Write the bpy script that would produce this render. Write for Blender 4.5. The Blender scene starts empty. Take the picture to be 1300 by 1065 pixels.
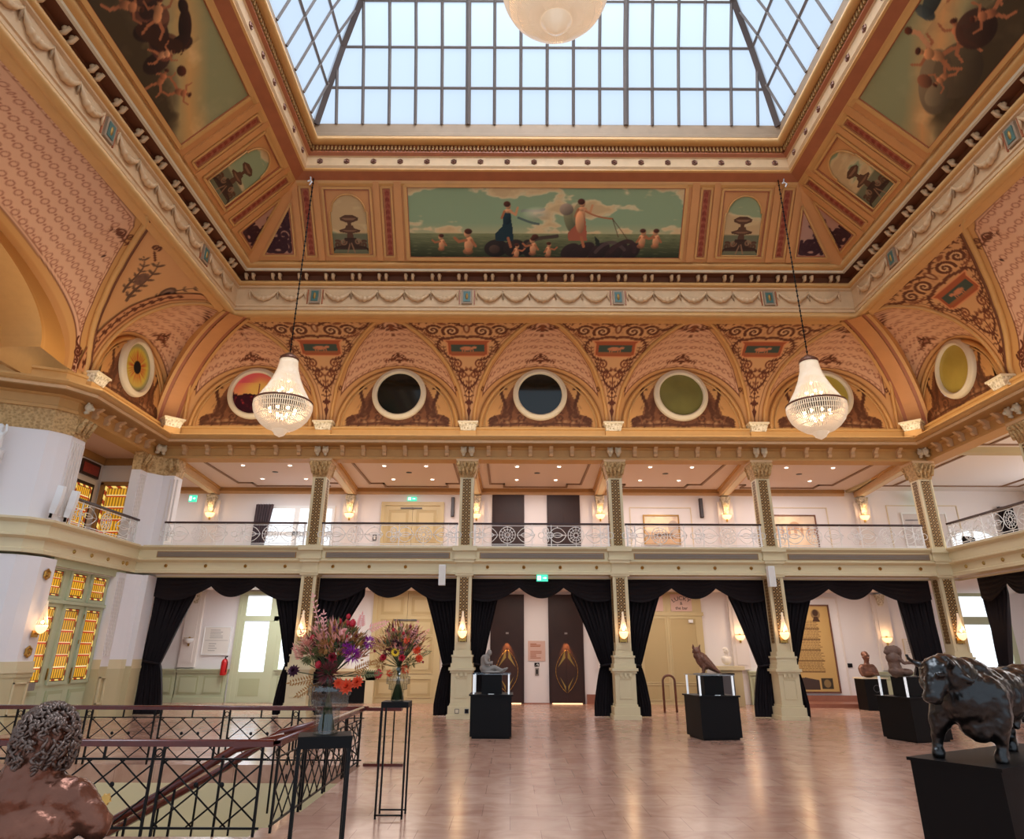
import bpy, bmesh, math, random
import numpy as np
from mathutils import Vector, Matrix
random.seed(7); np.random.seed(7)
PI = math.pi
SC = bpy.context.scene
COL = SC.collection
# ------------------------------------------------------------------ camera
HC = 1.70                                   # eye height; the colonnade stands 20 m ahead
XL, XR, YB = -10.72, 12.56, 20.0            # wall planes of the hall
YN = -1.0                                   # how far towards the camera the side walls run
cam = bpy.data.cameras.new('camera'); camo = bpy.data.objects.new('camera', cam); COL.objects.link(camo)
cam.sensor_fit = 'HORIZONTAL'; cam.sensor_width = 36.0; cam.lens = 864.0/1300*36
cam.shift_y = -45.0/1300; cam.clip_start = 0.05; cam.clip_end = 300
camo.location = (0, 0, HC)
camo.matrix_world = Matrix.Translation((0, 0, HC)) @ Matrix.Rotation(math.radians(90+21.34), 4, 'X') @ Matrix.Rotation(math.radians(0.25), 4, 'Z')
SC.camera = camo
# ------------------------------------------------------------------ light
w = bpy.data.worlds.new('world'); SC.world = w; w.use_nodes = True
bg = w.node_tree.nodes['Background']; bg.inputs[0].default_value = (0.70, 0.84, 1.0, 1); bg.inputs[1].default_value = .95
def area(name, loc, rot, sx, sy, power, col=(1, 1, 1), spread=PI):
    l = bpy.data.lights.new(name, 'AREA'); l.shape = 'RECTANGLE'; l.size = sx; l.size_y = sy; l.energy = power; l.color = col; l.spread = spread
    o = bpy.data.objects.new(name, l); o.location = loc; o.rotation_euler = rot; COL.objects.link(o); return o
def point(name, loc, power, col=(1, .75, .45), r=.08):
    l = bpy.data.lights.new(name, 'POINT'); l.energy = power; l.color = col; l.shadow_soft_size = r
    o = bpy.data.objects.new(name, l); o.location = loc; COL.objects.link(o); return o
# daylight coming down through the roof light
area('roof_daylight', (0.92, 7.0, 23), (0, 0, 0), 8.8, 14, 4200, (.88, .94, 1.0))
# fill light added behind the camera, for the unseen seaward end
area('seaward_fill', (0.9, -3.5, 8.5), (math.radians(-78), 0, 0), 20, 5, 2500, (1.0, .95, .88))
# strips of warm uplight lying on the cornice under the vaults
area('cornice_uplight_back', (0.92, 19.2, 7.75), (math.radians(180-30), 0, 0), 22, .5, 75, (1, .80, .55))
area('cornice_uplight_left', (XL+.8, 11, 7.75), (math.radians(180), math.radians(-30), 0), .5, 17, 60, (1, .80, .55))
area('cornice_uplight_right', (XR-.8, 11, 7.75), (math.radians(180), math.radians(30), 0), .5, 17, 60, (1, .80, .55))
SC.view_settings.view_transform = 'Standard'; SC.view_settings.look = 'None'
SC.view_settings.exposure = 0.18; SC.view_settings.gamma = 1.0
# ------------------------------------------------------------------ materials
def lin(c):
    if isinstance(c, str): c = [int(c[i:i+2], 16)/255 for i in (0, 2, 4)]
    return tuple(((x/12.92) if x <= .04045 else ((x+.055)/1.055)**2.4) for x in c)
def mat(name, c, rough=.6, metal=0, noise=0, nscale=6, bump=0, bscale=40, emit=None, estr=0, spec=.5, coat=0):
    m = bpy.data.materials.new(name); m.use_nodes = True; nt = m.node_tree; b = nt.nodes['Principled BSDF']
    c = lin(c); b.inputs['Base Color'].default_value = (*c, 1); b.inputs['Roughness'].default_value = rough
    b.inputs['Metallic'].default_value = metal; b.inputs['Specular IOR Level'].default_value = spec; b.inputs['Coat Weight'].default_value = coat
    if noise:
        tc = nt.nodes.new('ShaderNodeTexCoord'); n = nt.nodes.new('ShaderNodeTexNoise'); n.inputs['Scale'].default_value = nscale; n.inputs['Detail'].default_value = 5
        r = nt.nodes.new('ShaderNodeMix'); r.data_type = 'RGBA'
        r.inputs[6].default_value = (*[x*(1-noise) for x in c], 1); r.inputs[7].default_value = (*[min(1, x*(1+noise)) for x in c], 1)
        nt.links.new(tc.outputs['Object'], n.inputs['Vector']); nt.links.new(n.outputs['Fac'], r.inputs[0]); nt.links.new(r.outputs[2], b.inputs['Base Color'])
    if bump:
        tc = nt.nodes.new('ShaderNodeTexCoord'); n = nt.nodes.new('ShaderNodeTexNoise'); n.inputs['Scale'].default_value = bscale; n.inputs['Detail'].default_value = 4
        bp = nt.nodes.new('ShaderNodeBump'); bp.inputs['Strength'].default_value = bump; bp.inputs['Distance'].default_value = .02
        nt.links.new(tc.outputs['Object'], n.inputs['Vector']); nt.links.new(n.outputs['Fac'], bp.inputs['Height']); nt.links.new(bp.outputs[0], b.inputs['Normal'])
    if emit: b.inputs['Emission Color'].default_value = (*lin(emit), 1); b.inputs['Emission Strength'].default_value = estr
    return m
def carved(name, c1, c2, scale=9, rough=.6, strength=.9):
    """plaster carved in foliage: voronoi and noise relief, a darker colour in the cuts"""
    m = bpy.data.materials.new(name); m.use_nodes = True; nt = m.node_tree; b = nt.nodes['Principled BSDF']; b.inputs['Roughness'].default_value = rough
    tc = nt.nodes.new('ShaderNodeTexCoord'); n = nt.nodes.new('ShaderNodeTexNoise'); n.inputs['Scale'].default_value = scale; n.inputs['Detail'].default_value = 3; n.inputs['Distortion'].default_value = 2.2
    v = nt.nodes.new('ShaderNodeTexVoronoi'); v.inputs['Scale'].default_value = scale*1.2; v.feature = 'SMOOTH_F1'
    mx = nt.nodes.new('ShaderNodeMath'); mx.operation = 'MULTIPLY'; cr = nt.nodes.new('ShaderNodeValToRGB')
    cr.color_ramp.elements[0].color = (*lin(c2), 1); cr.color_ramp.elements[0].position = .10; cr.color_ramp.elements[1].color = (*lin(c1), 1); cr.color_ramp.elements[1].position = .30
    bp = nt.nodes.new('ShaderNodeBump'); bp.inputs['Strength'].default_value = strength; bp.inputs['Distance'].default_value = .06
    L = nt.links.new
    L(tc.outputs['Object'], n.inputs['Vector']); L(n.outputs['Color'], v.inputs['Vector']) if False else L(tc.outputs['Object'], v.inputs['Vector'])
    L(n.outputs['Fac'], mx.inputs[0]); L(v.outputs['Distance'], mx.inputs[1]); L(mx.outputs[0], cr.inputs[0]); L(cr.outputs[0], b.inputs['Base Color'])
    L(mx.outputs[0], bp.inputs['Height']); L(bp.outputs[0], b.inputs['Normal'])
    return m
def painted(name, rough=.55):
    m = bpy.data.materials.new(name); m.use_nodes = True; nt = m.node_tree; b = nt.nodes['Principled BSDF']; b.inputs['Roughness'].default_value = rough
    a = nt.nodes.new('ShaderNodeVertexColor'); a.layer_name = 'Col'; nt.links.new(a.outputs[0], b.inputs['Base Color'])
    b.inputs['Specular IOR Level'].default_value = .25
    return m
def floor_mat():
    m = bpy.data.materials.new('marble_floor'); m.use_nodes = True; nt = m.node_tree; b = nt.nodes['Principled BSDF']; L = nt.links.new
    tc = nt.nodes.new('ShaderNodeTexCoord'); br = nt.nodes.new('ShaderNodeTexBrick'); br.offset = .5
    br.inputs['Scale'].default_value = 1; br.inputs['Brick Width'].default_value = .62; br.inputs['Row Height'].default_value = .62; br.inputs['Mortar Size'].default_value = .004
    br.inputs['Color1'].default_value = (*lin('c8a08a'), 1); br.inputs['Color2'].default_value = (*lin('b88e7a'), 1); br.inputs['Mortar'].default_value = (*lin('a07a68'), 1); br.inputs['Bias'].default_value = -.1
    n = nt.nodes.new('ShaderNodeTexNoise'); n.inputs['Scale'].default_value = 2.2; n.inputs['Detail'].default_value = 8; n.inputs['Distortion'].default_value = 1.5
    mx = nt.nodes.new('ShaderNodeMix'); mx.data_type = 'RGBA'; mx.blend_type = 'MULTIPLY'; mx.inputs[0].default_value = .7
    cr = nt.nodes.new('ShaderNodeValToRGB'); cr.color_ramp.elements[0].color = (.68, .56, .50, 1); cr.color_ramp.elements[0].position = .3; cr.color_ramp.elements[1].color = (1, 1, 1, 1); cr.color_ramp.elements[1].position = .65
    L(tc.outputs['Object'], br.inputs['Vector']); L(tc.outputs['Object'], n.inputs['Vector']); L(n.outputs['Fac'], cr.inputs[0]); L(br.outputs[0], mx.inputs[6]); L(cr.outputs[0], mx.inputs[7]); L(mx.outputs[2], b.inputs['Base Color'])
    b.inputs['Roughness'].default_value = .2; b.inputs['Specular IOR Level'].default_value = .6
    return m
def lattice_mat():
    """inlaid strip: dark brown ground with a gilt quatrefoil mesh"""
    m = bpy.data.materials.new('gilt_lattice'); m.use_nodes = True; nt = m.node_tree; b = nt.nodes['Principled BSDF']; L = nt.links.new
    tc = nt.nodes.new('ShaderNodeTexCoord'); mp = nt.nodes.new('ShaderNodeMapping'); mp.inputs['Scale'].default_value = (11.5, 11.5, 11.5); mp.inputs['Rotation'].default_value = (0, 0, 0)
    v = nt.nodes.new('ShaderNodeTexVoronoi'); v.voronoi_dimensions = '3D'; v.feature = 'F1'; v.distance = 'MANHATTAN'; v.inputs['Scale'].default_value = 1; v.inputs['Randomness'].default_value = 0
    cr = nt.nodes.new('ShaderNodeValToRGB'); cr.color_ramp.interpolation = 'CONSTANT'
    e = cr.color_ramp.elements; e[0].position = 0; e[0].color = (*lin('b9a98a'), 1); e[1].position = .22; e[1].color = (*lin('2c1c14'), 1)
    x = e.new(.52); x.color = (*lin('a58c5e'), 1); x = e.new(.66); x.color = (*lin('2c1c14'), 1)
    L(tc.outputs['Object'], mp.inputs[0]); L(mp.outputs[0], v.inputs['Vector']); L(v.outputs['Distance'], cr.inputs[0]); L(cr.outputs[0], b.inputs['Base Color']); b.inputs['Roughness'].default_value = .4
    return m
def glass_mat(name, tint=(.9, .95, 1), trans=.85, rough=.05):
    m = bpy.data.materials.new(name); m.use_nodes = True; nt = m.node_tree; L = nt.links.new
    nt.nodes.remove(nt.nodes['Principled BSDF']); o = nt.nodes['Material Output']
    t = nt.nodes.new('ShaderNodeBsdfTransparent'); t.inputs[0].default_value = (*tint, 1); g = nt.nodes.new('ShaderNodeBsdfGlossy'); g.inputs['Roughness'].default_value = rough
    mx = nt.nodes.new('ShaderNodeMixShader'); mx.inputs[0].default_value = 1-trans; L(t.outputs[0], mx.inputs[1]); L(g.outputs[0], mx.inputs[2]); L(mx.outputs[0], o.inputs[0])
    return m
def frosted_mat(name, col, trans=.5):
    """milky glass: lets daylight through and scatters it"""
    m = bpy.data.materials.new(name); m.use_nodes = True; nt = m.node_tree; L = nt.links.new
    nt.nodes.remove(nt.nodes['Principled BSDF']); o = nt.nodes['Material Output']
    t = nt.nodes.new('ShaderNodeBsdfTransparent'); t.inputs[0].default_value = (*lin(col), 1); g = nt.nodes.new('ShaderNodeBsdfTranslucent'); g.inputs[0].default_value = (*lin(col), 1)
    mx = nt.nodes.new('ShaderNodeMixShader'); mx.inputs[0].default_value = 1-trans; L(t.outputs[0], mx.inputs[1]); L(g.outputs[0], mx.inputs[2]); L(mx.outputs[0], o.inputs[0])
    return m
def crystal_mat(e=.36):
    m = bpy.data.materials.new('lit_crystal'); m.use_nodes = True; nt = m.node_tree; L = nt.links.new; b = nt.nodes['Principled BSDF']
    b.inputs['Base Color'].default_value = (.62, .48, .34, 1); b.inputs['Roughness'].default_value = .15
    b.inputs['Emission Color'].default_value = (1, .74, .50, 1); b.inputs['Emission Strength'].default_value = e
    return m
M = dict(
 white=mat('white_plaster', 'ece6e4', .7), offwhite=mat('warm_white_plaster', 'e6dcd4', .7), cream=mat('cream_paint', 'dccba2', .5), creamd=mat('cream_paint_dull', 'c6b68c', .5),
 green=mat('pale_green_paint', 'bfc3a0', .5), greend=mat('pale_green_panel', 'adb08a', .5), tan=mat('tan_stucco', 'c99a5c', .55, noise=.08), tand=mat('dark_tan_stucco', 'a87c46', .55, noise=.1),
 orange=mat('ochre_moulding', 'cf9856', .45, noise=.1, nscale=3), orange2=mat('orange_wood', 'cd8c50', .45, noise=.12, nscale=2), red_wood=mat('red_brown_wood', 'a8603a', .45, noise=.2, nscale=3),
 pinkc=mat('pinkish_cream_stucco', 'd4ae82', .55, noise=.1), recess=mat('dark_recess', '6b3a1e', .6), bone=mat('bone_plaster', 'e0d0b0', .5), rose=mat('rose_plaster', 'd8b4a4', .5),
 maroon=mat('maroon_panel', '8a2f24', .5, noise=.35, nscale=14), carved=carved('carved_stucco', 'd8b27a', 'b08a54', 13), carvedw=carved('carved_pale_plaster', 'e8dcc4', 'b0a080', 14), 
 teal=mat('teal_enamel', '4a6a60', .4, noise=.3, nscale=12), grey_wood=mat('weathered_grey_sill', 'a08468', .6, noise=.15, nscale=4), steel=mat('painted_glazing_bar', '6e6058', .5), steeld=mat('dark_glazing_bar', '54453f', .5),
 black=mat('black_lacquer', '0a0809', .5, spec=.2), velvet=mat('black_velvet', '1a1012', .75, spec=.3), louvre=mat('grey_louvre', '8a8178', .5), iron=mat('black_iron', '141212', .4, metal=.6),
 rail=mat('varnished_mahogany', '5a1d12', .25, noise=.3, nscale=10, coat=.4), brass=mat('brass', 'b8924e', .3, metal=1), gilt=mat('bright_gilding', 'e0b25c', .35, metal=.15), gold=mat('worn_gilding', 'a8803e', .4, metal=.5), whiteiron=mat('white_painted_iron', 'f0ede8', .45),
 handrail=mat('dark_wood_handrail', '32130d', .4), liftwood=mat('dark_walnut_veneer', '2e150c', .5, noise=.35, nscale=3), bronze=mat('polished_dark_bronze', '120e0c', .33, metal=.3, noise=.3, nscale=5, bump=.5, bscale=12, coat=.5),
 bronzeb=mat('brown_bronze', '7a5240', .35, metal=.5, noise=.4, nscale=12, bump=.6, bscale=30), lionm=mat('patinated_bronze', '7a4c3a', .25, metal=.6, noise=.5, nscale=7, bump=.4, bscale=18), lionhair=mat('dull_bronze_curls', '6e5a50', .32, metal=.55, noise=.3, nscale=14), stone=mat('grey_stone', '8a8178', .7, noise=.2, nscale=14), marble=mat('white_marble', 'e8dfd2', .4),
 clay=mat('brown_clay', '6e5040', .6, noise=.25, nscale=12), lattice=lattice_mat(), floor=floor_mat(), painted=painted('painted_decoration'), glass=glass_mat('clear_glass'), darkglass=mat('dark_window_glass', '14160f', .08), olive=mat('olive_window_glass', '77703c', .12, noise=.4, nscale=1.2), ochreglass=mat('ochre_window_glass', 'b8a24a', .15, noise=.35, nscale=1.0),
 frost=frosted_mat('frosted_roof_glass', 'f4f9ff', .45), crystal=crystal_mat(), bulb=mat('lit_bulb', 'fff0d0', .4, emit='ffd9a0', estr=10), shade=mat('lit_sconce_shade', 'f8e0c0', .5, emit='ffc58a', estr=1.7),
 exit=mat('lit_exit_sign', '30b090', .4, emit='45d0a8', estr=1.1), exitw=mat('lit_sign_white', 'ffffff', .4, emit='f0fff8', estr=1.2), down=mat('lit_downlight', 'fff', .4, emit='fff2e0', estr=9) if False else mat('lit_downlight', 'ffffff', .4, emit='fff2e0', estr=9),
 bright=frosted_mat('bright_window_glass', 'ffffff', .6), paper=mat('printed_paper', 'e9e2d8', .7), ink=mat('ink', '3a3030', .7), inkgrey=mat('grey_ink', '8d8480', .7), red=mat('red_enamel', 'c01c1c', .3), whitep=mat('white_plastic', 'f2f2f0', .4), greyp=mat('grey_plastic', '55555a', .4),
 darkwoodtrim=mat('brown_ceiling_moulding', '8d6f58', .6), doorw=mat('cream_door_paint', 'cdb98a', .45), doord=mat('door_panel_paint', 'bda676', .5), plinthstone=mat('red_marble_skirting', '9a6450', .35, noise=.2), aisle_ceil=mat('rosy_white_ceiling', 'dccac4', .7),
)
# ------------------------------------------------------------------ mesh helpers
class MB:
    def __init__(s): s.v = []; s.f = []; s.m = []; s.mats = []; s.cur = 0; s.sm = []; s.smooth = False
    def mt(s, m):
        if m not in s.mats: s.mats.append(m)
        s.cur = s.mats.index(m); return s
    def face(s, *idx): s.f.append(idx); s.m.append(s.cur); s.sm.append(s.smooth)
    def add(s, vs, fs):
        b = len(s.v); s.v += [tuple(p) for p in vs]
        for f in fs: s.face(*[b+i for i in f])
        return s
    def box(s, x0, x1, y0, y1, z0, z1):
        return s.add([(x0,y0,z0),(x1,y0,z0),(x1,y1,z0),(x0,y1,z0),(x0,y0,z1),(x1,y0,z1),(x1,y1,z1),(x0,y1,z1)], [(0,3,2,1),(4,5,6,7),(0,1,5,4),(1,2,6,5),(2,3,7,6),(3,0,4,7)])
    def taper(s, c0, w0, d0, z0, c1, w1, d1, z1):
        a = [(c0[0]+i*w0/2, c0[1]+j*d0/2, z0) for i, j in ((-1,-1),(1,-1),(1,1),(-1,1))]; b = [(c1[0]+i*w1/2, c1[1]+j*d1/2, z1) for i, j in ((-1,-1),(1,-1),(1,1),(-1,1))]
        return s.add(a+b, [(0,3,2,1),(4,5,6,7),(0,1,5,4),(1,2,6,5),(2,3,7,6),(3,0,4,7)])
    def quad(s, a, b, c, d): return s.add([a,b,c,d], [(0,1,2,3)])
    def lathe(s, prof, n=24, c=(0,0,0), sx=1, sy=1, smooth=True, cap=True):
        o = s.smooth; s.smooth = smooth; b = len(s.v)
        for r, z in prof:
            for k in range(n): a = 2*PI*k/n; s.v.append((c[0]+r*math.cos(a)*sx, c[1]+r*math.sin(a)*sy, c[2]+z))
        for i in range(len(prof)-1):
            for k in range(n): k2 = (k+1)%n; s.face(b+i*n+k, b+i*n+k2, b+(i+1)*n+k2, b+(i+1)*n+k)
        if cap:
            if prof[0][0] > 1e-4: s.face(*[b+k for k in range(n)][::-1])
            if prof[-1][0] > 1e-4: s.face(*[b+(len(prof)-1)*n+k for k in range(n)])
        s.smooth = o; return s
    def tube(s, pts, r, n=6, closed=False, smooth=True, flat=1.0):
        o = s.smooth; s.smooth = smooth; pts = [Vector(p) for p in pts]; b = len(s.v); N = len(pts)
        rr = r if hasattr(r, '__len__') else [r]*N; up = None
        for i, p in enumerate(pts):
            if closed: d = pts[(i+1)%N]-pts[i-1]
            else: d = pts[min(i+1, N-1)]-pts[max(i-1, 0)]
            if d.length < 1e-9: d = Vector((0,0,1))
            d.normalize()
            if up is None: up = Vector((0,0,1)) if abs(d.z) < .9 else Vector((0,1,0))
            x = d.cross(up)
            if x.length < 1e-3: x = d.cross(Vector((1,0,0)))
            x.normalize(); y = x.cross(d).normalized(); up = y
            for k in range(n): a = 2*PI*k/n; q = p+x*(rr[i]*math.cos(a))+y*(rr[i]*flat*math.sin(a)); s.v.append(tuple(q))
        R = N if closed else N-1
        for i in range(R):
            j = (i+1)%N
            for k in range(n): k2 = (k+1)%n; s.face(b+i*n+k, b+i*n+k2, b+j*n+k2, b+j*n+k)
        if not closed: s.face(*[b+k for k in range(n)][::-1]); s.face(*[b+(N-1)*n+k for k in range(n)])
        s.smooth = o; return s
    def ball(s, c, r, n=12, m=8, sc=(1,1,1)):
        prof = [(r*math.sin(PI*i/m), -r*math.cos(PI*i/m)*sc[2]) for i in range(m+1)]; prof[0] = (0.0005, prof[0][1]); prof[-1] = (0.0005, prof[-1][1])
        return s.lathe(prof, n, c, sc[0], sc[1])
    def prism(s, poly, fn):
        """poly: 2D outline; fn(u,v,k) -> 3D point for k=0 (back) and 1 (front)"""
        n = len(poly); b = [fn(u, v, 0) for u, v in poly]; f = [fn(u, v, 1) for u, v in poly]
        return s.add(b+f, [tuple(range(n))[::-1], tuple(range(n, 2*n))] + [(i, (i+1)%n, n+(i+1)%n, n+i) for i in range(n)])
    def build(s, name, m=None, parent=None, **kw):
        me = bpy.data.meshes.new(name); me.from_pydata(s.v, [], s.f)
        mats = s.mats or [m]
        for x in mats: me.materials.append(M[x] if isinstance(x, str) else x)
        if s.mats: me.polygons.foreach_set('material_index', s.m)
        me.polygons.foreach_set('use_smooth', s.sm); me.update()
        return link(name, me, parent, **kw)
def link(name, me, parent=None, kind=None, label=None, cat=None, group=None):
    o = bpy.data.objects.new(name, me); COL.objects.link(o)
    if parent: o.parent = parent
    if kind: o['kind'] = kind
    if label: o['label'] = label
    if cat: o['category'] = cat
    if group: o['group'] = group
    return o
def thing(name, label, cat, loc=(0,0,0), rz=0, group=None):
    o = bpy.data.objects.new(name, None); COL.objects.link(o); o.location = loc; o.rotation_euler = (0,0,rz); o['label'] = label; o['category'] = cat; o['kind'] = 'thing'
    if group: o['group'] = group
    return o
def tag(o, label, cat, group=None):
    o['label'] = label; o['category'] = cat; o['kind'] = 'thing'
    if group: o['group'] = group
    return o
def dup(root, loc=None, rz=None, label=None, group=None):
    r = root.copy(); COL.objects.link(r)
    if loc is not None: r.location = loc
    if rz is not None: r.rotation_euler = (0,0,rz)
    if label: r['label'] = label
    if group: r['group'] = group
    for ch in list(root.children):
        c = ch.copy(); COL.objects.link(c); c.parent = r
        for g in list(ch.children): d = g.copy(); COL.objects.link(d); d.parent = c
    return r
def struct(name): 
    o = bpy.data.objects.new(name, None); COL.objects.link(o); o['kind'] = 'structure'; return o
# wall frames: u along the wall, t into the hall from the wall plane, z up
def W(side, u, t, z):
    if side == 'B': return (u, YB-t, z)
    if side == 'L': return (XL+t, u, z)
    return (XR-t, u, z)
def wbox(mb, side, u0, u1, t0, t1, z0, z1):
    a = W(side, u0, t0, z0); b = W(side, u1, t1, z1)
    return mb.box(min(a[0],b[0]), max(a[0],b[0]), min(a[1],b[1]), max(a[1],b[1]), z0, z1)
def ring(mb, prof, sides='LBR', y0=YN, smooth=False):
    """a mitred moulding run round the hall; prof = [(t,z)...]"""
    st = []
    if 'L' in sides: st.append(lambda t, z: (XL+t, y0, z))
    st.append(lambda t, z: (XL+t, YB-t, z)); st.append(lambda t, z: (XR-t, YB-t, z))
    if 'R' in sides: st.append(lambda t, z: (XR-t, y0, z))
    n = len(prof); b = len(mb.v); mb.smooth = smooth
    for f in st: mb.v += [f(t, z) for t, z in prof]
    for i in range(len(st)-1):
        for k in range(n-1): mb.face(b+i*n+k, b+(i+1)*n+k, b+(i+1)*n+k+1, b+i*n+k+1)
    mb.smooth = False
    return mb
def arc(c, r, a0, a1, n=6): return [(c[0]+r*math.cos(math.radians(a0+(a1-a0)*i/n)), c[1]+r*math.sin(math.radians(a0+(a1-a0)*i/n))) for i in range(n+1)]
def ringside(mb, side, prof, u0, u1):
    """a straight moulding on one wall, mitred at the corners by t when the end is None"""
    n = len(prof); b = len(mb.v)
    for e, u in ((0, u0), (1, u1)):
        for t, z in prof:
            uu = u
            if u is None:
                if side == 'B': uu = XL+t if e == 0 else XR-t
                else: uu = YB-t
            mb.v.append(W(side, uu, t, z))
    for k in range(n-1): mb.face(b+k, b+n+k, b+n+k+1, b+k+1)
    return mb
# ------------------------------------------------------------------ painted decoration (real paint on the plaster: colours of their own)
class Paint:
    """paints figures into per-vertex colours; P,Q are metres across the painted surface"""
    def __init__(s, P, Q, base): s.P = P; s.Q = Q; s.c = np.empty(P.shape+(3,)); s.c[:] = s.rgb(base)
    def rgb(s, c): return np.array([int(c[i:i+2], 16)/255 for i in (0,2,4)]) if isinstance(c, str) else np.array(c)
    def mix(s, m, c):
        m = np.clip(m, 0, 1)[..., None]; s.c = s.c*(1-m)+s.rgb(c)*m
    def dist(s, pts):
        d = np.full(s.P.shape, 1e9)
        for (x0,y0),(x1,y1) in zip(pts[:-1], pts[1:]):
            dx, dy = x1-x0, y1-y0; L = dx*dx+dy*dy+1e-12
            k = np.clip(((s.P-x0)*dx+(s.Q-y0)*dy)/L, 0, 1)
            d = np.minimum(d, np.hypot(s.P-x0-k*dx, s.Q-y0-k*dy))
        return d
    def stroke(s, pts, w, c, a=1, soft=.012, taper=False):
        if not taper: s.mix(a*np.clip((w-s.dist(pts))/soft+.5, 0, 1), c)
        else:
            n = len(pts)-1
            for i in range(n): s.mix(a*np.clip((w*(1-.75*i/n)-s.dist(pts[i:i+2]))/soft+.5, 0, 1), c)
    sh = 0
    def ell(s, x, y, rx, ry, c, a=1, rot=0, soft=.02):
        dx, dy = s.P-x, s.Q-y; cr, sr = math.cos(rot), math.sin(rot)
        d = np.hypot((dx*cr+dy*sr)/rx, (-dx*sr+dy*cr)/ry); m = a*np.clip((1-d)*min(rx,ry)/soft+.5, 0, 1)
        if s.sh: f = 1+s.sh*np.clip((-dx/rx*.6+dy/ry*.8), -1.2, 1.2); s.c = s.c*(1-m[...,None])+np.clip(s.rgb(c)*f[...,None], 0, 1)*m[...,None]; return
        s.mix(m, c)
    def poly(s, pts, c, a=1):
        ins = np.zeros(s.P.shape, bool); n = len(pts)
        for i in range(n):
            x0,y0 = pts[i]; x1,y1 = pts[(i+1)%n]
            if y0 == y1: continue
            t = ((s.Q >= y0) != (s.Q >= y1)) & (s.P < (x1-x0)*(s.Q-y0)/(y1-y0)+x0); ins ^= t
        s.mix(a*ins, c)
    def noise(s, sc, seed=0, oct=4):
        r = np.random.RandomState(seed); o = np.zeros(s.P.shape); amp = 1; tot = 0
        for k in range(oct):
            for j in range(5):
                a = r.rand()*2*PI; ph = r.rand(3)*6.28; f = sc*(2**k)*(.6+.8*r.rand())
                u = s.P*math.cos(a)+s.Q*math.sin(a); v = -s.P*math.sin(a)+s.Q*math.cos(a)
                o += amp*np.sin(u*f+ph[0]+1.7*np.sin(v*f*.7+ph[1])); tot += amp
            amp *= .55
        return o/tot*1.8
def spiral(cx, cy, r, turns, a0, sg=1, n=26, r1=.02):
    return [(cx+(r+(r1-r)*i/n)*math.cos(a0+sg*turns*2*PI*i/n), cy+(r+(r1-r)*i/n)*math.sin(a0+sg*turns*2*PI*i/n)) for i in range(n+1)]
def bez(p0, p1, p2, p3, n=12):
    return [tuple((1-t)**3*a+3*(1-t)**2*t*b+3*(1-t)*t*t*c+t**3*d for a,b,c,d in zip(p0,p1,p2,p3)) for t in [i/n for i in range(n+1)]]
def leafy(pt, pts, w, c, sz=.09, a=.9, every=2):
    """an acanthus-like strand: a stroke with little leaves growing off both sides"""
    pt.stroke(pts, w, c, a, taper=True)
    for i in range(1, len(pts)-1, every):
        x,y = pts[i]; dx,dy = pts[i+1][0]-pts[i-1][0], pts[i+1][1]-pts[i-1][1]; an = math.atan2(dy,dx)
        for sg in (-1,1):
            b = an+sg*1.0; pt.ell(x+math.cos(b)*sz*.6, y+math.sin(b)*sz*.6, sz*.62, sz*.24, c, a, b)
def grid_mesh(name, pos, colr=None, m='painted', parent=None, smooth=True, mask=None, **kw):
    """pos (nv,nu,3); colr (nv,nu,3) sRGB"""
    nv, nu = pos.shape[:2]; me = bpy.data.meshes.new(name); me.vertices.add(nv*nu); me.vertices.foreach_set('co', pos.reshape(-1).astype(np.float32))
    i = np.arange(nv*nu).reshape(nv, nu); f = np.stack([i[:-1,:-1], i[:-1,1:], i[1:,1:], i[1:,:-1]], -1)
    f = f[mask] if mask is not None else f.reshape(-1,4)
    # drop quads that have shrunk to nothing
    pp = pos.reshape(-1,3); d = np.linalg.norm(np.cross(pp[f[:,2]]-pp[f[:,0]], pp[f[:,3]]-pp[f[:,1]]), axis=1); f = f[d > 1e-9]
    me.loops.add(f.size); me.polygons.add(len(f)); me.loops.foreach_set('vertex_index', f.reshape(-1).astype(np.int32))
    me.polygons.foreach_set('loop_start', np.arange(0, f.size, 4, dtype=np.int32))
    me.polygons.foreach_set('use_smooth', np.full(len(f), smooth)); me.update(calc_edges=True)
    if colr is not None:
        c = colr.reshape(-1,3); c = np.where(c <= .04045, c/12.92, ((np.clip(c,0,1)+.055)/1.055)**2.4)
        at = me.color_attributes.new('Col', 'FLOAT_COLOR', 'POINT'); at.data.foreach_set('color', np.concatenate([c, np.ones((len(c),1))], 1).reshape(-1).astype(np.float32))
    me.materials.append(M[m] if isinstance(m, str) else m); me.validate()
    return link(name, me, parent, **kw)
BR = '5e2c18'; BR2 = '7c4226'
def cove_t(ph): return 2.85*(1-np.cos(ph))
def cove_z(ph): return 8.0+2.45*np.sin(ph)
_ph = np.linspace(0, PI/2, 400); _q = np.concatenate([[0], np.cumsum(np.hypot(np.diff(cove_t(_ph)), np.diff(cove_z(_ph))))])
def arcq(ph): return np.interp(ph, _ph, _q)
def q2ph(q): return np.interp(q, _q, _ph)
def groin(t, z, wid, H): return wid*np.sqrt(np.clip(1-((z-8-.147*t)/H)**2, 0, 1))
WS, HS = 1.95, 1.99            # small lunette: half width and rise
WB, HB, UB = 6.6, 2.32, 9.0    # wide lunette of the side walls and its centre
PATCH = []                     # (x, nu)
def WP(side, u, t, z):
    u, t, z = np.broadcast_arrays(u, t, z)
    if side == 'B': return np.stack([u, YB-t, z], -1)
    if side == 'L': return np.stack([XL+t, u, z], -1)
    return np.stack([XR-t, u, z], -1)
SP_BASE = 'd6a26c'
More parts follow.
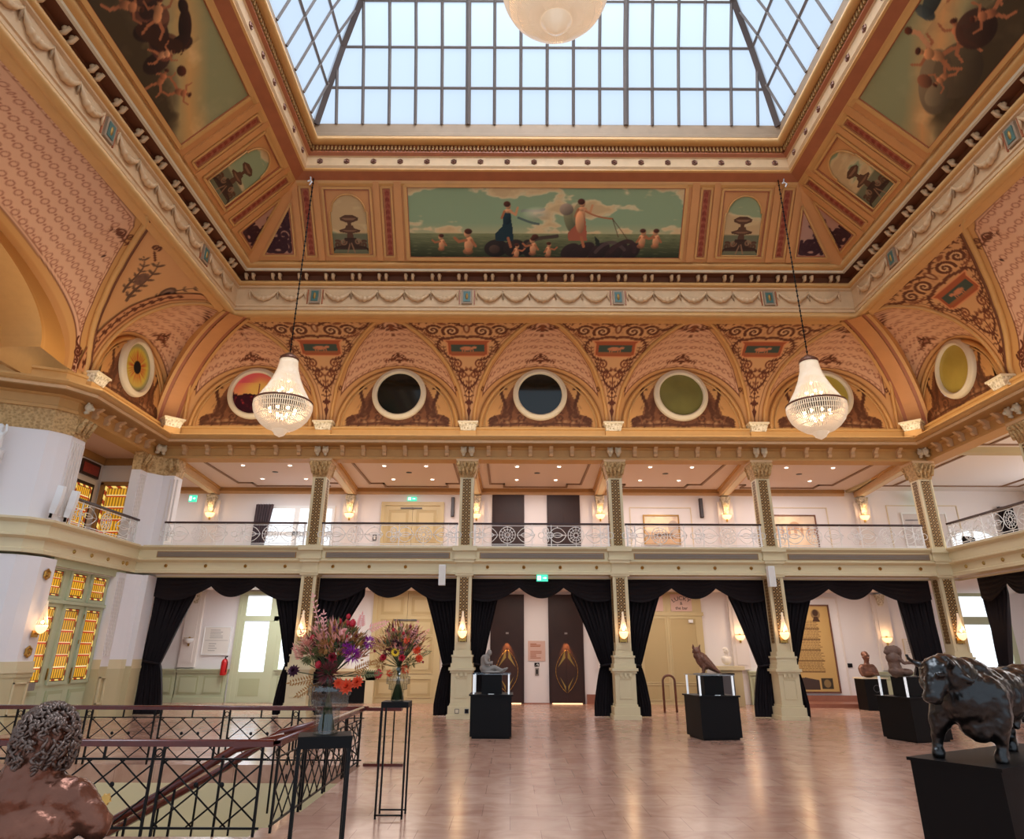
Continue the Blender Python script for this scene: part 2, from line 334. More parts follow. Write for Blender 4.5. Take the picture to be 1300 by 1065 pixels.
def paint_spandrel(P, Q, ed, big=False):
    """P: signed metres from the pier line, Q: metres up the curve, ed: metres to the nearest edge"""
    pt = Paint(P, Q, SP_BASE); pt.mix(.22*(.5+.5*pt.noise(1.2, 3)), 'b87848')
    edge = np.clip(1-np.abs(ed-.16)/.018, 0, 1); pt.mix(edge*.8, BR); pt.mix(np.clip((.07-ed)/.02, 0, 1), 'b9743c')
    A = Paint(np.abs(P), Q, SP_BASE); A.c = pt.c
    hi = 'e6c08e'
    # pendant and drop
    A.poly([(0,.35),(.07,.62),(0,.72)], BR); A.poly([(0,.75),(.15,.86),(.05,.92),(0,1.0)], BR); A.stroke([(0,.3),(0,1.7)], .014, BR)
    A.stroke(spiral(0,1.18,.1,1,0), .02, BR); A.stroke([(0,1.02),(.14,1.08)], .02, BR)
    # lower foliage
    leafy(A, bez((0,1.3),(.3,1.45),(.38,1.8),(.2,1.95)), .035, BR, .08)
    A.stroke(spiral(.17,1.72,.13,1.2,0), .025, BR2); leafy(A, bez((.05,1.9),(.5,1.7),(.62,2.1),(.4,2.3)), .03, BR, .09)
    A.stroke(spiral(.34,2.1,.14,1.3,2), .026, BR2); leafy(A, bez((.3,2.25),(.6,2.2),(.75,2.5),(.72,2.75)), .03, BR, .08)
    for k in range(3): A.ell(.05, 1.5+.22*k, .07, .035, BR2, .8, .8)
    # medallion
    A.poly([(-.1,2.36),(.46,2.36),(.6,2.44),(.6,2.86),(.7,2.98),(-.1,2.98)], 'a4522e'); A.stroke([(-.1,2.36),(.46,2.36),(.6,2.44),(.6,2.86),(.7,2.98),(-.1,2.98)], .02, 'd98f5c')
    A.poly([(-.1,2.47),(.5,2.47),(.5,2.82),(-.1,2.82)], '3d4a3e')
    A.poly([(-.1,2.47),(.5,2.47),(.5,2.56),(-.1,2.54)], '9a5a34')
    pt.c = A.c; 
    pt.ell(-.03,2.66,.2,.07,'c98058'); pt.ell(.2,2.70,.07,.05,'c98058'); 
    for x in (-.17,-.1,.08,.15): pt.stroke([(x,2.64),(x+.01,2.54)], .016, 'b87048')
    A.c = pt.c
    # big flourishes over the medallion
    A.stroke(bez((0,3.1),(.3,3.25),(.5,3.0),(.75,3.05)), .05, BR, .9); 
    A.stroke(spiral(.45,3.38,.27,1.6,-.6), .045, BR, .95); A.stroke(spiral(.45,3.38,.17,1.3,-.6), .02, hi, .8)
    A.stroke(spiral(.98,3.42,.24,1.5,2.6,-1), .045, BR, .95); A.stroke(spiral(.98,3.42,.15,1.2,2.6,-1), .02, hi, .7)
    leafy(A, bez((.1,3.6),(.5,3.95),(1.0,3.9),(1.45,3.75)), .045, BR, .11); leafy(A, bez((1.2,3.5),(1.5,3.3),(1.6,3.9),(1.8,3.98)), .04, BR, .1)
    leafy(A, bez((.7,3.1),(.95,2.9),(.95,2.65),(.8,2.5)), .04, BR, .1); leafy(A, bez((.8,3.15),(1.1,3.05),(1.15,3.25),(1.25,3.3)), .03, BR2, .08)
    A.ell(0,3.5,.1,.22,BR2,.9); A.ell(0,3.5,.05,.14,hi,.8); A.ell(0,3.85,.16,.09,BR,.9); A.ell(.7,3.72,.14,.07,BR2,.8,.3)
    n = A.noise(9, 5); A.mix(.45*np.clip(n-.25,0,1)*np.clip(1-np.abs(Q-3.45)/.45,0,1)*(np.abs(P)<1.25)*(ed>.2), BR)
    return A.c
def web_pattern(pt, sc, seed=0, an=1.35):
    """small rosettes and dots set in staggered rows"""
    s = sc; Q = pt.Q/an; r = np.floor(Q/s); px = pt.P/s+.5*(r % 2); fx = (px-np.floor(px)-.5)*s; fy = (Q/s-r-.5)*s; d = np.hypot(fx, fy*1.05)
    pt.mix(.75*np.clip(1-np.abs(d-.25*s)/(.09*s), 0, 1), '8d4d38')
    px2 = px+.5; fx2 = (px2-np.floor(px2)-.5)*s; pt.mix(.7*np.clip((.13*s-np.hypot(fx2, fy))/(.05*s), 0, 1), '8d4d38')
def paint_web(P, Q, ed, col='deae88', outer='d29c62', bord=.3, sc=.2, top=None):
    pt = Paint(P, Q, col); pt.mix(.15*(.5+.5*pt.noise(1.5, 8)), 'b87a5c'); web_pattern(pt, sc)
    pt.mix(np.clip((bord-ed)/.02, 0, 1), outer); pt.mix(np.clip((bord*.45-ed)/.03,0,1)*.35, 'a86a38')
    pt.mix(np.clip(1-np.abs(ed-bord)/.028, 0, 1)*.95, BR); pt.mix(np.clip(1-np.abs(ed-bord-.09)/.014, 0, 1)*.8, BR2)
    return pt
# ------------------------------------------------------------------ vaulting
vault = struct('ceiling')
def spandrel(side, pier, gl, gr, uleft=None, uright=None, n=120, m=110):
    """strip of the cove between two groins; gl/gr(ph)->u at the left/right edge"""
    q = np.linspace(0, _q[-1], m); ph = q2ph(q); a = gl(ph); b = gr(ph); b = np.maximum(a, b) 
    s = np.linspace(0, 1, n)[None, :]; U = a[:,None]+(b-a)[:,None]*s; t = cove_t(ph)[:,None]+0*s; z = cove_z(ph)[:,None]+0*s
    Pp = U-pier; Qq = q[:,None]+0*s; ed = np.minimum(U-a[:,None], b[:,None]-U)
    return WP(side, U, t, z), Pp, Qq, ed
GK = np.array([0,.07,.30,.55,.83,1.10,1.31,1.45,PI/2]); GV = np.array([2.1,2.07,2.01,1.87,1.56,1.11,.69,.38,0])
def small_groin(ph): return np.interp(ph, GK, GV)
GKS = np.array([0,.5,.85,1.15,1.43,PI/2]); GVS = np.array([1.95,1.97,1.96,1.85,1.55,1.0])
def side_groin(ph): return np.interp(ph, GKS, GVS)          # the lunettes next to the corners open wider towards the hall
BKG = np.array([0,.16,.31,.5,.75,1.05,1.30,1.5,PI/2]); BVG = np.array([15.82,15.78,15.55,15.2,14.72,14.0,13.3,12.7,12.35])
def big_groin_u(ph): return np.interp(ph, BKG, BVG)
def web(side, uc, wid, H, n=150, m=60, umin=None, umax=None, glo=small_groin, ghi=small_groin):
    """soffit of a lunette, ruled from the arch on the wall to its groin with the cove"""
    a = np.linspace(0, PI, n); ph = np.minimum(a, PI-a); s = np.linspace(0,1,m)[:,None]; left = a < PI/2
    wu = uc-wid*np.cos(a); wz = 8+H*np.sin(a); gu = np.where(left, uc-glo(ph), uc+ghi(ph)); gt = cove_t(ph); gz = cove_z(ph)
    if umin is not None: gu = np.maximum(gu, umin(gt))
    if umax is not None: gu = np.minimum(gu, umax(gt))
    U = wu+(gu-wu)*s; T = 0*wu+gt*s; Z = wz+(gz-wz)*s+.12*np.sin(PI*s)*np.sin(a)
    if umin is not None: U = np.maximum(U, umin(T))
    if umax is not None: U = np.minimum(U, umax(T))
    L = np.sqrt((gu-wu)**2+gt**2+(gz-wz)**2); al = np.concatenate([[0], np.cumsum(np.hypot(np.diff((wu+gu)/2), np.diff((wz+gz)/2)))])
    return WP(side, U, T, Z), (al-al[-1]/2)+0*s, L*s, L, a
def tympanum(side, uc, wid, H, rw=.76, n=110, m=70, zc=9.15):
    """wall field under the arch, painted with a pair of winged beasts round the bull's-eye"""
    u = np.linspace(-1, 1, n)[None,:]; s = np.linspace(0, 1, m)[:,None]; U = u*wid+0*s; top = H*np.sqrt(np.clip(1-u**2,0,1)); Z = top*s
    pt = Paint(U, Z, 'd8a262'); pt.mix(.3*(.5+.5*pt.noise(2,4)), 'b07040'); A = Paint(np.abs(U), Z, 'd8a262'); A.c = pt.c
    D = '5a3420'; H2 = 'c09468'
    A.poly([(0,.12),(1.62,.12),(1.5,.42),(1.25,.5),(1.15,.85),(.95,1.25),(.8,1.5),(.7,1.35),(.5,.9),(0,.5)], '7c4c30', .92)
    A.stroke(bez((1.15,.45),(.95,.9),(1.25,.95),(1.2,1.35)), .055, D); A.ell(1.12,1.37,.1,.045,D,1,.4); A.stroke([(1.2,1.4),(1.26,1.5)], .02, D)
    A.stroke(spiral(1.48,.3,.15,1.6,2), .035, D); A.stroke(spiral(1.05,.45,.2,1.4,0,-1), .035, D); A.stroke(spiral(.6,.4,.17,1.4,1), .03, D)
    for k in range(5): A.stroke(bez((.95+.08*k,.4),(.8,.7),(.82+.03*k,.95),(.78+.02*k,1.45-.13*k)), .022, D, .8)
    for k in range(7): A.ell(.2+.2*k, .22+.05*(k%2), .09, .05, H2, .55, k)
    leafy(A, bez((0,.14),(.5,.3),(1,.1),(1.6,.2)), .04, D, .08)
    nn = A.noise(8, 2); body = (np.abs(U) < 1.65-.5*Z)*(Z < 1.5)*(Z > .1); A.mix(.95*np.clip(nn*1.3,0,1)*body*np.clip((1.75-np.abs(U)-Z*.45)/.2,0,1), D); A.mix(.3*np.clip(-nn-.2,0,1)*body, 'dcae78')
    if H > 1.5:
        A.poly([(0,1.84),(.25,1.86),(.5,1.74),(.42,1.66),(0,1.72)], D, .8); 
        A.stroke([(u_, 1.66) for u_ in (0,.45)], .02, D)
    r = np.hypot(U, Z-(zc-8.0)); hole = (r[:-1,:-1] < rw) & (r[1:,1:] < rw)
    ed = 1-np.hypot(U/wid, Z/H); A.mix(np.clip((.05-ed)/.01,0,1), 'b07a44')
    pos = WP(side, uc+U, 0*U, 8+Z)
    return pos, A.c, ~hole
def g_tube(side, f, name, parent, r=.05, col='orange', n=40):
    ph = np.linspace(.02, PI/2, n); mb = MB(); mb.tube([W(side, f(p), float(cove_t(p))+.02, float(cove_z(p))-.02) for p in ph], r, 8); return mb.build(name, col, parent)
BAYS = [(-8.05, WS), (-3.53, WS), (.88, WS), (5.29, WS), (9.83, WS)]
PIERS = [-5.74, -1.33, 3.09, 7.50]
YC1 = 17.95
bays = [('B', u) for u, _ in BAYS] + [('L', YC1), ('R', YC1)]
CL, CR = XL, XR
def diag_lo(t): return XL+t
def diag_hi(t): return XR-t
def diag_y(t): return YB-t
# webs
for i, (sd, uc) in enumerate(bays):
    lo = hi = None
    if sd == 'B' and i == 0: lo = diag_lo
    if sd == 'B' and i == 4: hi = diag_hi
    if sd in 'LR': hi = diag_y
    pos, P, Q, T, th = web(sd, uc, WS, HS, umin=lo, umax=hi, glo=side_groin if sd in 'LR' else small_groin)
    side_d = np.minimum(P-P.min(), P.max()-P); ed = np.minimum(T[None,:]-Q, side_d*.6)
    ed2 = np.minimum(ed, Q+.08)
    pt = paint_web(P, Q, ed2, bord=.26, sc=.24)
    A = Paint(np.abs(P), Q, 'ffffff'); A.c = pt.c
    A.stroke(spiral(.22,2.28,.14,1.4,3), .025, BR); leafy(A, bez((0,2.0),(.3,2.1),(.45,2.3),(.5,2.5)), .03, BR, .08); A.ell(0,1.75,.035,.09,BR); A.ell(0,2.2,.06,.2,BR2)
    leafy(A, bez((0,.35),(.2,.7),(.3,.4),(.5,.42)), .035, BR, .08); A.stroke(spiral(.12,.6,.1,1.2,0), .025, BR); A.ell(0,.7,.05,.14,BR)
    for k in (1,): A.stroke(spiral(2.2,.34,.1,1.3,0), .02, BR)
    grid_mesh('lunette_web', pos, A.c, parent=vault)
    pos, c, mk = tympanum(sd, uc, WS+.02, HS+.02)
    grid_mesh('lunette_wall', pos, c, parent=vault, mask=mk)
    # arch moulding on the wall
    mb = MB(); a = np.linspace(0, PI, 40)
    mb.mt('orange').tube([W(sd, uc-(WS-.10)*math.cos(x), .03, 8+(HS-.08)*math.sin(x)) for x in a], .06, 8)
    mb.mt('tan').tube([W(sd, uc-(WS-.22)*math.cos(x), .02, 8+(HS-.2)*math.sin(x)) for x in a], .025, 6)
    mb.build('lunette_arch', None, vault)
# spandrels between lunettes of the back wall
def mk_spandrel(sd, pier, gl, gr, **k):
    pos, P, Q, ed = spandrel(sd, pier, gl, gr, **k); c = paint_spandrel(P, Q, ed); return grid_mesh('painted_spandrel', pos, c, parent=vault)
for k, p in enumerate(PIERS):
    a, b = BAYS[k][0], BAYS[k+1][0]
    mk_spandrel('B', p, lambda ph, a=a: a+small_groin(ph), lambda ph, b=b: b-small_groin(ph))
def plain_spandrel(sd, gl, gr, base='cf9460', n=30):
    pos, P, Q, ed = spandrel(sd, 0, gl, gr, n=n, m=60); pt = Paint(P, Q, base); pt.mix(.3*(.5+.5*pt.noise(1.5,9)), 'b07844'); return grid_mesh('corner_spandrel', pos, pt.c, parent=vault)
a, b = BAYS[0][0], BAYS[4][0]
plain_spandrel('B', lambda ph: XL+cove_t(ph), lambda ph: np.maximum(a-small_groin(ph), XL+cove_t(ph)))
plain_spandrel('B', lambda ph: np.minimum(b+small_groin(ph), XR-cove_t(ph)), lambda ph: XR-cove_t(ph))
for sd in 'LR':
    plain_spandrel(sd, lambda ph: np.minimum(YC1+small_groin(ph), YB-cove_t(ph)), lambda ph: YB-cove_t(ph))
    pos, P, Q, ed = spandrel(sd, 15.9, big_groin_u, lambda ph: YC1-side_groin(ph), n=180)
    ph = q2ph(Q[:,0]); mid = (big_groin_u(ph)+YC1-side_groin(ph))/2; Pm = pos[...,1]-mid[:,None]
    if sd == 'R': c = paint_spandrel(Pm, Q, ed)
    else:
        pt = Paint(Pm, Q, SP_BASE); pt.mix(.22*(.5+.5*pt.noise(1.2,3)), 'b87848'); pt.mix(np.clip(1-np.abs(ed-.14)/.018,0,1)*.8, BR); pt.mix(np.clip((.06-ed)/.02,0,1), 'b9743c')
        for x0 in (-.25,): leafy(pt, bez((.0,2.2),(-.2,2.6),(.1,3.0),(-.5,3.5)), .05, '5b4030', .17); leafy(pt, bez((-.3,2.3),(-.5,2.7),(-.3,3.1),(-.9,3.3)), .04, '5b4030', .13); pt.ell(-.25,2.85,.17,.22,'6a4a3a',.9)
        pt.stroke(spiral(-1.0,3.7,.12,1.3,0), .03, BR); pt.stroke([(-.9,3.6),(-.6,3.45)], .03, BR)
        leafy(pt, bez((.55,2.4),(.6,2.9),(.75,3.3),(1.0,3.9)), .04, '5b4030', .12); pt.ell(.72,3.05,.2,.3,'5b4030',.95,.2); pt.ell(.72,3.05,.13,.21,'8a6a54',.9,.2); pt.ell(.72,3.05,.06,.12,'3a2820',.9)
        c = pt.c
    grid_mesh('painted_spandrel', pos, c, parent=vault)
    # wide lunette: ruled from its wall arch to the groin, then on to the frieze
    n, m = 520, 90; a = np.linspace(0, PI/2, n); s = np.linspace(0,1,m)[:,None]; wu = UB+6.0*np.cos(a); wz = 8+2.15*np.sin(a); a1 = .85
    ph = np.minimum(a/a1, 1)*PI/2; gu = np.where(a < a1, big_groin_u(ph), 12.35-(a-a1)/(PI/2-a1)*3.35); gt = cove_t(ph); gz = cove_z(ph)+.05*(a > a1)*(a-a1)
    U = wu+(gu-wu)*s; Tm = gt*s; Z = wz+(gz-wz)*s+.12*np.sin(PI*s)*np.sin(a); L = np.sqrt((gu-wu)**2+gt**2+(gz-wz)**2); al = np.concatenate([[0], np.cumsum(np.hypot(np.diff((wu+gu)/2), np.diff((wz+gz)/2)))]); P = al+0*s; Q = L*s
    ed = np.minimum(L-Q, Q)-.02; pt = paint_web(P, Q, ed, col='dcae8c', outer='c9965a', bord=.30, sc=.25)
    x0 = .55; mid = np.interp(x0, al, L)/2
    pt.stroke(spiral(x0-.05,mid+.02,.13,1.5,1.6), .03, BR); pt.stroke(bez((x0+.3,mid),(x0+.2,mid-.1),(x0+.1,mid-.05),(x0,mid+.1)), .028, BR); pt.stroke(spiral(x0-.28,mid,.08,1.2,0), .022, BR); pt.ell(x0-.46,mid,.06,.06,BR)
    kx = np.interp(a1, a, al); pt.stroke(spiral(kx-.35,2.15,.15,1.4,0), .03, BR); pt.stroke(spiral(kx-.6,2.3,.12,1.4,2), .026, BR); leafy(pt, bez((kx-.9,2.2),(kx-.6,1.95),(kx-.3,2.3),(kx-.1,2.0)), .03, BR, .09)
    pt.ell(kx-.9,1.5,.03,.06,'3a1810')
    grid_mesh('wide_lunette_web', WP(sd, U, Tm, Z), pt.c, parent=vault); grid_mesh('wide_lunette_web', WP(sd, 2*UB-U, Tm, Z), pt.c, parent=vault)
    # wall under the wide arch: plain band, sunk field and inner arch
    n, m = 90, 30; an = np.linspace(PI/2-.9, PI, n)[None,:]; s = np.linspace(0,1,m)[:,None]
    WI, HI = 4.95, 1.92
    U = UB-((WI+(6.0-WI)*s)*np.cos(an)); Z = 8+(HI+(2.15-HI)*s)*np.sin(an); pt = Paint(U, Z, 'c9924e'); pt.mix(.2*(.5+.5*pt.noise(1,4)), 'b87c3e'); pt.mix(np.clip(1-np.abs(s+0*U-.12)/.03,0,1)*.5, 'e0b070')
    grid_mesh('arch_band', WP(sd, U, .12*(1-s)+0*U, Z), pt.c, parent=vault)
    mb = MB().mt('tan'); aa = np.linspace(PI/2-.9, PI, 60)
    for x0_, x1_ in zip(aa[:-1], aa[1:]):
        mb.quad(*[W(sd, UB-WI*math.cos(x), t, 8+HI*math.sin(x)) for x, t in ((x0_,.12),(x1_,.12),(x1_,-.8),(x0_,-.8))])
    mb.build('arch_reveal', None, vault)
    mb = MB().mt('tan'); mb.mt('tan'); wbox(mb, sd, -1, UB+7.4, -.9, -.8, 7.72, 10.6); wbox(mb, sd, -1, 3.9, -.1, 0, 7.7, 10.4); wbox(mb, sd, UB+7.3, UB+7.4, -.9, 0, 7.72, 10.3); mb.build('recessed_wall', None, vault)
    U = np.linspace(UB-1, UB+WI-.15, 90)[None,:]; s = np.linspace(0,1,50)[:,None]; hh = (HI-.25)*np.sqrt(np.clip(1-((U-UB)/(WI-.3))**2,0,1)); Z = .15+hh*s*.93
    pt = Paint(U-UB+0*s, Z, 'cfa088'); e = np.minimum(np.minimum(Z-.15, (hh*.93+.15-Z)), (WI-.3)-(U-UB)+0*s); pt.mix(np.clip(1-np.abs(e-.12)/.02,0,1), BR); pt.mix(np.clip((.1-e)/.02,0,1), 'c08a50')
    pt.ell(3.2,.75,.35,.33,'7c4a34'); pt.ell(3.2,.75,.25,.22,'b88868')
    grid_mesh('lunette_wall', WP(sd, U+0*s, -.78+0*Z, 8+Z), pt.c, parent=vault)
    g_tube(sd, lambda p: float(big_groin_u(np.array(p)))-.03, 'groin_moulding', vault, .07, 'tan')
    g_tube(sd, lambda p: float(big_groin_u(np.array(p)))+.07, 'groin_moulding', vault, .055, 'recess')
    if sd == 'R': continue
    # candelabra band along the small arch, next to the wide bay
    ph = np.linspace(.05, 1.45, 70)[:,None]; s = np.linspace(0,1,14)[None,:]; U = YC1-side_groin(ph)-.20-.34*s; pt = Paint(s*.34+0*ph, arcq(ph)+0*s, 'c98e60')
    pt.mix((np.abs(s+0*ph-.5) > .4)*.9, BR2)
    for k in range(7):
        q0 = .35+.45*k; pt.stroke([(.17,q0-.15),(.17,q0+.2)], .02, BR); pt.ell(.17,q0,.09,.06,BR); pt.stroke(spiral(.17,q0+.2,.08,1,0), .02, BR)
    grid_mesh('candelabra_band', WP(sd, U, cove_t(ph)+.03+0*s, cove_z(ph)-.02+0*s), pt.c, parent=vault)
# groin mouldings
for i, (sd, uc) in enumerate(bays):
    for sg in (-1, 1):
        def f(p, sg=sg, uc=uc, sd=sd, i=i):
            u = uc+sg*float((side_groin if sd != 'B' and sg < 0 else small_groin)(np.array(p))); t = float(cove_t(p))
            if sd == 'B': return min(max(u, XL+t), XR-t)
            return min(u, YB-t)
        g_tube(sd, f, 'groin_moulding', vault, .055, 'orange')
# diagonal ribs in the two corners
for sx, X0 in ((1, XL), (-1, XR)):
    mb = MB(); ph = np.linspace(0, PI/2, 30); k = .25
    def P_(p, o, dz=0): t = float(cove_t(p)); return (X0+sx*(t+.2+o*k), YB-t-.2+o*k, float(cove_z(p))-.12+dz)
    for mm, o0, o1, d in (('orange2',-.55,.55,0),('red_wood',-.85,-.55,.03),('red_wood',.55,.85,.03),('orange',-1.1,-.85,.0),('orange',.85,1.1,.0)):
        mb.mt(mm)
        for p0, p1 in zip(ph[:-1], ph[1:]): mb.quad(P_(p0,o0,d), P_(p0,o1,d), P_(p1,o1,d), P_(p1,o0,d))
    for o in (-1.1, 1.1):
        mb.mt('orange')
        for p0, p1 in zip(ph[:-1], ph[1:]): mb.quad(P_(p0,o), P_(p1,o), P_(p1,o,.35), P_(p0,o,.35))
    mb.build('corner_rib', None, vault)
# bull's-eye windows
def disc_paint(kind, n=60):
    r = np.linspace(0, .72, 34)[:,None]; a = np.linspace(0, 2*PI, 73)[None,:]; P = r*np.cos(a); Q = r*np.sin(a)
    if kind == 'sun':
        pt = Paint(P, Q, 'f0a060'); pt.mix(np.clip((Q+.1)/.5,0,1), 'e86a5a'); pt.ell(.1,.15,.45,.3,'f8c860',.9,0,.3); pt.mix((Q < -.02+.06*pt.noise(14,2))*1.0, '3a0c18'); pt.mix((Q < -.1)*np.clip(pt.noise(20,3)-.2,0,1), 'd04038'); pt.stroke([(.12,-.1),(.12,.3)], .015, '7a2030')
        pt.mix((Q>.35)*np.clip((-P+.1)*2,0,1), 'e05a60')
    elif kind == 'eye':
        pt = Paint(P, Q, 'a8a070'); rr = np.hypot(P, Q); an = np.arctan2(Q, P); ray = np.sin(an*24+3*np.sin(an*5))
        pt.mix(np.clip((.62-rr)/.1,0,1), 'd8c850'); pt.mix(np.clip((.5-rr)/.2,0,1)*(.6+.4*ray), 'd87838'); pt.mix(np.clip(.5+.5*ray,0,1)*np.clip((.6-rr)/.3,0,1)*.5, 'b84828'); pt.mix(np.clip((-Q-.15)*3,0,1)*(rr<.55)*.6, 'd8b060'); pt.mix(np.clip((.2-rr)/.03,0,1), '101018')
    return np.stack([P, Q, 0*P], -1), pt.c
EYES = [('B', BAYS[0][0], 'sun'), ('B', BAYS[1][0], 'darkglass'), ('B', BAYS[2][0], 'darkglass2'), ('B', BAYS[3][0], 'olive'), ('B', BAYS[4][0], 'ochreglass'), ('L', YC1-.05, 'eye'), ('R', YC1-.2, 'ochreglass')]
rot = {'B': lambda u: (Matrix.Translation(W('B', u, .05, 9.15)) @ Matrix.Rotation(PI/2, 4, 'X')), 'L': lambda u: (Matrix.Translation(W('L', u, .05, 9.15)) @ Matrix.Rotation(PI/2, 4, 'Z') @ Matrix.Rotation(PI/2, 4, 'X')), 'R': lambda u: (Matrix.Translation(W('R', u, .05, 9.15)) @ Matrix.Rotation(-PI/2, 4, 'Z') @ Matrix.Rotation(PI/2, 4, 'X'))}
for i, (sd, u, kind) in enumerate(EYES):
    r0 = struct('window_%d' % (i+1)); r0.matrix_world = rot[sd](u)
    mb = MB(); mb.smooth = True
    prof = [(.68,-.05),(.68,.07),(.71,.10),(.75,.10),(.77,.07),(.80,.07),(.83,.05),(.85,.0),(.85,-.05)]
    mb.lathe(prof, 64, cap=False); mb.build('round_frame', 'bone', r0)
    if kind in ('sun', 'eye'):
        p, c = disc_paint(kind); grid_mesh('printed_disc', p, c, parent=r0)
    else:
        mb = MB().lathe([(.0005,0),(.7,0)], 48, cap=False); mb.build('pane', 'darkglass' if kind.startswith('dark') else kind, r0)
# ------------------------------------------------------------------ upper ceiling: frieze, coffered cove, roof light
def sweep(mb, prof, path):
    """run a (t,z) profile along a plan polyline; t is measured to the right of the walking direction"""
    n = len(prof); b = len(mb.v); nn = []
    for (x0,y0),(x1,y1) in zip(path[:-1], path[1:]): L = math.hypot(x1-x0,y1-y0); nn.append(((y1-y0)/L, -(x1-x0)/L))
    for i, p in enumerate(path):
        a = nn[max(i-1,0)]; c = nn[min(i, len(nn)-1)]; d = 1+a[0]*c[0]+a[1]*c[1]; m = ((a[0]+c[0])/d, (a[1]+c[1])/d)
        mb.v += [(p[0]+m[0]*t, p[1]+m[1]*t, z) for t, z in prof]
    for i in range(len(path)-1):
        for k in range(n-1): mb.face(b+i*n+k, b+(i+1)*n+k, b+(i+1)*n+k+1, b+i*n+k+1)
    return mb
PATH = [(-15.2,0), (-15.2,13.6), (-10.95,15.5), (XL,15.9), (XL,YB), (XR,YB), (XR,YN)]   # plan of the hall as the lower cornices follow it
RECT = [(XL,YN), (XL,YB), (XR,YB), (XR,YN)]
frz = struct('trim_1')
mb = MB(); mb.smooth = True
mb.mt('orange'); sweep(mb, [(2.6,10.36),(2.74,10.36)]+arc((2.86,10.47),.11,-130,90,8), RECT)
mb.smooth = False
mb.mt('pinkc'); sweep(mb, [(2.84,10.57),(2.90,10.60),(2.90,10.68),(2.93,10.70),(2.93,10.74),(2.88,10.77),(2.88,11.27),(2.94,11.30),(2.94,11.34)], RECT)
mb.smooth = True; mb.mt('orange'); sweep(mb, [(2.92,11.33)]+arc((2.93,11.42),.08,-90,90,6), RECT); mb.smooth = False
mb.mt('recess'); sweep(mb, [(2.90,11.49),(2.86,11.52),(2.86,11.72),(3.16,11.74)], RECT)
mb.mt('bone'); sweep(mb, [(3.12,11.71),(3.19,11.71),(3.20,11.77)], RECT)
mb.smooth = True; mb.mt('orange'); sweep(mb, [(3.19,11.76)]+arc((3.22,11.87),.10,-90,60,6)+[(3.34,11.94)], RECT); mb.smooth = False
mb.build('ceiling_cornice', None, frz)
# plaques, garlands and paired brackets of the frieze
def bulge_swag(sd, u0, u1):
    mb = MB(); n = 22; pts = []; rr = []
    for i in range(n+1):
        k = i/n; pts.append(W(sd, u0+(u1-u0)*k, 2.93, 11.2-.27*math.sin(PI*k)**.8)); rr.append(.018+.058*math.sin(PI*k)*(1+.25*math.sin(k*40)))
    mb.tube(pts, rr, 8)
    for u in (u0, u1): mb.tube([W(sd,u,2.93,11.22), W(sd,u-.012,2.92,11.08), W(sd,u+.015,2.92,10.93)], [.02,.035,.012], 6)
    return mb.build('garland', 'pinkc', frz)
TB = [-5.60, -1.29, 3.0, 7.28]; TS = [14.93, 10.5, 6.1]
for sd, ts, ends in (('B', TB, (-7.72, 9.55)), ('L', TS, (16.95, 1.8)), ('R', TS, (16.95, 1.8))):
    for u in ts:
        mb = MB().mt('grey_wood'); wbox(mb, sd, u-.15, u+.15, 2.88, 2.94, 10.80, 11.24); mb.mt('teal'); wbox(mb, sd, u-.10, u+.10, 2.92, 2.955, 10.86, 11.18)
        mb.mt('gold').ball(W(sd,u,2.95,11.02), .07, 10, 6, (.6,.6,1.5)) if sd == 'B' else mb.mt('gold').ball(W(sd,u,2.95,11.02), .07, 10, 6, (.4,.6,1.5)); mb.build('plaque', None, frz)
        for x in (u-.21, u+.21): mb = MB(); wbox(mb, sd, x-.015, x+.015, 2.88, 2.91, 10.8, 11.24); mb.build('fillet', 'red_wood', frz)
    e = [ends[0]]+list(ts)+[ends[1]] if sd == 'B' else [ends[0]]+list(ts)+[ends[1]]
    for a, b in zip(e[:-1], e[1:]):
        s = 1 if b > a else -1; a2, b2 = a+s*.27, b-s*.27; n = max(1, round(abs(b2-a2)/.76))
        if a == ends[0]: n = max(2, round(abs(b2-a2)/.76))
        for k in range(n): bulge_swag(sd, a2+(b2-a2)*k/n, a2+(b2-a2)*(k+1)/n)
br0 = None
def frieze_bracket(sd, u):
    mb = MB()
    for d in (-.10, .10):
        a = W(sd, u+d, 2.98, 11.66); mb.ball(a, .062, 8, 6); mb.tube([W(sd,u+d,2.87,11.56), W(sd,u+d,2.98,11.58), W(sd,u+d,3.06,11.69)], [.035,.05,.04], 6)
    return mb.build('paired_bracket', 'pinkc', frz)
for k in range(-11, 12): frieze_bracket('B', .85+.76*k) if abs(.76*k) < 8.4 else None
for sd in 'LR':
    for k in range(17): frieze_bracket(sd, 16.3-.83*k)
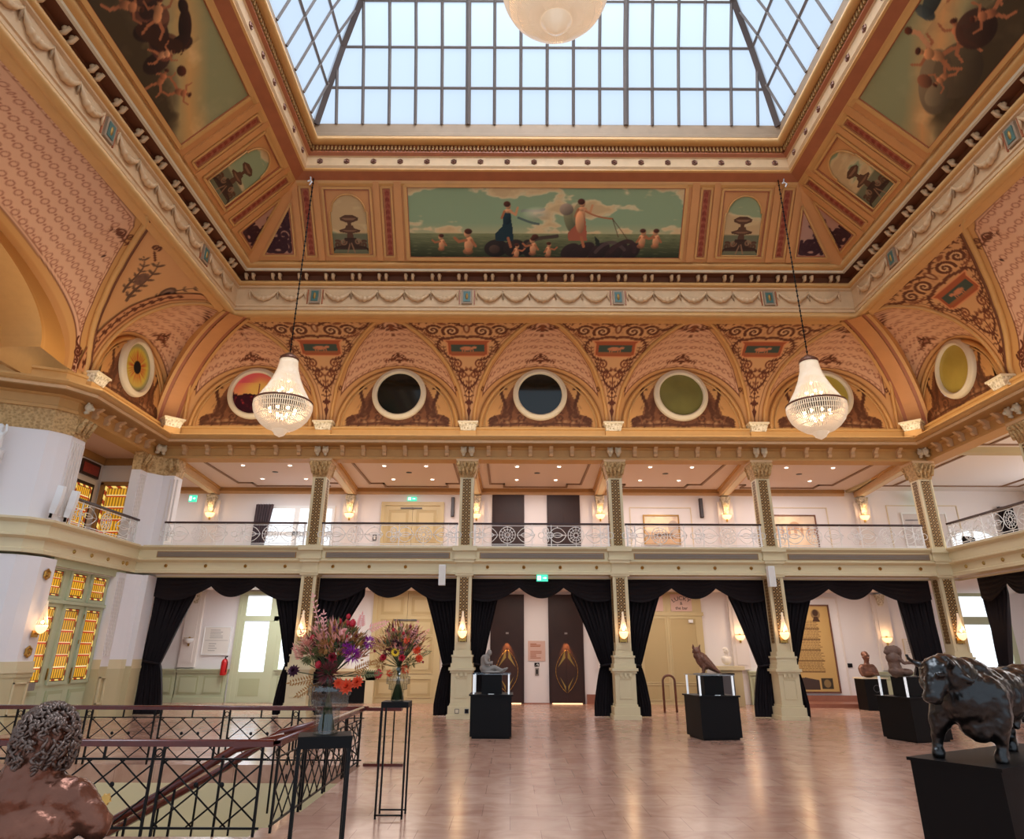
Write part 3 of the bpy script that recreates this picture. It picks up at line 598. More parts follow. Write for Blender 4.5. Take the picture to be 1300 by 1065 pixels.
# sloping coffered cove
cov = struct('trim_2'); K0, K1 = (3.34, 11.94), (4.80, 13.52)
def CV(sd, u, k, h=0):
    """point on the cove plane: u along the wall, k up the slope 0..1, h metres off the surface"""
    t = K0[0]+(K1[0]-K0[0])*k+.734*h; z = K0[1]+(K1[1]-K0[1])*k-.679*h
    return W(sd, u, t, z)
mb = MB(); sweep(mb.mt('orange2'), [K0, K1], RECT); mb.build('cove_boarding', None, cov)
def d2u(sd, d, far=0):
    """distance from the lower corner -> u ; far=1 for the right-hand corner of the back wall"""
    if sd == 'B': return XR-3.34-d if far else XL+3.34+d
    return YB-3.34-d
def frame_bar(mb, sd, p, q, w, h):
    """a board between two (u,k) points lying on the cove"""
    (u0,k0),(u1,k1) = p, q; L = 2.151; du, dk = u1-u0, (k1-k0)*L; n = math.hypot(du, dk); nx, nk = -dk/n*w/2, du/n*w/2/L
    c = [(u0+nx,k0+nk),(u0-nx,k0-nk),(u1-nx,k1-nk),(u1+nx,k1+nk)]
    mb.add([CV(sd,u,k,0) for u,k in c]+[CV(sd,u,k,h) for u,k in c], [(4,5,6,7),(0,1,5,4),(1,2,6,5),(2,3,7,6),(3,0,4,7)])
def framed(sd, pts, w=.07, h=.05, col='orange', parent=cov, inner='red_wood'):
    mb = MB().mt(col); n = len(pts)
    for i in range(n): frame_bar(mb, sd, pts[i], pts[(i+1)%n], w, h)
    if inner:
        mb.mt(inner); c = (sum(p[0] for p in pts)/n, sum(p[1] for p in pts)/n)
        q = [(p[0]+(c[0]-p[0])*0+(.05 if c[0]>p[0] else -.05), p[1]+(.022 if c[1]>p[1] else -.022)) for p in pts]
        for i in range(n): frame_bar(mb, sd, q[i], q[(i+1)%n], .025, .035)
    return mb.build('panel_frame', None, parent)
def rect(u0, u1, k0=.06, k1=.93): return [(u0,k0),(u0,k1),(u1,k1),(u1,k0)]
def canvas(sd, u0, u1, k0, k1, nu, nk, fn, parent, h=.012, name='canvas', clip=None):
    s = np.linspace(0,1,nu)[None,:]; v = np.linspace(0,1,nk)[:,None]; Wd = abs(u1-u0); Hd = (k1-k0)*2.151
    P = s*Wd+0*v; Q = v*Hd+0*s; c = fn(P, Q, Wd, Hd); k = k0+(k1-k0)*v+0*s; U = u0+(u1-u0)*s+0*v
    t = K0[0]+(K1[0]-K0[0])*k+.734*h; z = K0[1]+(K1[1]-K0[1])*k-.679*h; mk = None
    if clip is not None: c2 = clip(P,Q,Wd,Hd); mk = c2[:-1,:-1] & c2[1:,1:]
    return grid_mesh(name, WP(sd, U, t, z), c, parent=parent, mask=mk, smooth=False)
SK1, SK2, SKC = '8c9c74', '96a078', 'dcb884'
FL, FL2, HR = 'c98a5c', 'a8643e', '4a2416'
def sky(pt, W_, H_, hz, seed, warm=0):
    n = Paint(pt.P*.55, pt.Q*1.5, SKC).noise(1.6, seed, 5); n2 = Paint(pt.P*.7, pt.Q*1.4, SKC).noise(4.2, seed+5, 4); pt.c[:] = pt.rgb(SK1); q = (pt.Q-hz)/(H_-hz); pt.sh = .3
    cl = .62-.85*q+3.4*n+.9*n2; pt.mix(np.clip(cl*1.6,0,1)*.9, SKC); pt.mix(np.clip(cl*2-1.3,0,1)*.45, 'b08c60'); pt.mix(np.clip(1-np.abs(cl-.35)/.2,0,1)*.5, 'ecd0a0'); pt.mix(np.clip(.45-q*2,0,1)*.8, 'e0b27c')
    if warm: pt.mix(warm+0*q, 'b08048')
def sea(pt, hz, H_, dark='2e3220'):
    m = np.clip((hz-pt.Q)/.02,0,1); k = np.clip((hz-pt.Q)/hz,0,1)
    base = np.array([.50,.50,.33])*(1-k[...,None])+np.array([.16,.18,.10])*k[...,None]; pt.c = pt.c*(1-m[...,None])+base*m[...,None]
    r = np.sin(pt.Q*55+3*np.sin(pt.P*3+pt.Q*9))*np.sin(pt.P*7+pt.Q*30); pt.mix(m*np.clip(r-.55,0,1)*.6, 'a8a070'); pt.mix(m*np.clip(-r-.5,0,1)*.5, dark)
def child(pt, x, y, s, f=1, wings=False):
    pt.ell(x, y, .09*s, .15*s, FL, 1, .15*f); pt.ell(x+.03*f*s, y+.2*s, .065*s, .075*s, FL, 1); pt.ell(x+.01*f*s, y+.24*s, .075*s, .05*s, HR, 1)
    pt.stroke([(x+.05*f*s,y+.08*s),(x+.2*f*s,y+.05*s),(x+.28*f*s,y+.12*s)], .025*s, FL2); pt.stroke([(x-.05*f*s,y+.08*s),(x-.13*f*s,y-.03*s)], .025*s, FL2); pt.ell(x-.02*s, y-.13*s, .1*s, .06*s, FL2, .7)
    if wings: pt.ell(x-.17*f*s, y+.13*s, .1*s, .05*s, '6a4a38', .9, -.7*f)
def woman(pt, x, y, s, f=1, dress='1f3438', cloth=True):
    pt.poly([(x-.28*f*s,y-.28*s),(x+.2*f*s,y-.28*s),(x+.17*f*s,y+.05*s),(x+.1*f*s,y+.42*s),(x-.06*f*s,y+.42*s),(x-.1*f*s,y+.1*s),(x-.3*f*s,y-.1*s)], dress)
    pt.ell(x+.02*f*s, y+.32*s, .11*s, .18*s, dress if cloth else FL); pt.ell(x+.05*f*s, y+.47*s, .11*s, .05*s, FL); pt.ell(x+.05*f*s, y+.6*s, .07*s, .085*s, FL); pt.ell(x+.02*f*s, y+.64*s, .09*s, .07*s, HR)
    pt.stroke([(x+.1*f*s,y+.46*s),(x+.25*f*s,y+.38*s),(x+.3*f*s,y+.55*s)], .03*s, FL); pt.stroke([(x-.05*f*s,y+.46*s),(x-.12*f*s,y+.3*s)], .03*s, FL2)
    pt.stroke([(x+.05*f*s,y-.2*s),(x+.12*f*s,y-.42*s)], .035*s, FL2)
def mural_main(P, Q, W_, H_):
    pt = Paint(P, Q, SK1); hz = .36*H_; sky(pt, W_, H_, hz, 11); sea(pt, hz, H_); y = .28
    child(pt, .95, y+.1, 1.0, -1); child(pt, 1.75, .38, 1.5, -1)
    for x, r in ((2.55,.35),(3.1,.34),(3.5,.2)): pt.ell(x, .28, r, .24, '241c18', .95, .1)
    pt.stroke(bez((3.4,.3),(3.7,.65),(4.0,.55),(4.35,.62)), .05, '4a3a2c'); pt.ell(2.5,.25,.16,.12,'5a4030',.6)
    woman(pt, 2.85, .78, 1.1, 1, '1c3034'); pt.stroke(bez((3.3,1.3),(3.5,1.35),(3.7,1.25),(3.95,1.35)), .035, '8a8878',.8); pt.ell(3.75,1.22,.3,.14,'c8b898',.6,0,.15); pt.stroke(bez((3.2,1.12),(3.4,1.05),(3.55,.98),(3.8,.95)), .03, '4a5450', .8)
    child(pt, 3.15, .16, .9, 1); child(pt, 3.65, .28, 1.1, -1); pt.ell(3.7,.6,.1,.07,HR); child(pt, 4.1, .2, .9, 1)
    pt.ell(4.75,1.05,.2,.42,'6a6444',.9,.35); pt.ell(4.6,1.35,.2,.16,'8a7460',.9); pt.ell(4.95,1.25,.16,.3,'7c7250',.9,-.2); 
    for x, r in ((4.75,.3),(5.1,.4),(5.6,.35),(6.1,.38),(6.55,.3)): pt.ell(x, .2, r, .2, '2a1c1a', .95, .1*x)
    pt.stroke(bez((5.5,.18),(5.8,.55),(6.1,.5),(6.35,.25)), .05, '54403a', .8); pt.stroke(bez((5.95,.2),(6.3,.6),(6.7,.55),(6.65,.2)), .06, '3c2622', .9)
    woman(pt, 5.0, .82, 1.15, 1, 'a4583c', False); pt.ell(5.0,1.0,.13,.3,FL,1,.1); pt.stroke(bez((5.15,1.3),(5.45,1.15),(5.7,1.12),(5.95,1.1)), .022, FL2); pt.stroke([(5.95,1.1),(6.25,.75),(6.45,.5)], .01, HR, .8); pt.stroke([(5.95,1.1),(6.15,.6)], .01, HR, .8); pt.poly([(5.5,.35),(5.45,.62),(5.6,.5),(5.62,.35)], '22261c')
    for x, s, f in ((7.2,1.15,1),(7.62,1.15,-1)): child(pt, x-.35, .5, s, f)
    return pt.c
def mural_main2(P, Q, W_, H_):
    k = 7.58/8.0; return mural_main(P/k, Q*1.0, W_/k, H_)
def mural_side(f, seed):
    """long panel: a dark struggling group along the lower edge under warm cloud; P runs away from the far corner"""
    def fn(P, Q, W_, H_):
        pt = Paint(P, Q, '8f8a5e'); n = pt.noise(1.1, seed, 5); n2 = pt.noise(4, seed+3, 4); D = '2c1a14'; pt.sh = .35; rr = random.Random(seed)
        pt.c[:] = pt.rgb('918c60'); pt.mix(np.clip(n2*.6,0,1), 'a89a6c'); band = np.clip(1-np.abs(Q-.35-.42*P-.25*n)/.55,0,1); pt.mix(band*.95, 'd09a58' if seed != 9 else 'd8985a'); pt.mix(np.clip(n2-.2,0,1)*band, 'e6bc80')
        low = np.clip((.12+.36*P-.35*(P>3.2)*(P-3.2)+.3*n-Q)/.22,0,1)*(P > .2); pt.mix(low*.85, '6b5638'); pt.mix(np.clip((.34+.22*np.clip(P-.6,0,3)+.25*n2-Q)/.18,0,1)*np.clip((P-.3)/.4,0,1)*.85, '3e2f1c')
        pt.mix(np.clip(n2-.1,0,1)*low*.5, '8a744c')
        def fig(x, y, s, a):
            ca, sa = math.cos(a), math.sin(a); q = lambda u, v: (x+s*(u*ca-v*sa), y+s*(u*sa+v*ca)); sk = rr.choice([FL,'b87448','a8643e','c08050'])
            for (u0,v0),(u1,v1),w_ in (((-.1,-.3),(-.3,-.62),.07),((.1,-.3),(.32,-.5),.07),((-.3,-.62),(-.22,-.95),.05),((.32,-.5),(.5,-.8),.05),((-.15,.22),(-.42,.3),.05),((-.42,.3),(-.5,.6),.04),((.15,.22),(.4,.12),.05),((.4,.12),(.6,.35),.04)): pt.stroke([q(u0,v0),q(u1,v1)], w_*s, 'a8643e')
            pt.ell(*q(0,-.1), .17*s, .27*s, sk, 1, a); pt.ell(*q(0,.14), .19*s, .17*s, sk, 1, a); pt.ell(*q(0,.42), .1*s, .12*s, sk, 1, a); pt.ell(*q(.0,.5), .13*s, .09*s, HR, 1, a)
        if seed != 9:
            fig(1.05,.62,.42,.9); fig(1.55,.42,.4,-.5); pt.ell(1.45,.85,.12,.1,HR)
            for i in range(30): pt.ell(1.9+.14*i+.1*math.sin(i*2.1), .5+.35*abs(math.sin(i*1.3))+.02*i, .2, .3, [D,'5c3826','6a3a28',D,'4a2a1c'][i%5], .9, i*.7)
            pt.ell(2.2,1.35,.34,.14,D,1,.5); pt.ell(1.95,1.15,.16,.22,D,1,.4); pt.ell(2.55,1.5,.15,.1,D,1,.2); pt.stroke(bez((1.95,1.0),(2.1,.8),(2.4,.7),(2.6,.6)), .14, '3a2014'); pt.stroke([(1.9,1.3),(1.75,1.0)], .012, HR)
            fig(1.95,.72,.38,.3); fig(2.7,1.0,.5,-.9); fig(3.1,.6,.5,.8); fig(3.3,1.4,.45,1.9); fig(3.9,.9,.5,-.4); fig(4.6,1.1,.5,.9); fig(5.4,.8,.5,-.7)
        else:
            pt.ell(1.3,.75,.7,.35,'6e5a40',.9,.5); pt.ell(1.75,.55,.6,.45,'54432e',.85,.2); pt.ell(1.1,.6,.3,.2,'7a6648',.8)
            fig(1.75,1.12,.62,.35); pt.stroke([(1.85,1.3),(1.95,1.6),(1.9,1.75)], .05, FL); pt.ell(1.88,1.8,.08,.08,'5a2c1a'); fig(2.35,.95,.55,-.6); pt.ell(2.6,.75,.4,.35,'3a2218',.9); fig(2.9,.75,.5,.9); pt.ell(1.2,.95,.14,.16,'7a4a30'); fig(1.45,.7,.4,1.4)
            pt.ell(2.7,1.75,.45,.16,'2e3430',.95,.2); pt.ell(2.35,1.72,.12,.22,'3e4440',.9); fig(3.1,1.6,.5,1.2); pt.ell(3.5,1.6,.5,.3,'241a16',.9); fig(3.6,.9,.5,-.8); pt.ell(4.2,1.2,.6,.5,D,.85); fig(4.4,1.2,.5,.4)
        pt.mix(.3*np.clip(n2,0,1)*(Q < 1.5)*(P > 1.8), D); return pt.c
    return fn
def mural_vase(seed):
    def fn(P, Q, W_, H_):
        pt = Paint(P, Q, SK1); sky(pt, W_, H_, .5, seed, .12); x = W_/2; D = '5a3a26'; pt.mix(np.clip((.6-Q)/.05,0,1), '6e6a4c'); D2 = '3c261a'; L = '9a7050'
        pt.poly([(x-.10,1.08),(x+.10,1.08),(x+.26,1.0),(x+.24,.93),(x+.05,.86),(x+.05,.78),(x-.05,.78),(x-.05,.86),(x-.24,.93),(x-.26,1.0)], D); pt.poly([(x-.2,.99),(x+.2,.99),(x+.1,.93),(x-.1,.93)], L, .7)
        pt.poly([(x-.09,.8),(x+.09,.8),(x+.12,.72),(x+.3,.66),(x+.27,.61),(x+.08,.58),(x+.1,.4),(x-.1,.4),(x-.08,.58),(x-.27,.61),(x-.3,.66),(x-.12,.72)], D); pt.poly([(x-.2,.66),(x+.2,.66),(x+.1,.62),(x-.1,.62)], L, .6)
        pt.poly([(x-.42,.12),(x+.42,.12),(x+.34,.2),(x+.22,.3),(x+.16,.45),(x-.16,.45),(x-.22,.3),(x-.34,.2)], D2, .9)
        for sg in (-1,1): pt.stroke(spiral(x+sg*.36,.26,.12,1.4,1 if sg>0 else 2,sg), .03, D); pt.stroke(spiral(x+sg*.2,.34,.09,1.2,0,sg), .022, L, .7); pt.stroke(bez((x,.3),(x+sg*.15,.1),(x+sg*.35,.3),(x+sg*.5,.1)), .03, D2); pt.stroke([(x+sg*.02,.3),(x+sg*.1,.05)], .02, L, .8)
        return pt.c
    return fn
def paint_red(P, Q, W_, H_):
    pt = Paint(P, Q, '8a3a26'); n = pt.noise(22, 4, 3); pt.mix(.5*np.clip(n,0,1), 'b8654a'); pt.mix(.4*np.clip(-n-.2,0,1), '5e2018')
    A = Paint(np.abs(P-W_/2), Q, '000000'); A.c = pt.c
    for k in range(12): A.ell(.045, .09+.165*k, .03, .05, 'c07858', .5, .8)
    return A.c
def paint_tri(P, Q, W_, H_):
    pt = Paint(P, Q, 'b8876e'); D = '3a1c20'
    for cx, cy, r in ((.45,.3,.26),(.3,.35,.2),(.62,.55,.22),(.72,.85,.16),(.6,.25,.2),(.78,1.15,.12),(.2,.2,.15)): pt.stroke(spiral(cx,cy,r,1.5,cx*9,1), .05, D, .92)
    for k in range(16): a = k*2.4; pt.ell(.55+.3*math.cos(a)*(.3+.05*k%1), .15+.075*k, .11, .045, D, .85, a)
    return pt.c
mural_labels = {}
def niche_mask(P, Q, W_, H_):
    r = W_*.40; cy = H_-.12-r; x = np.abs(P-W_/2); return ((x < W_/2-.07) & (Q < cy)) | (np.hypot(x, Q-cy) < r)
def cove_bay(sd, far=0):
    s = -1 if (far or sd != 'B') else 1; f = lambda d: d2u(sd, d, far)
    framed(sd, rect(f(1.58), f(1.86), .05, .93), .05, .04); framed(sd, rect(f(3.80), f(4.07), .05, .93), .05, .04)
    for d in (1.66, 3.88): canvas(sd, min(f(d),f(d+.13)), max(f(d),f(d+.13)), .08, .90, 8, 80, paint_red, cov, name='red_strip')
    for d0, d1 in ((1.36,1.52),(1.93,2.10),(3.58,3.74),(4.14,4.34)):
        mb = MB().mt('orange2'); frame_bar(mb, sd, ((f(d0)+f(d1))/2,.0), ((f(d0)+f(d1))/2,1.0), d1-d0, .045); mb.build('rib_board', None, cov)
    framed(sd, rect(f(2.2), f(3.5), .06, .92), .06, .05)
    where = {'B0': 'at the end of the far wall beside the window-side chandelier', 'B1': 'x', 'L': 'y', 'R': 'z'}
    # triangular corner panel
    tri = [(f(.36),.06), (f(1.26),.06), (f(1.28),.72)]; framed(sd, tri, .045, .04)
    def tclip(P, Q, W_, H_):
        x = P if s > 0 else W_-P; return (Q < (x-.02)/W_*H_)
    u0, u1 = sorted((f(.38), f(1.26)))
    canvas(sd, u0, u1, .07, .70, 46, 70, paint_tri, cov, name='corner_panel', clip=tclip)
    mb = MB().mt('orange2')
    return f
def hip_board(sx):
    X0 = XL if sx > 0 else XR; mb = MB().mt('orange2')
    for o0, o1, h in ((-.13,.13,.09),):
        a = [(X0+sx*(t+o), YB-t+o, z-h) for t, z in (K0, K1) for o in (o0, o1)]; b = [(p[0],p[1],p[2]+.15) for p in a]
        mb.add(a+b, [(0,1,3,2),(0,2,6,4),(1,3,7,5)])
    mb.build('hip_board', None, cov)
hip_board(1); hip_board(-1)
V = [('B',0,'tall arched ceiling picture of an urn, far wall, between left-hand corner and sea scene'),('B',1,'tall arched ceiling picture of an urn, far wall, between sea scene and right-hand corner'),('L',0,'arched ceiling picture of an urn, first panel of the left cove from the corner'),('R',0,'arched ceiling picture of an urn, first panel of the right cove from the corner')]
for i, (sd, far, lab) in enumerate(V):
    f = cove_bay(sd, far); u0, u1 = sorted((f(2.25), f(3.45)))
    t = thing('ceiling_painting', lab, 'painting', group=None)
    s0 = canvas(sd, u0+.02, u1-.02, .085, .9, 90, 150, mural_vase(20+i), t, h=.008, clip=niche_mask)
    mb = MB().mt('orange'); Wd = u1-u0-.04; Hd = (.9-.085)*2.151; r = Wd*.40; cy = Hd-.12-r
    o = [(.07,0),(.07,cy)]+[(Wd/2-r*math.cos(a), cy+r*math.sin(a)) for a in np.linspace(0,PI,16)]+[(Wd-.07,cy),(Wd-.07,0)]
    pts = [CV(sd, u0+.02+x, .085+y/2.151, .03) for x, y in o]; mb.tube(pts+[pts[0]], .022, 6); mb.build('frame', None, t)
t = thing('ceiling_painting', 'long ceiling picture over the far wall, sea scene with women and bathing children', 'painting')
canvas('B', -2.88, 4.69, .04, .94, 420, 120, mural_main2, t, h=.01); framed('B', rect(-2.93, 4.74, .025, .955), .09, .06, parent=t).name = 'frame'
for sd, sg, lab in (('L', 5, 'big dark ceiling picture on the left cove, riders and children under cloud'), ('R', 9, 'big dark ceiling picture on the right cove, tumbling figures by a rock')):
    t = thing('ceiling_painting', lab, 'painting'); n = 300
    fn = mural_side(1, sg); canvas(sd, 12.02-0, 3.4, .04, .94, n, 110, fn, t, h=.01); framed(sd, rect(12.07, 3.3, .025, .955), .09, .06, parent=t).name = 'frame'
# upper rim of the cove and the kerb of the roof light
rim = struct('trim_3'); mb = MB()
mb.mt('orange'); sweep(mb, [(4.72,13.42),(4.80,13.46),(4.84,13.52)], RECT); mb.mt('red_wood'); sweep(mb, [(4.84,13.52),(5.12,13.60)], RECT)
mb.mt('orange'); sweep(mb, [(5.12,13.60),(5.17,13.62),(5.17,13.66)], RECT); mb.mt('pinkc'); sweep(mb, [(5.17,13.66),(5.21,13.72),(5.21,13.98),(5.25,14.0)], RECT)
mb.mt('red_wood'); sweep(mb, [(5.25,14.0),(5.32,14.06),(5.32,14.10),(5.28,14.10),(5.28,14.275),(5.37,14.275)], RECT)
mb.smooth = True; mb.mt('orange'); sweep(mb, [(5.36,14.27)]+arc((5.42,14.37),.11,-110,90,7), RECT); mb.smooth = False
mb.mt('grey_wood'); sweep(mb, [(5.42,14.48),(5.44,14.52),(5.38,14.58),(5.38,14.66),(5.34,14.70),(5.34,15.0),(5.2,15.0)], RECT); mb.build('kerb', None, rim)
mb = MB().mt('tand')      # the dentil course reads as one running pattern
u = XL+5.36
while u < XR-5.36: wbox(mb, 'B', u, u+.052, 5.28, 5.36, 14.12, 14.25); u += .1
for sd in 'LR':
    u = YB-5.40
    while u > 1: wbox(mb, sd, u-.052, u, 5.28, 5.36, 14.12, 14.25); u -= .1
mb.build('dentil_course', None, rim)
def rosette(sd, u, t, z, r, m, par, nm='rosette'):
    mb = MB().mt(m); c = W(sd,u,t,z); n = 12; a = []
    for rr, h in ((r,0),(r,.02),(r*.75,.035),(r*.45,.02),(r*.2,.045),(.001,.05)):
        a.append([W(sd, u+rr*math.cos(2*PI*k/n)*(1 if k%2 else .86), t+h, z+rr*math.sin(2*PI*k/n)*(1 if k%2 else .86)) for k in range(n)])
    b = len(mb.v); mb.v += [p for q in a for p in q]
    for i in range(len(a)-1):
        for k in range(n): mb.face(b+i*n+k, b+i*n+(k+1)%n, b+(i+1)*n+(k+1)%n, b+(i+1)*n+k)
    return mb.build(nm, None, par)
for k in range(18): rosette('B', .92+(k-8.5)*.715, 5.21, 13.85, .085, 'bronzeb', rim)
for sd in 'LR':
    for k in range(17): rosette(sd, 14.35-k*.76, 5.21, 13.85, .085, 'bronzeb', rim)
# roof light
sky_w = struct('window_8'); SP = [(5.36,14.99),(5.68,15.95),(6.05,17.02),(6.55,18.15),(7.3,19.2),(8.3,20.1),(9.7,20.8),(11.6,21.3)]
mb = MB(); sweep(mb, SP, RECT); mb.build('pane', 'frost', sky_w)
def bar(pts, w, d, m, nm='glazing_bar'):
    mb = MB(); mb.tube(pts, w, 4, smooth=False, flat=1.0); return mb.build(nm, m, sky_w)
for t, z in SP[1:]: bar([(XL+t,0,z-.02),(XL+t,YB-t,z-.02),(XR-t,YB-t,z-.02),(XR-t,0,z-.02)], .055, .1, 'steel', 'purlin')
def upto(k, X):
    pts = []
    for (t, z), (t2, z2) in zip(SP[:-1], SP[1:]):
        if t < X: pts.append((t, z))
        if t < X <= t2: f = (X-t)/(t2-t); pts.append((X, z+f*(z2-z)))
    return pts
for k in range(-9, 10):
    x = .92+.715*k; lim = 11.64-abs(x-.92); p = upto(k, lim)
    if len(p) > 1: bar([(x, YB-t-.0, z-.02) for t, z in p], .075 if k in (-3,3) else .045, .1, 'steel')
for sg, X0 in ((1, XL), (-1, XR)):
    for k in range(20):
        y = 14.64-.42-.715*k; p = upto(k, min(11.6, YB-y))
        if len(p) > 1: bar([(X0+sg*t, y, z-.02) for t, z in p], .045, .1, 'steel')
    bar([(X0+sg*t, YB-t, z-.03) for t, z in SP], .11, .1, 'steeld', 'hip_bar')
# ------------------------------------------------------------------ the two cornices that belt the hall
ent = struct('trim_4'); mb = MB(); mb.mt('tan')
sweep(mb, [(-.45,7.36),(-.45,7.05),(.04,7.05),(.04,7.13),(.0,7.15),(.0,7.36),(.05,7.38),(.09,7.41)], PATH)
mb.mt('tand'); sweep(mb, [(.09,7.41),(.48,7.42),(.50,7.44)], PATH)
mb.mt('pinkc'); sweep(mb, [(.50,7.44),(.52,7.50),(.50,7.52)], PATH)
mb.mt('tan'); sweep(mb, [(.50,7.52),(.56,7.55),(.61,7.60),(.61,7.65),(.2,7.72),(.13,7.75),(.13,7.95),(.17,7.97),(.17,8.03),(-.1,8.06)], PATH); mb.build('cornice', None, ent)
def bracket(sd, u, wd=.11):
    mb = MB().mt('pinkc'); pr = [(0,7.14),(.09,7.16),(.14,7.22),(.11,7.28),(.13,7.33),(.22,7.38),(.26,7.42),(0,7.42)]
    n = len(pr); mb.add([W(sd,u-wd/2,t,z) for t,z in pr]+[W(sd,u+wd/2,t,z) for t,z in pr], [tuple(range(n)), tuple(range(2*n-1,n-1,-1))]+[(i,(i+1)%n,n+(i+1)%n,n+i) for i in range(n)])
    mb.build('bracket', None, ent)
ed = [XL+.15]+PIERS+[XR-.15]
for i in range(5):
    a, b = ed[i], ed[i+1]; a2 = a+(.14 if i else .1); n = 7
    for k in range(1, n): bracket('B', a+(b-a)*k/n)
def lion_boss(sd, u):
    mb = MB().mt('bone'); c = W(sd,u,.14,7.3); mb.ball(c,.10,10,8,(1,1,1.1)); mb.ball(W(sd,u,.24,7.26),.05,8,6); mb.ball(W(sd,u-.06,.15,7.39),.035,6,5); mb.ball(W(sd,u+.06,.15,7.39),.035,6,5); mb.tube([W(sd,u,.05,7.16),W(sd,u,.14,7.2)],[.04,.06],6); return mb.build('lion_mask', None, ent)
for p in PIERS: lion_boss('B', p-.12); lion_boss('B', p+.12)
lion_boss('B', XL+.22); lion_boss('B', XR-.22); lion_boss('L', 19.75); lion_boss('R', 19.75); lion_boss('L', 16.1); lion_boss('R', 16.1); lion_boss('R', 15.8)
for sd in 'LR':
    for k in range(1, 7): bracket(sd, 19.75-k*.535)
for k in range(20): bracket('R', 15.4-k*.6)
bal = struct('trim_5'); mb = MB().mt('cream')
PB = [(-.45,3.62),(-.45,3.70),(.03,3.70),(.03,3.78),(.0,3.80),(.0,3.99),(.05,4.02),(.11,4.05),(.11,4.08),(.04,4.11),(.04,4.34),(.10,4.38),(.14,4.41),(.14,4.46),(-.5,4.46)]
sweep(mb, PB, PATH); mb.build('gallery_cornice', None, bal)
for i in range(5):
    a, b = ed[i], ed[i+1]; mb = MB().mt('tand'); wbox(mb, 'B', a+.42, b-.42, .03, .055, 4.13, 4.30)
    mb.mt('louvre')
    for k in range(4): wbox(mb, 'B', a+.45, b-.45, .05, .075, 4.15+.035*k, 4.17+.035*k)
    mb.build('ventilation_louvre', None, bal)
    for k in range(4): rosette('B', a+(b-a)*(k+.5+.06*(1.5-k))/4, .0, 3.90, .05, 'brass', bal)
for sd in 'LR':
    for k in range(4): rosette(sd, 19.3-k*.75, .0, 3.90, .05, 'brass', bal)
for k in range(4): rosette('R', 15.6-k*.75, .0, 3.90, .05, 'brass', bal)
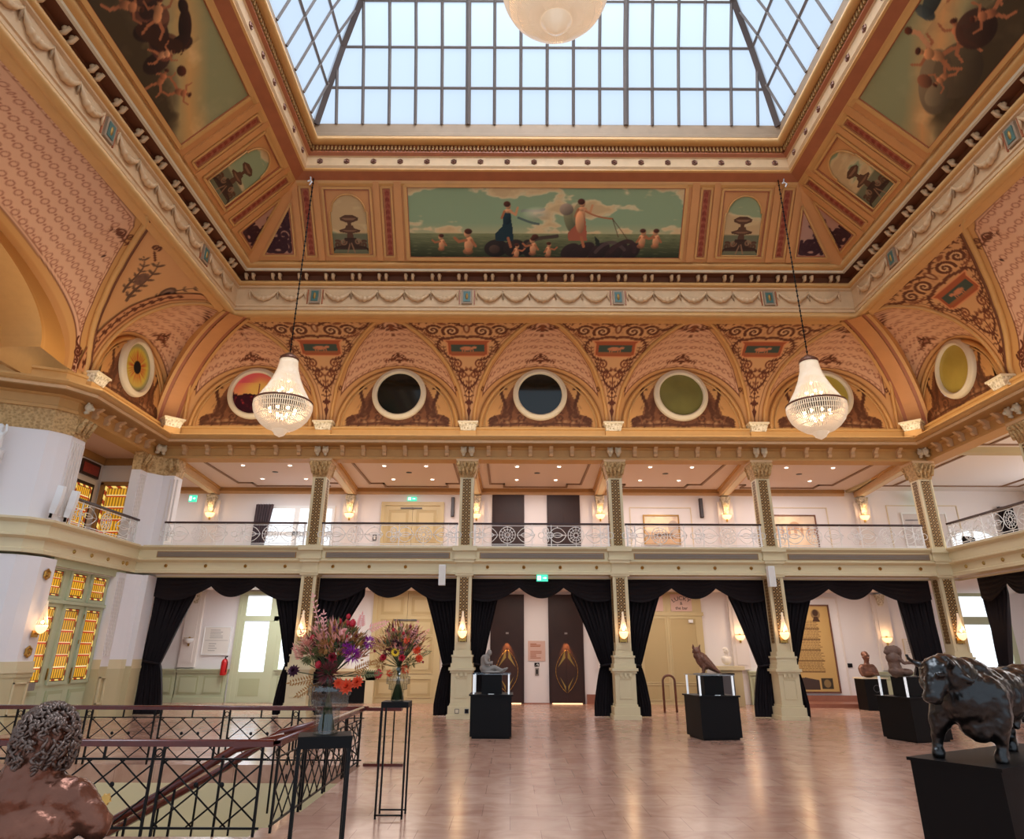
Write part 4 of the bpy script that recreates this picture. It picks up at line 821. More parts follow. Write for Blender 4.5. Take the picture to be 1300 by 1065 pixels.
# ------------------------------------------------------------------ pillars of the colonnade
def pillar(x, y, label, faces='F', group='pillars of the colonnade'):
    t = thing('pillar', label, 'pillar', (x, y, 0), 0, group)
    # local frame: front face at y=0 looking to -y, depth .42 behind
    def bx(mb, w, z0, z1, d0=0, dd=.44): return mb.box(-w/2, w/2, -d0, dd, z0, z1)
    mb = MB().mt('cream'); bx(mb,.74,0,.10,.14,.58); bx(mb,.68,.10,.30,.11,.55); bx(mb,.60,.30,.36,.07,.51); bx(mb,.56,.36,1.12,.05,.49); bx(mb,.62,1.12,1.18,.08,.52); bx(mb,.70,1.18,1.25,.12,.56); bx(mb,.60,1.25,1.36,.07,.51); bx(mb,.54,1.36,1.52,.05,.49); bx(mb,.58,1.52,1.57,.07,.51)
    bx(mb,.48,1.57,1.68,.03,.47)
    for z0, z1 in ((.5,1.0),): 
        for dx in (-.17,.15): mb.box(dx, dx+.02, -.065, -.05, z0, z1)
        mb.box(-.17,.17,-.065,-.05,z0,z0+.02); mb.box(-.17,.17,-.065,-.05,z1-.02,z1)
    for dx in (-.12,0,.12): mb.box(dx-.03, dx+.03, -.10, -.06, 1.04, 1.12)
    mb.build('base', None, t)
    mb = MB().mt('cream'); mb.box(-.21,.21,0,.42,1.68,3.70); mb.box(-.20,.20,.0,.42,4.46,6.52)
    for s in (-1,1): mb.box(s*.19-.022, s*.19+.022, -.02, .0, 1.68, 3.70); mb.box(s*.18-.022, s*.18+.022, -.02, 0, 4.46, 6.52)
    mb.box(-.13,.13,-.012,0,1.72,1.84); mb.build('shaft', None, t)
    for z0, z1, w_, sh in ((1.9,3.62,.125,.214),(4.52,6.46,.125,.204)):
        def lat(width, z0=z0, z1=z1):
            nu = int(width/.009); nv = int((z1-z0)/.009); p = np.linspace(-width/2,width/2,nu)[None,:]+np.zeros((nv,1)); q = np.linspace(0,z1-z0,nv)[:,None]+np.zeros((1,nu)); pt = Paint(p,q,'22130e'); c = .17
            for ox, oz in ((0,0),(.5,.5)):
                fx = ((p/c+.5+ox)%1-.5)*c; fz = ((q/c+oz)%1-.5)*c; r = np.hypot(fx,fz); pt.mix(np.clip(1-np.abs(r-.072)/.014,0,1), 'b98f55'); pt.mix(np.clip((.03-r)/.008,0,1), 'cfae78')
            pt.mix((np.abs(p) > width/2-.012)*1.0, '8a6c48'); return p, q, pt.c
        p, q, c = lat(.25); grid_mesh('lattice_panel', np.stack([p, -.012+0*p, z0+q],-1), c, parent=t, smooth=False)
        p, q, c = lat(.25)
        for s_ in (-1,1): grid_mesh('lattice_panel', np.stack([s_*sh+0*p, .21+p, z0+q],-1), c, parent=t, smooth=False)
    mb = MB().mt('cream'); bx(mb,.52,3.66,3.72,.05,.47); bx(mb,.50,3.72,3.80,.07,.3); bx(mb,.46,3.80,4.02,.04,.3); bx(mb,.56,4.02,4.10,.13,.3); bx(mb,.66,4.10,4.16,.16,.3); bx(mb,.60,4.16,4.34,.10,.3); bx(mb,.70,4.34,4.47,.19,.5); mb.build('belt', None, t)
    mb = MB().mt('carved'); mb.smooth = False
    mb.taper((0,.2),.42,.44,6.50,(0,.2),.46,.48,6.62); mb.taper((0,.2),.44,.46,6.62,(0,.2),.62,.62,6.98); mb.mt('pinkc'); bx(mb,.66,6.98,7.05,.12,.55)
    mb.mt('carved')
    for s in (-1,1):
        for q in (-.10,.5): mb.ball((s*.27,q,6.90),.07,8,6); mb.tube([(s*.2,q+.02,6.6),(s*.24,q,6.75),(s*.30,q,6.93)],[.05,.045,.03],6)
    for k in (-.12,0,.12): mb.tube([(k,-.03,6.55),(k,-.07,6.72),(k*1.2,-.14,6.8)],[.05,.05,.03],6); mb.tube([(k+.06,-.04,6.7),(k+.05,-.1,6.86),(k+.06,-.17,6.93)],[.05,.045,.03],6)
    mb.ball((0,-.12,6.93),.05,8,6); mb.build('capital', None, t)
    return t
names = ['pillar of the far colonnade behind the big bouquet', 'pillar of the far colonnade beside the seated figure plinth', 'pillar of the far colonnade with the owl plinth on its right side', 'pillar of the far colonnade between the owl and the far bust']
p0 = pillar(PIERS[0], YB, 'inlaid pillar of the far colonnade rising behind the big bouquet', group=None)
dup(p0, (PIERS[1], YB, 0), 0, 'inlaid pillar of the far colonnade beside the small seated bronze')
dup(p0, (PIERS[2], YB, 0), 0, 'inlaid pillar of the far colonnade between the two lifts and the owl')
dup(p0, (PIERS[3], YB, 0), 0, 'inlaid pillar of the far colonnade between the owl and the wall poster')
dup(p0, (12.36, YB-.0, 0), 0, 'inlaid corner pillar where the far colonnade meets the right-hand gallery')
dup(p0, (XR, 16.0, 0), PI/2+PI, 'inlaid pillar on the right-hand gallery cut by the edge of the photo')
for o in list(COL.objects):
    if o.name.startswith('pillar') and o.location.x > 12.5: o.rotation_euler.z = -PI/2; o.location = (XR, 16.0, 0)
# carved imposts on which the vault ribs stand
def impost(x, y, rz):
    t = struct('trim_6'); t.location = (x,y,0); t.rotation_euler = (0,0,rz)
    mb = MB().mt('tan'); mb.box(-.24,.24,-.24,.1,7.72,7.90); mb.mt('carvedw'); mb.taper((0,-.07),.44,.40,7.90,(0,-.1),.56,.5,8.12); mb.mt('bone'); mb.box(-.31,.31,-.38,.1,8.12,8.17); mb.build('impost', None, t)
for p in PIERS: impost(p, YB, 0)
impost(XL+.35, YB-.3, PI/4); impost(XR-.35, YB-.3, -PI/4); impost(XL, 16.05, PI/2); impost(XR, 16.0, -PI/2)
# ------------------------------------------------------------------ left wall: corner pier, stained-glass doors, loggia, near pier
lw = struct('wall_left')
def pillar_poly(mb, poly, z0, z1):
    n = len(poly); b = len(mb.v); mb.add([(x,y,z0) for x,y in poly]+[(x,y,z1) for x,y in poly], [tuple(range(n)), tuple(range(2*n-1,n-1,-1))]+[(i,(i+1)%n,n+(i+1)%n,n+i) for i in range(n)])
def off(poly, d): 
    cx = sum(p[0] for p in poly)/len(poly); cy = sum(p[1] for p in poly)/len(poly); return [(cx+(x-cx)*(1+d), cy+(y-cy)*(1+d)) for x,y in poly]
CP = [(-10.98,19.24),(-10.72,19.24),(-10.72,19.62),(-10.62,19.74),(-10.52,19.88),(-10.42,20.0),(-10.08,20.0),(-10.08,20.5),(-10.98,20.5)]
CP2 = [(-10.98,19.24),(-10.72,19.24),(-10.72,19.62),(-10.62,19.74),(-10.52,19.88),(-10.46,20.0),(-10.3,20.0),(-10.3,20.5),(-10.98,20.5)]
NP = [(-11.9,16.5),(-10.72,16.5),(-10.72,15.95),(-10.84,15.72),(-11.0,15.5),(-15.2,13.62),(-15.6,14.3),(-12.4,15.7)]
mb = MB().mt('white')
for P_, Q_ in ((CP,CP2), (NP,NP)): pillar_poly(mb, Q_, 1.25, 3.64); pillar_poly(mb, P_, 4.44, 6.52)
mb.build('pier', None, lw)
mb = MB().mt('offwhite')    # fluted pilaster strips
for y in (19.28,19.36,19.44,19.52): mb.box(-10.73,-10.70,y,y+.04,1.5,3.5); mb.box(-10.73,-10.70,y,y+.04,4.7,6.4)
for y in (16.02,16.12,16.22,16.32,16.42): mb.box(-10.73,-10.69,y,y+.05,4.6,6.4)
for x in (-10.2,-10.1,-10.0): mb.box(x,x+.05,19.98,20.01,4.6,6.4)
mb.build('fluting', None, lw)
mb = MB().mt('creamd')
for P_ in (CP2, NP):
    pillar_poly(mb, off(P_,.015), 0, 1.10); pillar_poly(mb, off(P_,.03), 1.10, 1.25); pillar_poly(mb, off(P_,.035), 0, .25)
mb.build('dado', None, lw)
mb = MB().mt('cream')
for a, b in ((19.30,19.58),(15.98,16.44)): 
    for z0, z1 in ((.35,.38),(.97,1.0)): mb.box(-10.71,-10.665,a,b,z0,z1)
    for y in (a,b-.03): mb.box(-10.71,-10.665,y,y+.03,.35,1.0)
for P_ in (CP2, NP): pillar_poly(mb, off(P_,.045), 1.19, 1.25); pillar_poly(mb, off(P_,.02), 1.25, 1.42)
mb.build('dado_moulding', None, lw)
mb = MB().mt('carved')
for P_ in (CP, NP): pillar_poly(mb, off(P_,.012), 6.52, 6.62); pillar_poly(mb, off(P_,.02), 6.62, 7.06)
for y in (19.3,19.5): 
    mb.tube([(-10.7,y,6.62),(-10.62,y,6.8),(-10.55,y,6.98)],[.06,.06,.04],6)
for x in (-10.2,-10.0): mb.tube([(x,19.98,6.62),(x,19.9,6.8),(x,19.82,6.98)],[.06,.06,.04],6)
for y in (16.05,16.25,16.45): mb.tube([(-10.7,y,6.62),(-10.62,y,6.8),(-10.52,y,6.98)],[.07,.07,.05],6)
mb.build('capital', None, lw)
# wall above/below, recess wall
mb = MB().mt('white'); mb.box(-10.98,-10.9,16.5,19.2,3.5,3.8); mb.box(-16,-15.9,YN,14,0,8.2); mb.box(-16,-15.2,13.7,14.4,0,7.1); mb.build('recess_wall', None, lw)
mb = MB().mt('creamd'); mb.box(-15.2,-12.6,13.9,14.1,4.46,5.6) ; mb.build('parapet', None, lw)
for i, (dx, z) in enumerate([(-10.80,3.28),(-10.80,1.55)]): pass
for y, z in ((16.22,3.28),(16.22,1.62)): rosette('L', y, .02, z, .13, 'brass', lw)
rosette('L', 19.5, .0, 3.9, .06, 'brass', lw)
# stained glass
def stained(name='stained_glass', cells=(3,7), border=True, W_=1, H_=2, seed=0, plain=False):
    """leaded glass as a colour grid"""
    nu, nv = 64, 128; P = np.linspace(0,W_,nu)[None,:]+np.zeros((nv,1)); Q = np.linspace(0,H_,nv)[:,None]+np.zeros((1,nu)); r = np.random.RandomState(seed)
    pt = Paint(P, Q, 'f0b030'); bw = .10*min(W_,1)
    rows = np.floor(Q/(H_/cells[1])).astype(int); rnd = r.rand(60); val = .75+.25*np.sin(P*70)[:]; pt.c *= (val*(.85+.15*rnd[rows]))[...,None]
    fr = (Q/(H_/cells[1]))%1; pt.mix((fr < .13)*1.0, 'a83818'); pt.mix(((fr > .13)&(fr < .19))*1.0, 'e8d8a0')
    ed = np.minimum(np.minimum(P, W_-P), np.minimum(Q, H_-Q)); pt.mix((ed < bw)*1.0, '8c3416'); k = ((np.floor((P+Q)/.14)).astype(int)%2 == 0); pt.mix((ed < bw)*k*1.0, 'f0d070'); pt.mix((ed < .02)*1.0, '3a2a18'); pt.mix((np.abs(ed-bw) < .012)*1.0, '4a2c18')
    return P, Q, pt.c
def sg_mat():
    m = bpy.data.materials.new('leaded_glass'); m.use_nodes = True; nt = m.node_tree; L = nt.links.new; b = nt.nodes['Principled BSDF']
    a = nt.nodes.new('ShaderNodeVertexColor'); a.layer_name = 'Col'; L(a.outputs[0], b.inputs['Base Color']); L(a.outputs[0], b.inputs['Emission Color']); b.inputs['Emission Strength'].default_value = .75; b.inputs['Roughness'].default_value = .15; return m
M['leaded'] = sg_mat()      # glow put into the glass colours in place of light from behind
def stained_pane(parent, o, ux, vz, W_, H_, cells, seed=0, name='stained_glass'):
    P, Q, c = stained(cells=cells, W_=W_, H_=H_, seed=seed); o = np.array(o); pos = o+P[...,None]*np.array(ux)+Q[...,None]*np.array(vz); return grid_mesh(name, pos, c, 'leaded', parent=parent, smooth=False)
d1 = struct('door_1'); XD = -10.95
mb = MB().mt('green'); mb.box(XD-.06,XD-.03,16.5,19.8,0,3.7); mb.build('door_frame', None, d1)
cols = [(16.56,16.98),(17.12,17.62),(17.82,18.32),(18.46,18.62)]
cols = [(16.72,17.25),(17.60,18.22),(18.50,19.14),(19.38,19.54)]
for i, (a, b) in enumerate(cols):
    lf = MB().mt('green')
    for z0, z1 in ((.95,2.62),(2.86,3.45)):
        lf.box(XD-.03,XD+.02,a-.07,a,z0-.07,z1+.07); lf.box(XD-.03,XD+.02,b,b+.07,z0-.07,z1+.07); lf.box(XD-.03,XD+.02,a,b,z0-.07,z0); lf.box(XD-.03,XD+.02,a,b,z1,z1+.07)
    lf.mt('greend').box(XD-.03,XD+.01,a,b,.25,.75); lf.mt('green').box(XD-.03,XD+.03,a+.05,b-.05,.33,.67)
    leaf = lf.build('door_leaf', None, d1)
    stained_pane(leaf, (XD-.02,a,.95), (0,1,0), (0,0,1), b-a, 1.67, (2,6 if i<3 else 6), i); stained_pane(leaf, (XD-.02,a,2.86), (0,1,0), (0,0,1), b-a, .59, (2,3), i+7)
mb = MB().mt('brass')
for y in (17.42,18.36,19.26): mb.box(XD+.02,XD+.05,y-.015,y+.015,1.0,1.25)
for y in (18.3,19.2): 
    for z in (.9,1.8,2.4): mb.box(XD+.02,XD+.04,y+.09,y+.11,z,z+.1)
mb.build('door_handle', None, d1)
mb = MB().mt('green'); mb.box(XD-.05,XD+.10,19.66,19.8,0,3.66); mb.box(XD-.05,XD+.06,16.5,19.7,2.70,2.78); mb.box(XD-.05,XD+.15,16.5,19.7,3.52,3.7); mb.build('door_case', None, d1)
# loggia over the doors
lg = struct('wall_loggia'); mb = MB().mt('offwhite'); mb.box(-12.55,-12.45,15.8,20.5,4.4,7.3); mb.box(-12.5,-10.6,20.3,20.4,4.4,7.3); mb.mt('rose').box(-12.5,-10.9,15.9,20.4,7.1,7.2); mb.mt('creamd').box(-12.5,-10.75,15.9,20.4,4.35,4.44); mb.mt('tand').box(-12.46,-12.38,14,20.35,6.9,7.1); mb.box(-12.46,-10.9,20.2,20.3,6.9,7.1); mb.build('loggia_shell', None, lg)
wl = struct('window_9'); stained_pane(wl, (-12.28,20.27,4.5), (1,0,0), (0,0,1), 1.1, 1.78, (3,5), 3); mb = MB().mt('tand'); mb.box(-12.38,-12.28,20.22,20.29,4.5,6.35); mb.box(-11.18,-11.08,20.22,20.29,4.5,6.35); mb.box(-12.38,-11.08,20.22,20.29,6.28,6.38); mb.build('window_frame', None, wl)
wl = struct('window_10'); stained_pane(wl, (-12.43,19.15,4.6), (0,1,0), (0,0,1), .8, 1.55, (2,4), 5); mb = MB().mt('liftwood'); mb.box(-12.44,-12.435,19.07,20.03,4.52,6.23); mb.box(-12.45,-12.38,19.15,20.05,6.40,6.83); mb.mt('maroon').box(-12.38,-12.37,19.22,19.98,6.47,6.75); mb.build('window_frame', None, wl)
# ------------------------------------------------------------------ rooms behind the colonnade
YW = 25.5; PW = [-6.02,-1.30,3.30,8.0,13.12,-11.2]
bw = struct('wall_back'); mb = MB().mt('white'); mb.box(-17,19.5,YW,YW+.15,0,7.6); mb.build('plaster', None, bw)
mb = MB().mt('offwhite')
for p in PW:
    for z0, z1 in ((1.1,3.6),(4.5,6.9)):
        mb.box(p-.28,p+.28,YW-.12,YW,z0,z1); mb.box(p-.17,p+.17,YW-.14,YW-.12,z0+.15,z1-.15)
mb.build('pilaster', None, bw)
mb = MB().mt('carvedw')
for p in PW:
    mb.taper((p,YW-.12),.16,.12,6.45,(p,YW-.2),.34,.34,7.05); mb.ball((p,YW-.25,6.85),.12,8,6); mb.taper((p,YW-.1),.16,.12,3.2,(p,YW-.15),.34,.28,3.6)
mb.build('corbel', None, bw)
# dado
db = struct('baseboard_back'); 
def dado(mb, x0, x1, y, npan, z=1.05):
    mb.mt('green'); mb.box(x0,x1,y-.10,y,.0,z-.12); mb.box(x0-.02,x1+.02,y-.16,y,z-.12,z-.04); mb.box(x0-.04,x1+.04,y-.2,y,z-.04,z); mb.box(x0-.01,x1+.01,y-.14,y,0,.16)
    w = (x1-x0)/npan
    for k in range(npan):
        a, b = x0+k*w+.09, x0+(k+1)*w-.09; mb.mt('greend'); mb.box(a,b,y-.115,y-.10,.26,z-.22); mb.mt('green'); mb.box(a+.06,b-.06,y-.13,y-.115,.32,z-.28)
for a, b, n in ((-13.5,-11.5,2),(-11.45,-9.75,2),(-8.1,-6.4,1),(3.2,4.2,1),(8.2,9.2,2),(12.3,14.9,3),(15.0,18,3)):
    mb = MB(); dado(mb, a, b, YW, n); mb.build('wainscot', None, db)
for a, b in ((2.6,3.1),(9.2,12.3),(.46,1.38),(-2.4,-.7)): mb = MB().mt('plinthstone'); mb.box(a,b,YW-.05,YW,0,.3 if a>2 else .03); mb.build('skirting', None, db)
# ceilings and floors of the galleries
cl = struct('ceiling'); mb = MB().mt('aisle_ceil'); mb.box(-17,XR+.1,YB+.35,YW+.1,7.38,7.5); mb.mt('white'); mb.box(XR+.35,19.5,YN,YW+.1,7.38,7.5); mb.mt('creamd'); mb.box(XR+.1,XR+.35,YN,YW,7.3,7.5); mb.build('gallery_ceiling', None, cl)
mb = MB().mt('offwhite'); mb.box(-17,19.5,YB+.4,YW+.1,3.66,3.72); mb.box(XR+.4,19.5,YN,YB+.4,3.66,3.72); mb.mt('tand'); mb.box(-17,19.5,YB+.4,YW+.1,4.38,4.44); mb.box(XR+.4,19.5,YN,YB+.4,4.38,4.44); mb.build('gallery_floor', None, cl)
mb = MB()
def skew(mb, p, q, w, z0, z1):
    a = [(p-w,YB+.4),(p+w,YB+.4),(q+w,YW),(q-w,YW)]; mb.add([(x,y,z0) for x,y in a]+[(x,y,z1) for x,y in a], [(0,3,2,1),(4,5,6,7),(0,1,5,4),(1,2,6,5),(2,3,7,6),(3,0,4,7)])
for p, q in zip(PIERS+[12.5,-10.75], PW):
    mb.mt('pinkc'); skew(mb,p,q,.17,7.12,7.38); mb.mt('tan'); skew(mb,p,q,.22,7.30,7.38); mb.mt('bone'); skew(mb,p,q,.1,7.10,7.12)
mb.mt('tand').box(-16,XR,YW-.12,YW,7.26,7.38); mb.mt('pinkc').box(-16,XR,YW-.06,YW,7.16,7.26)
mb.build('ceiling_beam', None, cl)
for i in range(5):
    a, b = ([-10.55]+PIERS+[12.3])[i:i+2]; c = (a+b)/2; w = (b-a)/2-.55; mb = MB().mt('darkwoodtrim'); y0, y1 = YB+.85, YW-.45; n = .5
    o = [(c-w+n+.15,y0),(c+w-n-.15,y0),(c+w-n-.15,y0+n),(c+w,y0+n),(c+w,y1-n),(c+w-n,y1-n),(c+w-n,y1),(c-w+n,y1),(c-w+n,y1-n),(c-w,y1-n),(c-w,y0+n),(c-w+n+.15,y0+n)]
    for p, q in zip(o, o[1:]+o[:1]):
        x0,x1 = sorted((p[0],q[0])); yy0,yy1 = sorted((p[1],q[1])); mb.box(x0-.035,x1+.035,yy0-.035,yy1+.035,7.34,7.38)
    mb.build('ceiling_moulding', None, cl)
    for sx in (-1,1):
        for y in (y0+1.2, y1-1.1):
            dl = thing('downlight', '', 'downlight', (c+sx*w*.42, y, 7.375), 0, 'downlights in the upper gallery ceiling'); dl['label'] = 'small round downlight in the upper gallery ceiling over bay %s' % ['with the velvet-curtained window','with the cream double door','with the walnut lift doors','with the lit lacquer picture','with the large framed picture'][i]
            mb = MB().lathe([(.055,-.012),(.075,-.012),(.075,.0)], 16, cap=False); mb.build('trim_ring', 'whitep', dl); mb = MB().lathe([(.0005,-.006),(.056,-.006)], 16, cap=False); mb.build('lens', 'down', dl)
    mb = MB().mt('greyp').lathe([(.0005,-.01),(.1,-.01),(.1,.0)], 16, (c,(y0+y1)/2,7.38), cap=False); g = mb.build('air_vent', None, cl)
    area('gallery_light', (c, 22.9, 7.25), (0,0,0), 2.6, 3.0, 92, (1,.90,.86) if i else (.92,.96,1))
    area('aisle_light', (c, 23.2, 3.55), (0,0,0), 2.6, 2.6, [120,80,50,65,95][i], (1,.87,.76) if i else (.95,.97,1))
area('right_gallery_light', (16, 14, 7.2), (0,0,0), 4, 12, 400, (.92,.96,1)); area('right_aisle_light', (16, 15, 3.5), (0,0,0), 4, 10, 220, (.95,.97,1)); area('left_aisle_light', (-13.5, 23, 7.2), (0,0,0), 3, 3, 60, (.93,.97,1)); area('loggia_light', (-11.6,18.3,7.0), (0,0,0), .8, 2, 5, (1,.8,.55))
# right-hand gallery: outer wall with arched window
rw = struct('wall_right'); mb = MB().mt('white'); mb.box(19.4,19.5,YN,YW,0,7.6); mb.build('plaster', None, rw)
for k, (y0, y1) in enumerate(((20.6,23.2),(17,19.6),(12,14.7))):
    wr = struct('window_%d' % (11+k)); mb = MB().mt('bright'); pts = [(y0,4.6),(y1,4.6),(y1,5.9)]+[((y0+y1)/2+(y1-y0)/2*math.cos(a), 5.9+.7*math.sin(a)) for a in np.linspace(0.2,PI-.2,10)]+[(y0,5.9)]
    mb.add([(19.38,y,z) for y,z in pts], [tuple(range(len(pts)))]); mb.build('pane', None, wr)
    mb = MB().mt('greyp'); mb.tube([(19.36,y,z) for y,z in pts], .04, 6, closed=True); mb.box(19.33,19.38,(y0+y1)/2-.03,(y0+y1)/2+.03,4.6,6.5); mb.build('window_frame', None, wr)
    area('window_daylight', (19.3,(y0+y1)/2,5.6), (0,math.radians(90),0), 1.8, 2.2, 60, (.88,.94,1))
mb = MB().mt('darkwoodtrim')
for yy in (14.2,19.2,20.0,24.6): mb.box(13.4,18.6,yy-.03,yy+.03,7.34,7.38)
for xx in (13.4,14.0,18.0,18.6): mb.box(xx-.03,xx+.03,14.2,19.2,7.34,7.38); mb.box(xx-.03,xx+.03,20.0,24.6,7.34,7.38)
mb.mt('creamd').box(XR+.3,19.4,19.5,19.8,7.2,7.38); mb.build('ceiling_moulding', None, cl)
# left end of the back aisle
mb = MB().mt('white'); mb.box(-17.1,-17,YB,YW,0,7.6); mb.box(-17,-11.5,20.5,20.6,0,7.6); mb.build('plaster', None, lw)
# floor
fl = struct('floor'); mb = MB().mt('floor')
SX0, SX1, SY0, SY1 = -9.0, -2.35, 7.75, 12.15       # stairwell
for x0,x1,y0,y1 in ((-17.5,20,SY1,26),(SX1,20,YN,SY1),(-17.5,SX0,YN,SY1),(SX0,SX1,YN,SY0)): mb.box(x0,x1,y0,y1,-.25,0)
fl_o = mb.build('floor_slab', None, fl)
mb = MB().mt('cream'); mb.box(SX0,SX1,SY0,SY1,-2.1,-2.0); mb.box(SX0-.05,SX0,SY0,SY1,-2.1,-.25); mb.box(SX1,SX1+.05,SY0,SY1,-2.1,-.25); mb.box(SX0,SX1,SY0-.05,SY0,-2.1,-.25); mb.box(SX0,SX1,SY1,SY1+.05,-2.1,-.25); mb.build('stairwell', None, fl)
mb = MB().mt('floor')
for k in range(11): mb.box(SX1-.35*(k+1), SX1-.35*k, SY0+.2, SY0+2.0, -2.0, -.17*(k+1))
mb.build('stair_steps', None, fl)
# ------------------------------------------------------------------ chandeliers
def chandelier(name, label, loc, s, chain_top, nstr=84):
    t = thing(name, label, 'chandelier', loc)
    mb = MB().tube([(0,0,1.2*s),(0,0,chain_top)], .014, 6)
    z = 1.25*s
    while z < chain_top-.1: mb.ball((0,0,z), .028, 6, 4); z += .14
    mb.build('chain', 'iron', t)
    mb = MB().mt('bronzeb').lathe([(.05*s,1.30*s),(.09*s,1.27*s),(.16*s,1.22*s),(.22*s,1.17*s),(.23*s,1.12*s),(.20*s,1.10*s)], 24); mb.build('canopy', None, t)
    def pf(u):  # tent of strings: narrow neck flaring to the ring
        return (.20+.44*u**1.7*(1)+.0*u)*s if u < 1 else .64*s
    mb = MB().mt('crystal')
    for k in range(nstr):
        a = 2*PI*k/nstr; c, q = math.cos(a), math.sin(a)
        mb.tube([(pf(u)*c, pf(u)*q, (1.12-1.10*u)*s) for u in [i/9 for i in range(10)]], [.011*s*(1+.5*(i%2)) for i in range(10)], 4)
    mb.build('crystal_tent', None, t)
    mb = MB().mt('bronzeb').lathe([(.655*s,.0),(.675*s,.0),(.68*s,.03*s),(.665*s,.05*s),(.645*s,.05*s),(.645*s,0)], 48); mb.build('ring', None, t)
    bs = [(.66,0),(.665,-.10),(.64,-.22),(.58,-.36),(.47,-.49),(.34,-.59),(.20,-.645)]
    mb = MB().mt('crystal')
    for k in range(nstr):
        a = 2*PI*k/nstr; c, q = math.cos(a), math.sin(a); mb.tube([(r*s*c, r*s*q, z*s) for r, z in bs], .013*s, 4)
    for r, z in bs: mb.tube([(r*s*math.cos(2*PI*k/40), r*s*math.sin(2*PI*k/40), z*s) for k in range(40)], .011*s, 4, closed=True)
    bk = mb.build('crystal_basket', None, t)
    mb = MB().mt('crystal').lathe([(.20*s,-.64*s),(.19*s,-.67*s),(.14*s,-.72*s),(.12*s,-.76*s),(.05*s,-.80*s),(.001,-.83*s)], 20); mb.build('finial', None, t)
    bl = []
    for r, z, n in ((.30,-.18,8),(.10,-.33,4),(.16,.33,4),(.10,.62,3),(.12,.9,2)):
        for k in range(n):
            a = 2*PI*k/n+z*9; b = MB().ball((0,0,0), .042*s, 8, 6) if not bl else None
            if b: o = b.build('bulb', 'bulb', bk); bl.append(o)
            else: o = bl[0].copy(); COL.objects.link(o); o.parent = bk
            o.location = (r*s*math.cos(a), r*s*math.sin(a), z*s)
    return t
chandelier('chandelier', 'crystal tent-and-basket chandelier hanging before the sunset-picture round window', (-5.38,15.1,7.08), 1.0, 6.52)
chandelier('chandelier', 'crystal tent-and-basket chandelier hanging before the far-right yellow round window', (7.16,15.1,7.08), 1.0, 6.52)
chandelier('chandelier', 'large crystal chandelier under the roof light, cut off by the top edge', (.85,10.0,14.42), 1.62, 6.6, 110)
for x, y, z, p in ((-5.38,15.1,7.0,95),(7.16,15.1,7.0,95),(.85,10,14.2,240)): point('chandelier_light', (x,y,z), p, (1,.72,.45), .35)
def hook(x, y):
    t = thing('chain_hook', 'forked iron hook at the cove rim carrying the %s chandelier chain' % ('sunset-window' if x < 0 else 'yellow-window'), 'hook', (x,y,13.58)); mb = MB().tube([(0,0,0),(0,.05,-.1),(.05,.0,-.2),(0,0,-.3)],.02,6); mb.tube([(0,.05,-.1),(-.06,0,-.18)],.02,6); mb.build('fork','whitep',t)
hook(-5.45,15.05); hook(7.3,15.05)
# ------------------------------------------------------------------ curtains
def curtain(sd, u0, u1, gl, gr, label, tie=(.42,.42)):
    """swagged valance and two tied-back drapes; gl/gr: clear edges at the top, metres along u"""
    t = thing('curtain', label, 'curtain')
    c = (u0+u1)/2
    def drape(a, gtop, tw):
        nz, nu = 60, 70; z = np.linspace(0.02, 3.62, nz)[:,None]; s = np.linspace(0,1,nu)[None,:]; sg = 1 if gtop > a else -1
        bot = a+sg*(tw+.22); tie_ = a+sg*tw; zt = 1.30
        k = np.clip((z-zt)/(3.15-zt),0,1); inner = tie_+(gtop-tie_)*(k**.75*.55+k**1.6*.45); kb = np.clip((zt-z)/1.0,0,1); inner = np.where(z < zt, tie_+(bot-tie_)*kb**.7, inner)
        U = a+(inner-a)*s; w_ = np.abs(inner-a); wob = np.sin(s*2*PI*9+.6*np.sin(z*1.3))*(.035+.02*np.clip(w_,0,1.5)); T = -.64+wob+.05*np.sin(s*2*PI*23+z)
        T = T+.10*np.exp(-((z-zt)/.18)**2)*(0.5-s)*0
        g = grid_mesh('drape', WP(sd, U, T, z+0*s), None, 'velvet', parent=t)
        mb = MB().mt('velvet'); zt2 = 1.30; pts = [W(sd, a+(tie_-a)*q, -.64+.13*math.sin(PI*q), zt2+.08*(1-q)) for q in [i/8 for i in range(9)]]; mb.tube(pts, [.06]*9, 6, flat=.5); mb.build('tieback', None, g)
    drape(u0, gl, tie[0]); drape(u1, gr, tie[1])
    e = [u0, c-.64, c+.64, u1]
    for i in range(3):
        a, b = e[i], e[i+1]; n, m = 40, 26; s = np.linspace(0,1,n)[None,:]; v = np.linspace(0,1,m)[:,None]
        low = 3.38-.30*np.sin(PI*s)**.9; 
        if i == 0: low = 3.38*s+3.10*(1-s)-.24*np.sin(PI*s)
        if i == 2: low = 3.38*(1-s)+3.10*s-.24*np.sin(PI*s)
        Z = 3.66+(low-3.66)*v; U = a+(b-a)*s+0*v; T = -.54+.09*v*np.sin(PI*s)+.025*np.sin(v*2*PI*5+1.2*np.sin(PI*s))*np.sin(PI*s)
        grid_mesh('valance_swag', WP(sd, U, T, Z), None, 'velvet', parent=t)
    return t
cu = [-10.32]+[p for p in PIERS]+[12.2]
labs = ['black velvet curtain bay nearest the stained-glass doors','black velvet curtain bay with the cream double door behind','black velvet curtain bay in front of the two lifts','black velvet curtain bay behind the owl sculpture','black velvet curtain bay framing the tall poster']
gl = [-9.15,-4.25,-.36,4.31,8.72]; gr = [-6.85,-2.47,1.74,6.3,11.2]
for i in range(5): curtain('B', cu[i]+(.05 if i else 0), cu[i+1]-.05, gl[i], gr[i], labs[i], ((.5,.52) if i == 0 else (.5,.52)) if i != 4 else (.45,.8))
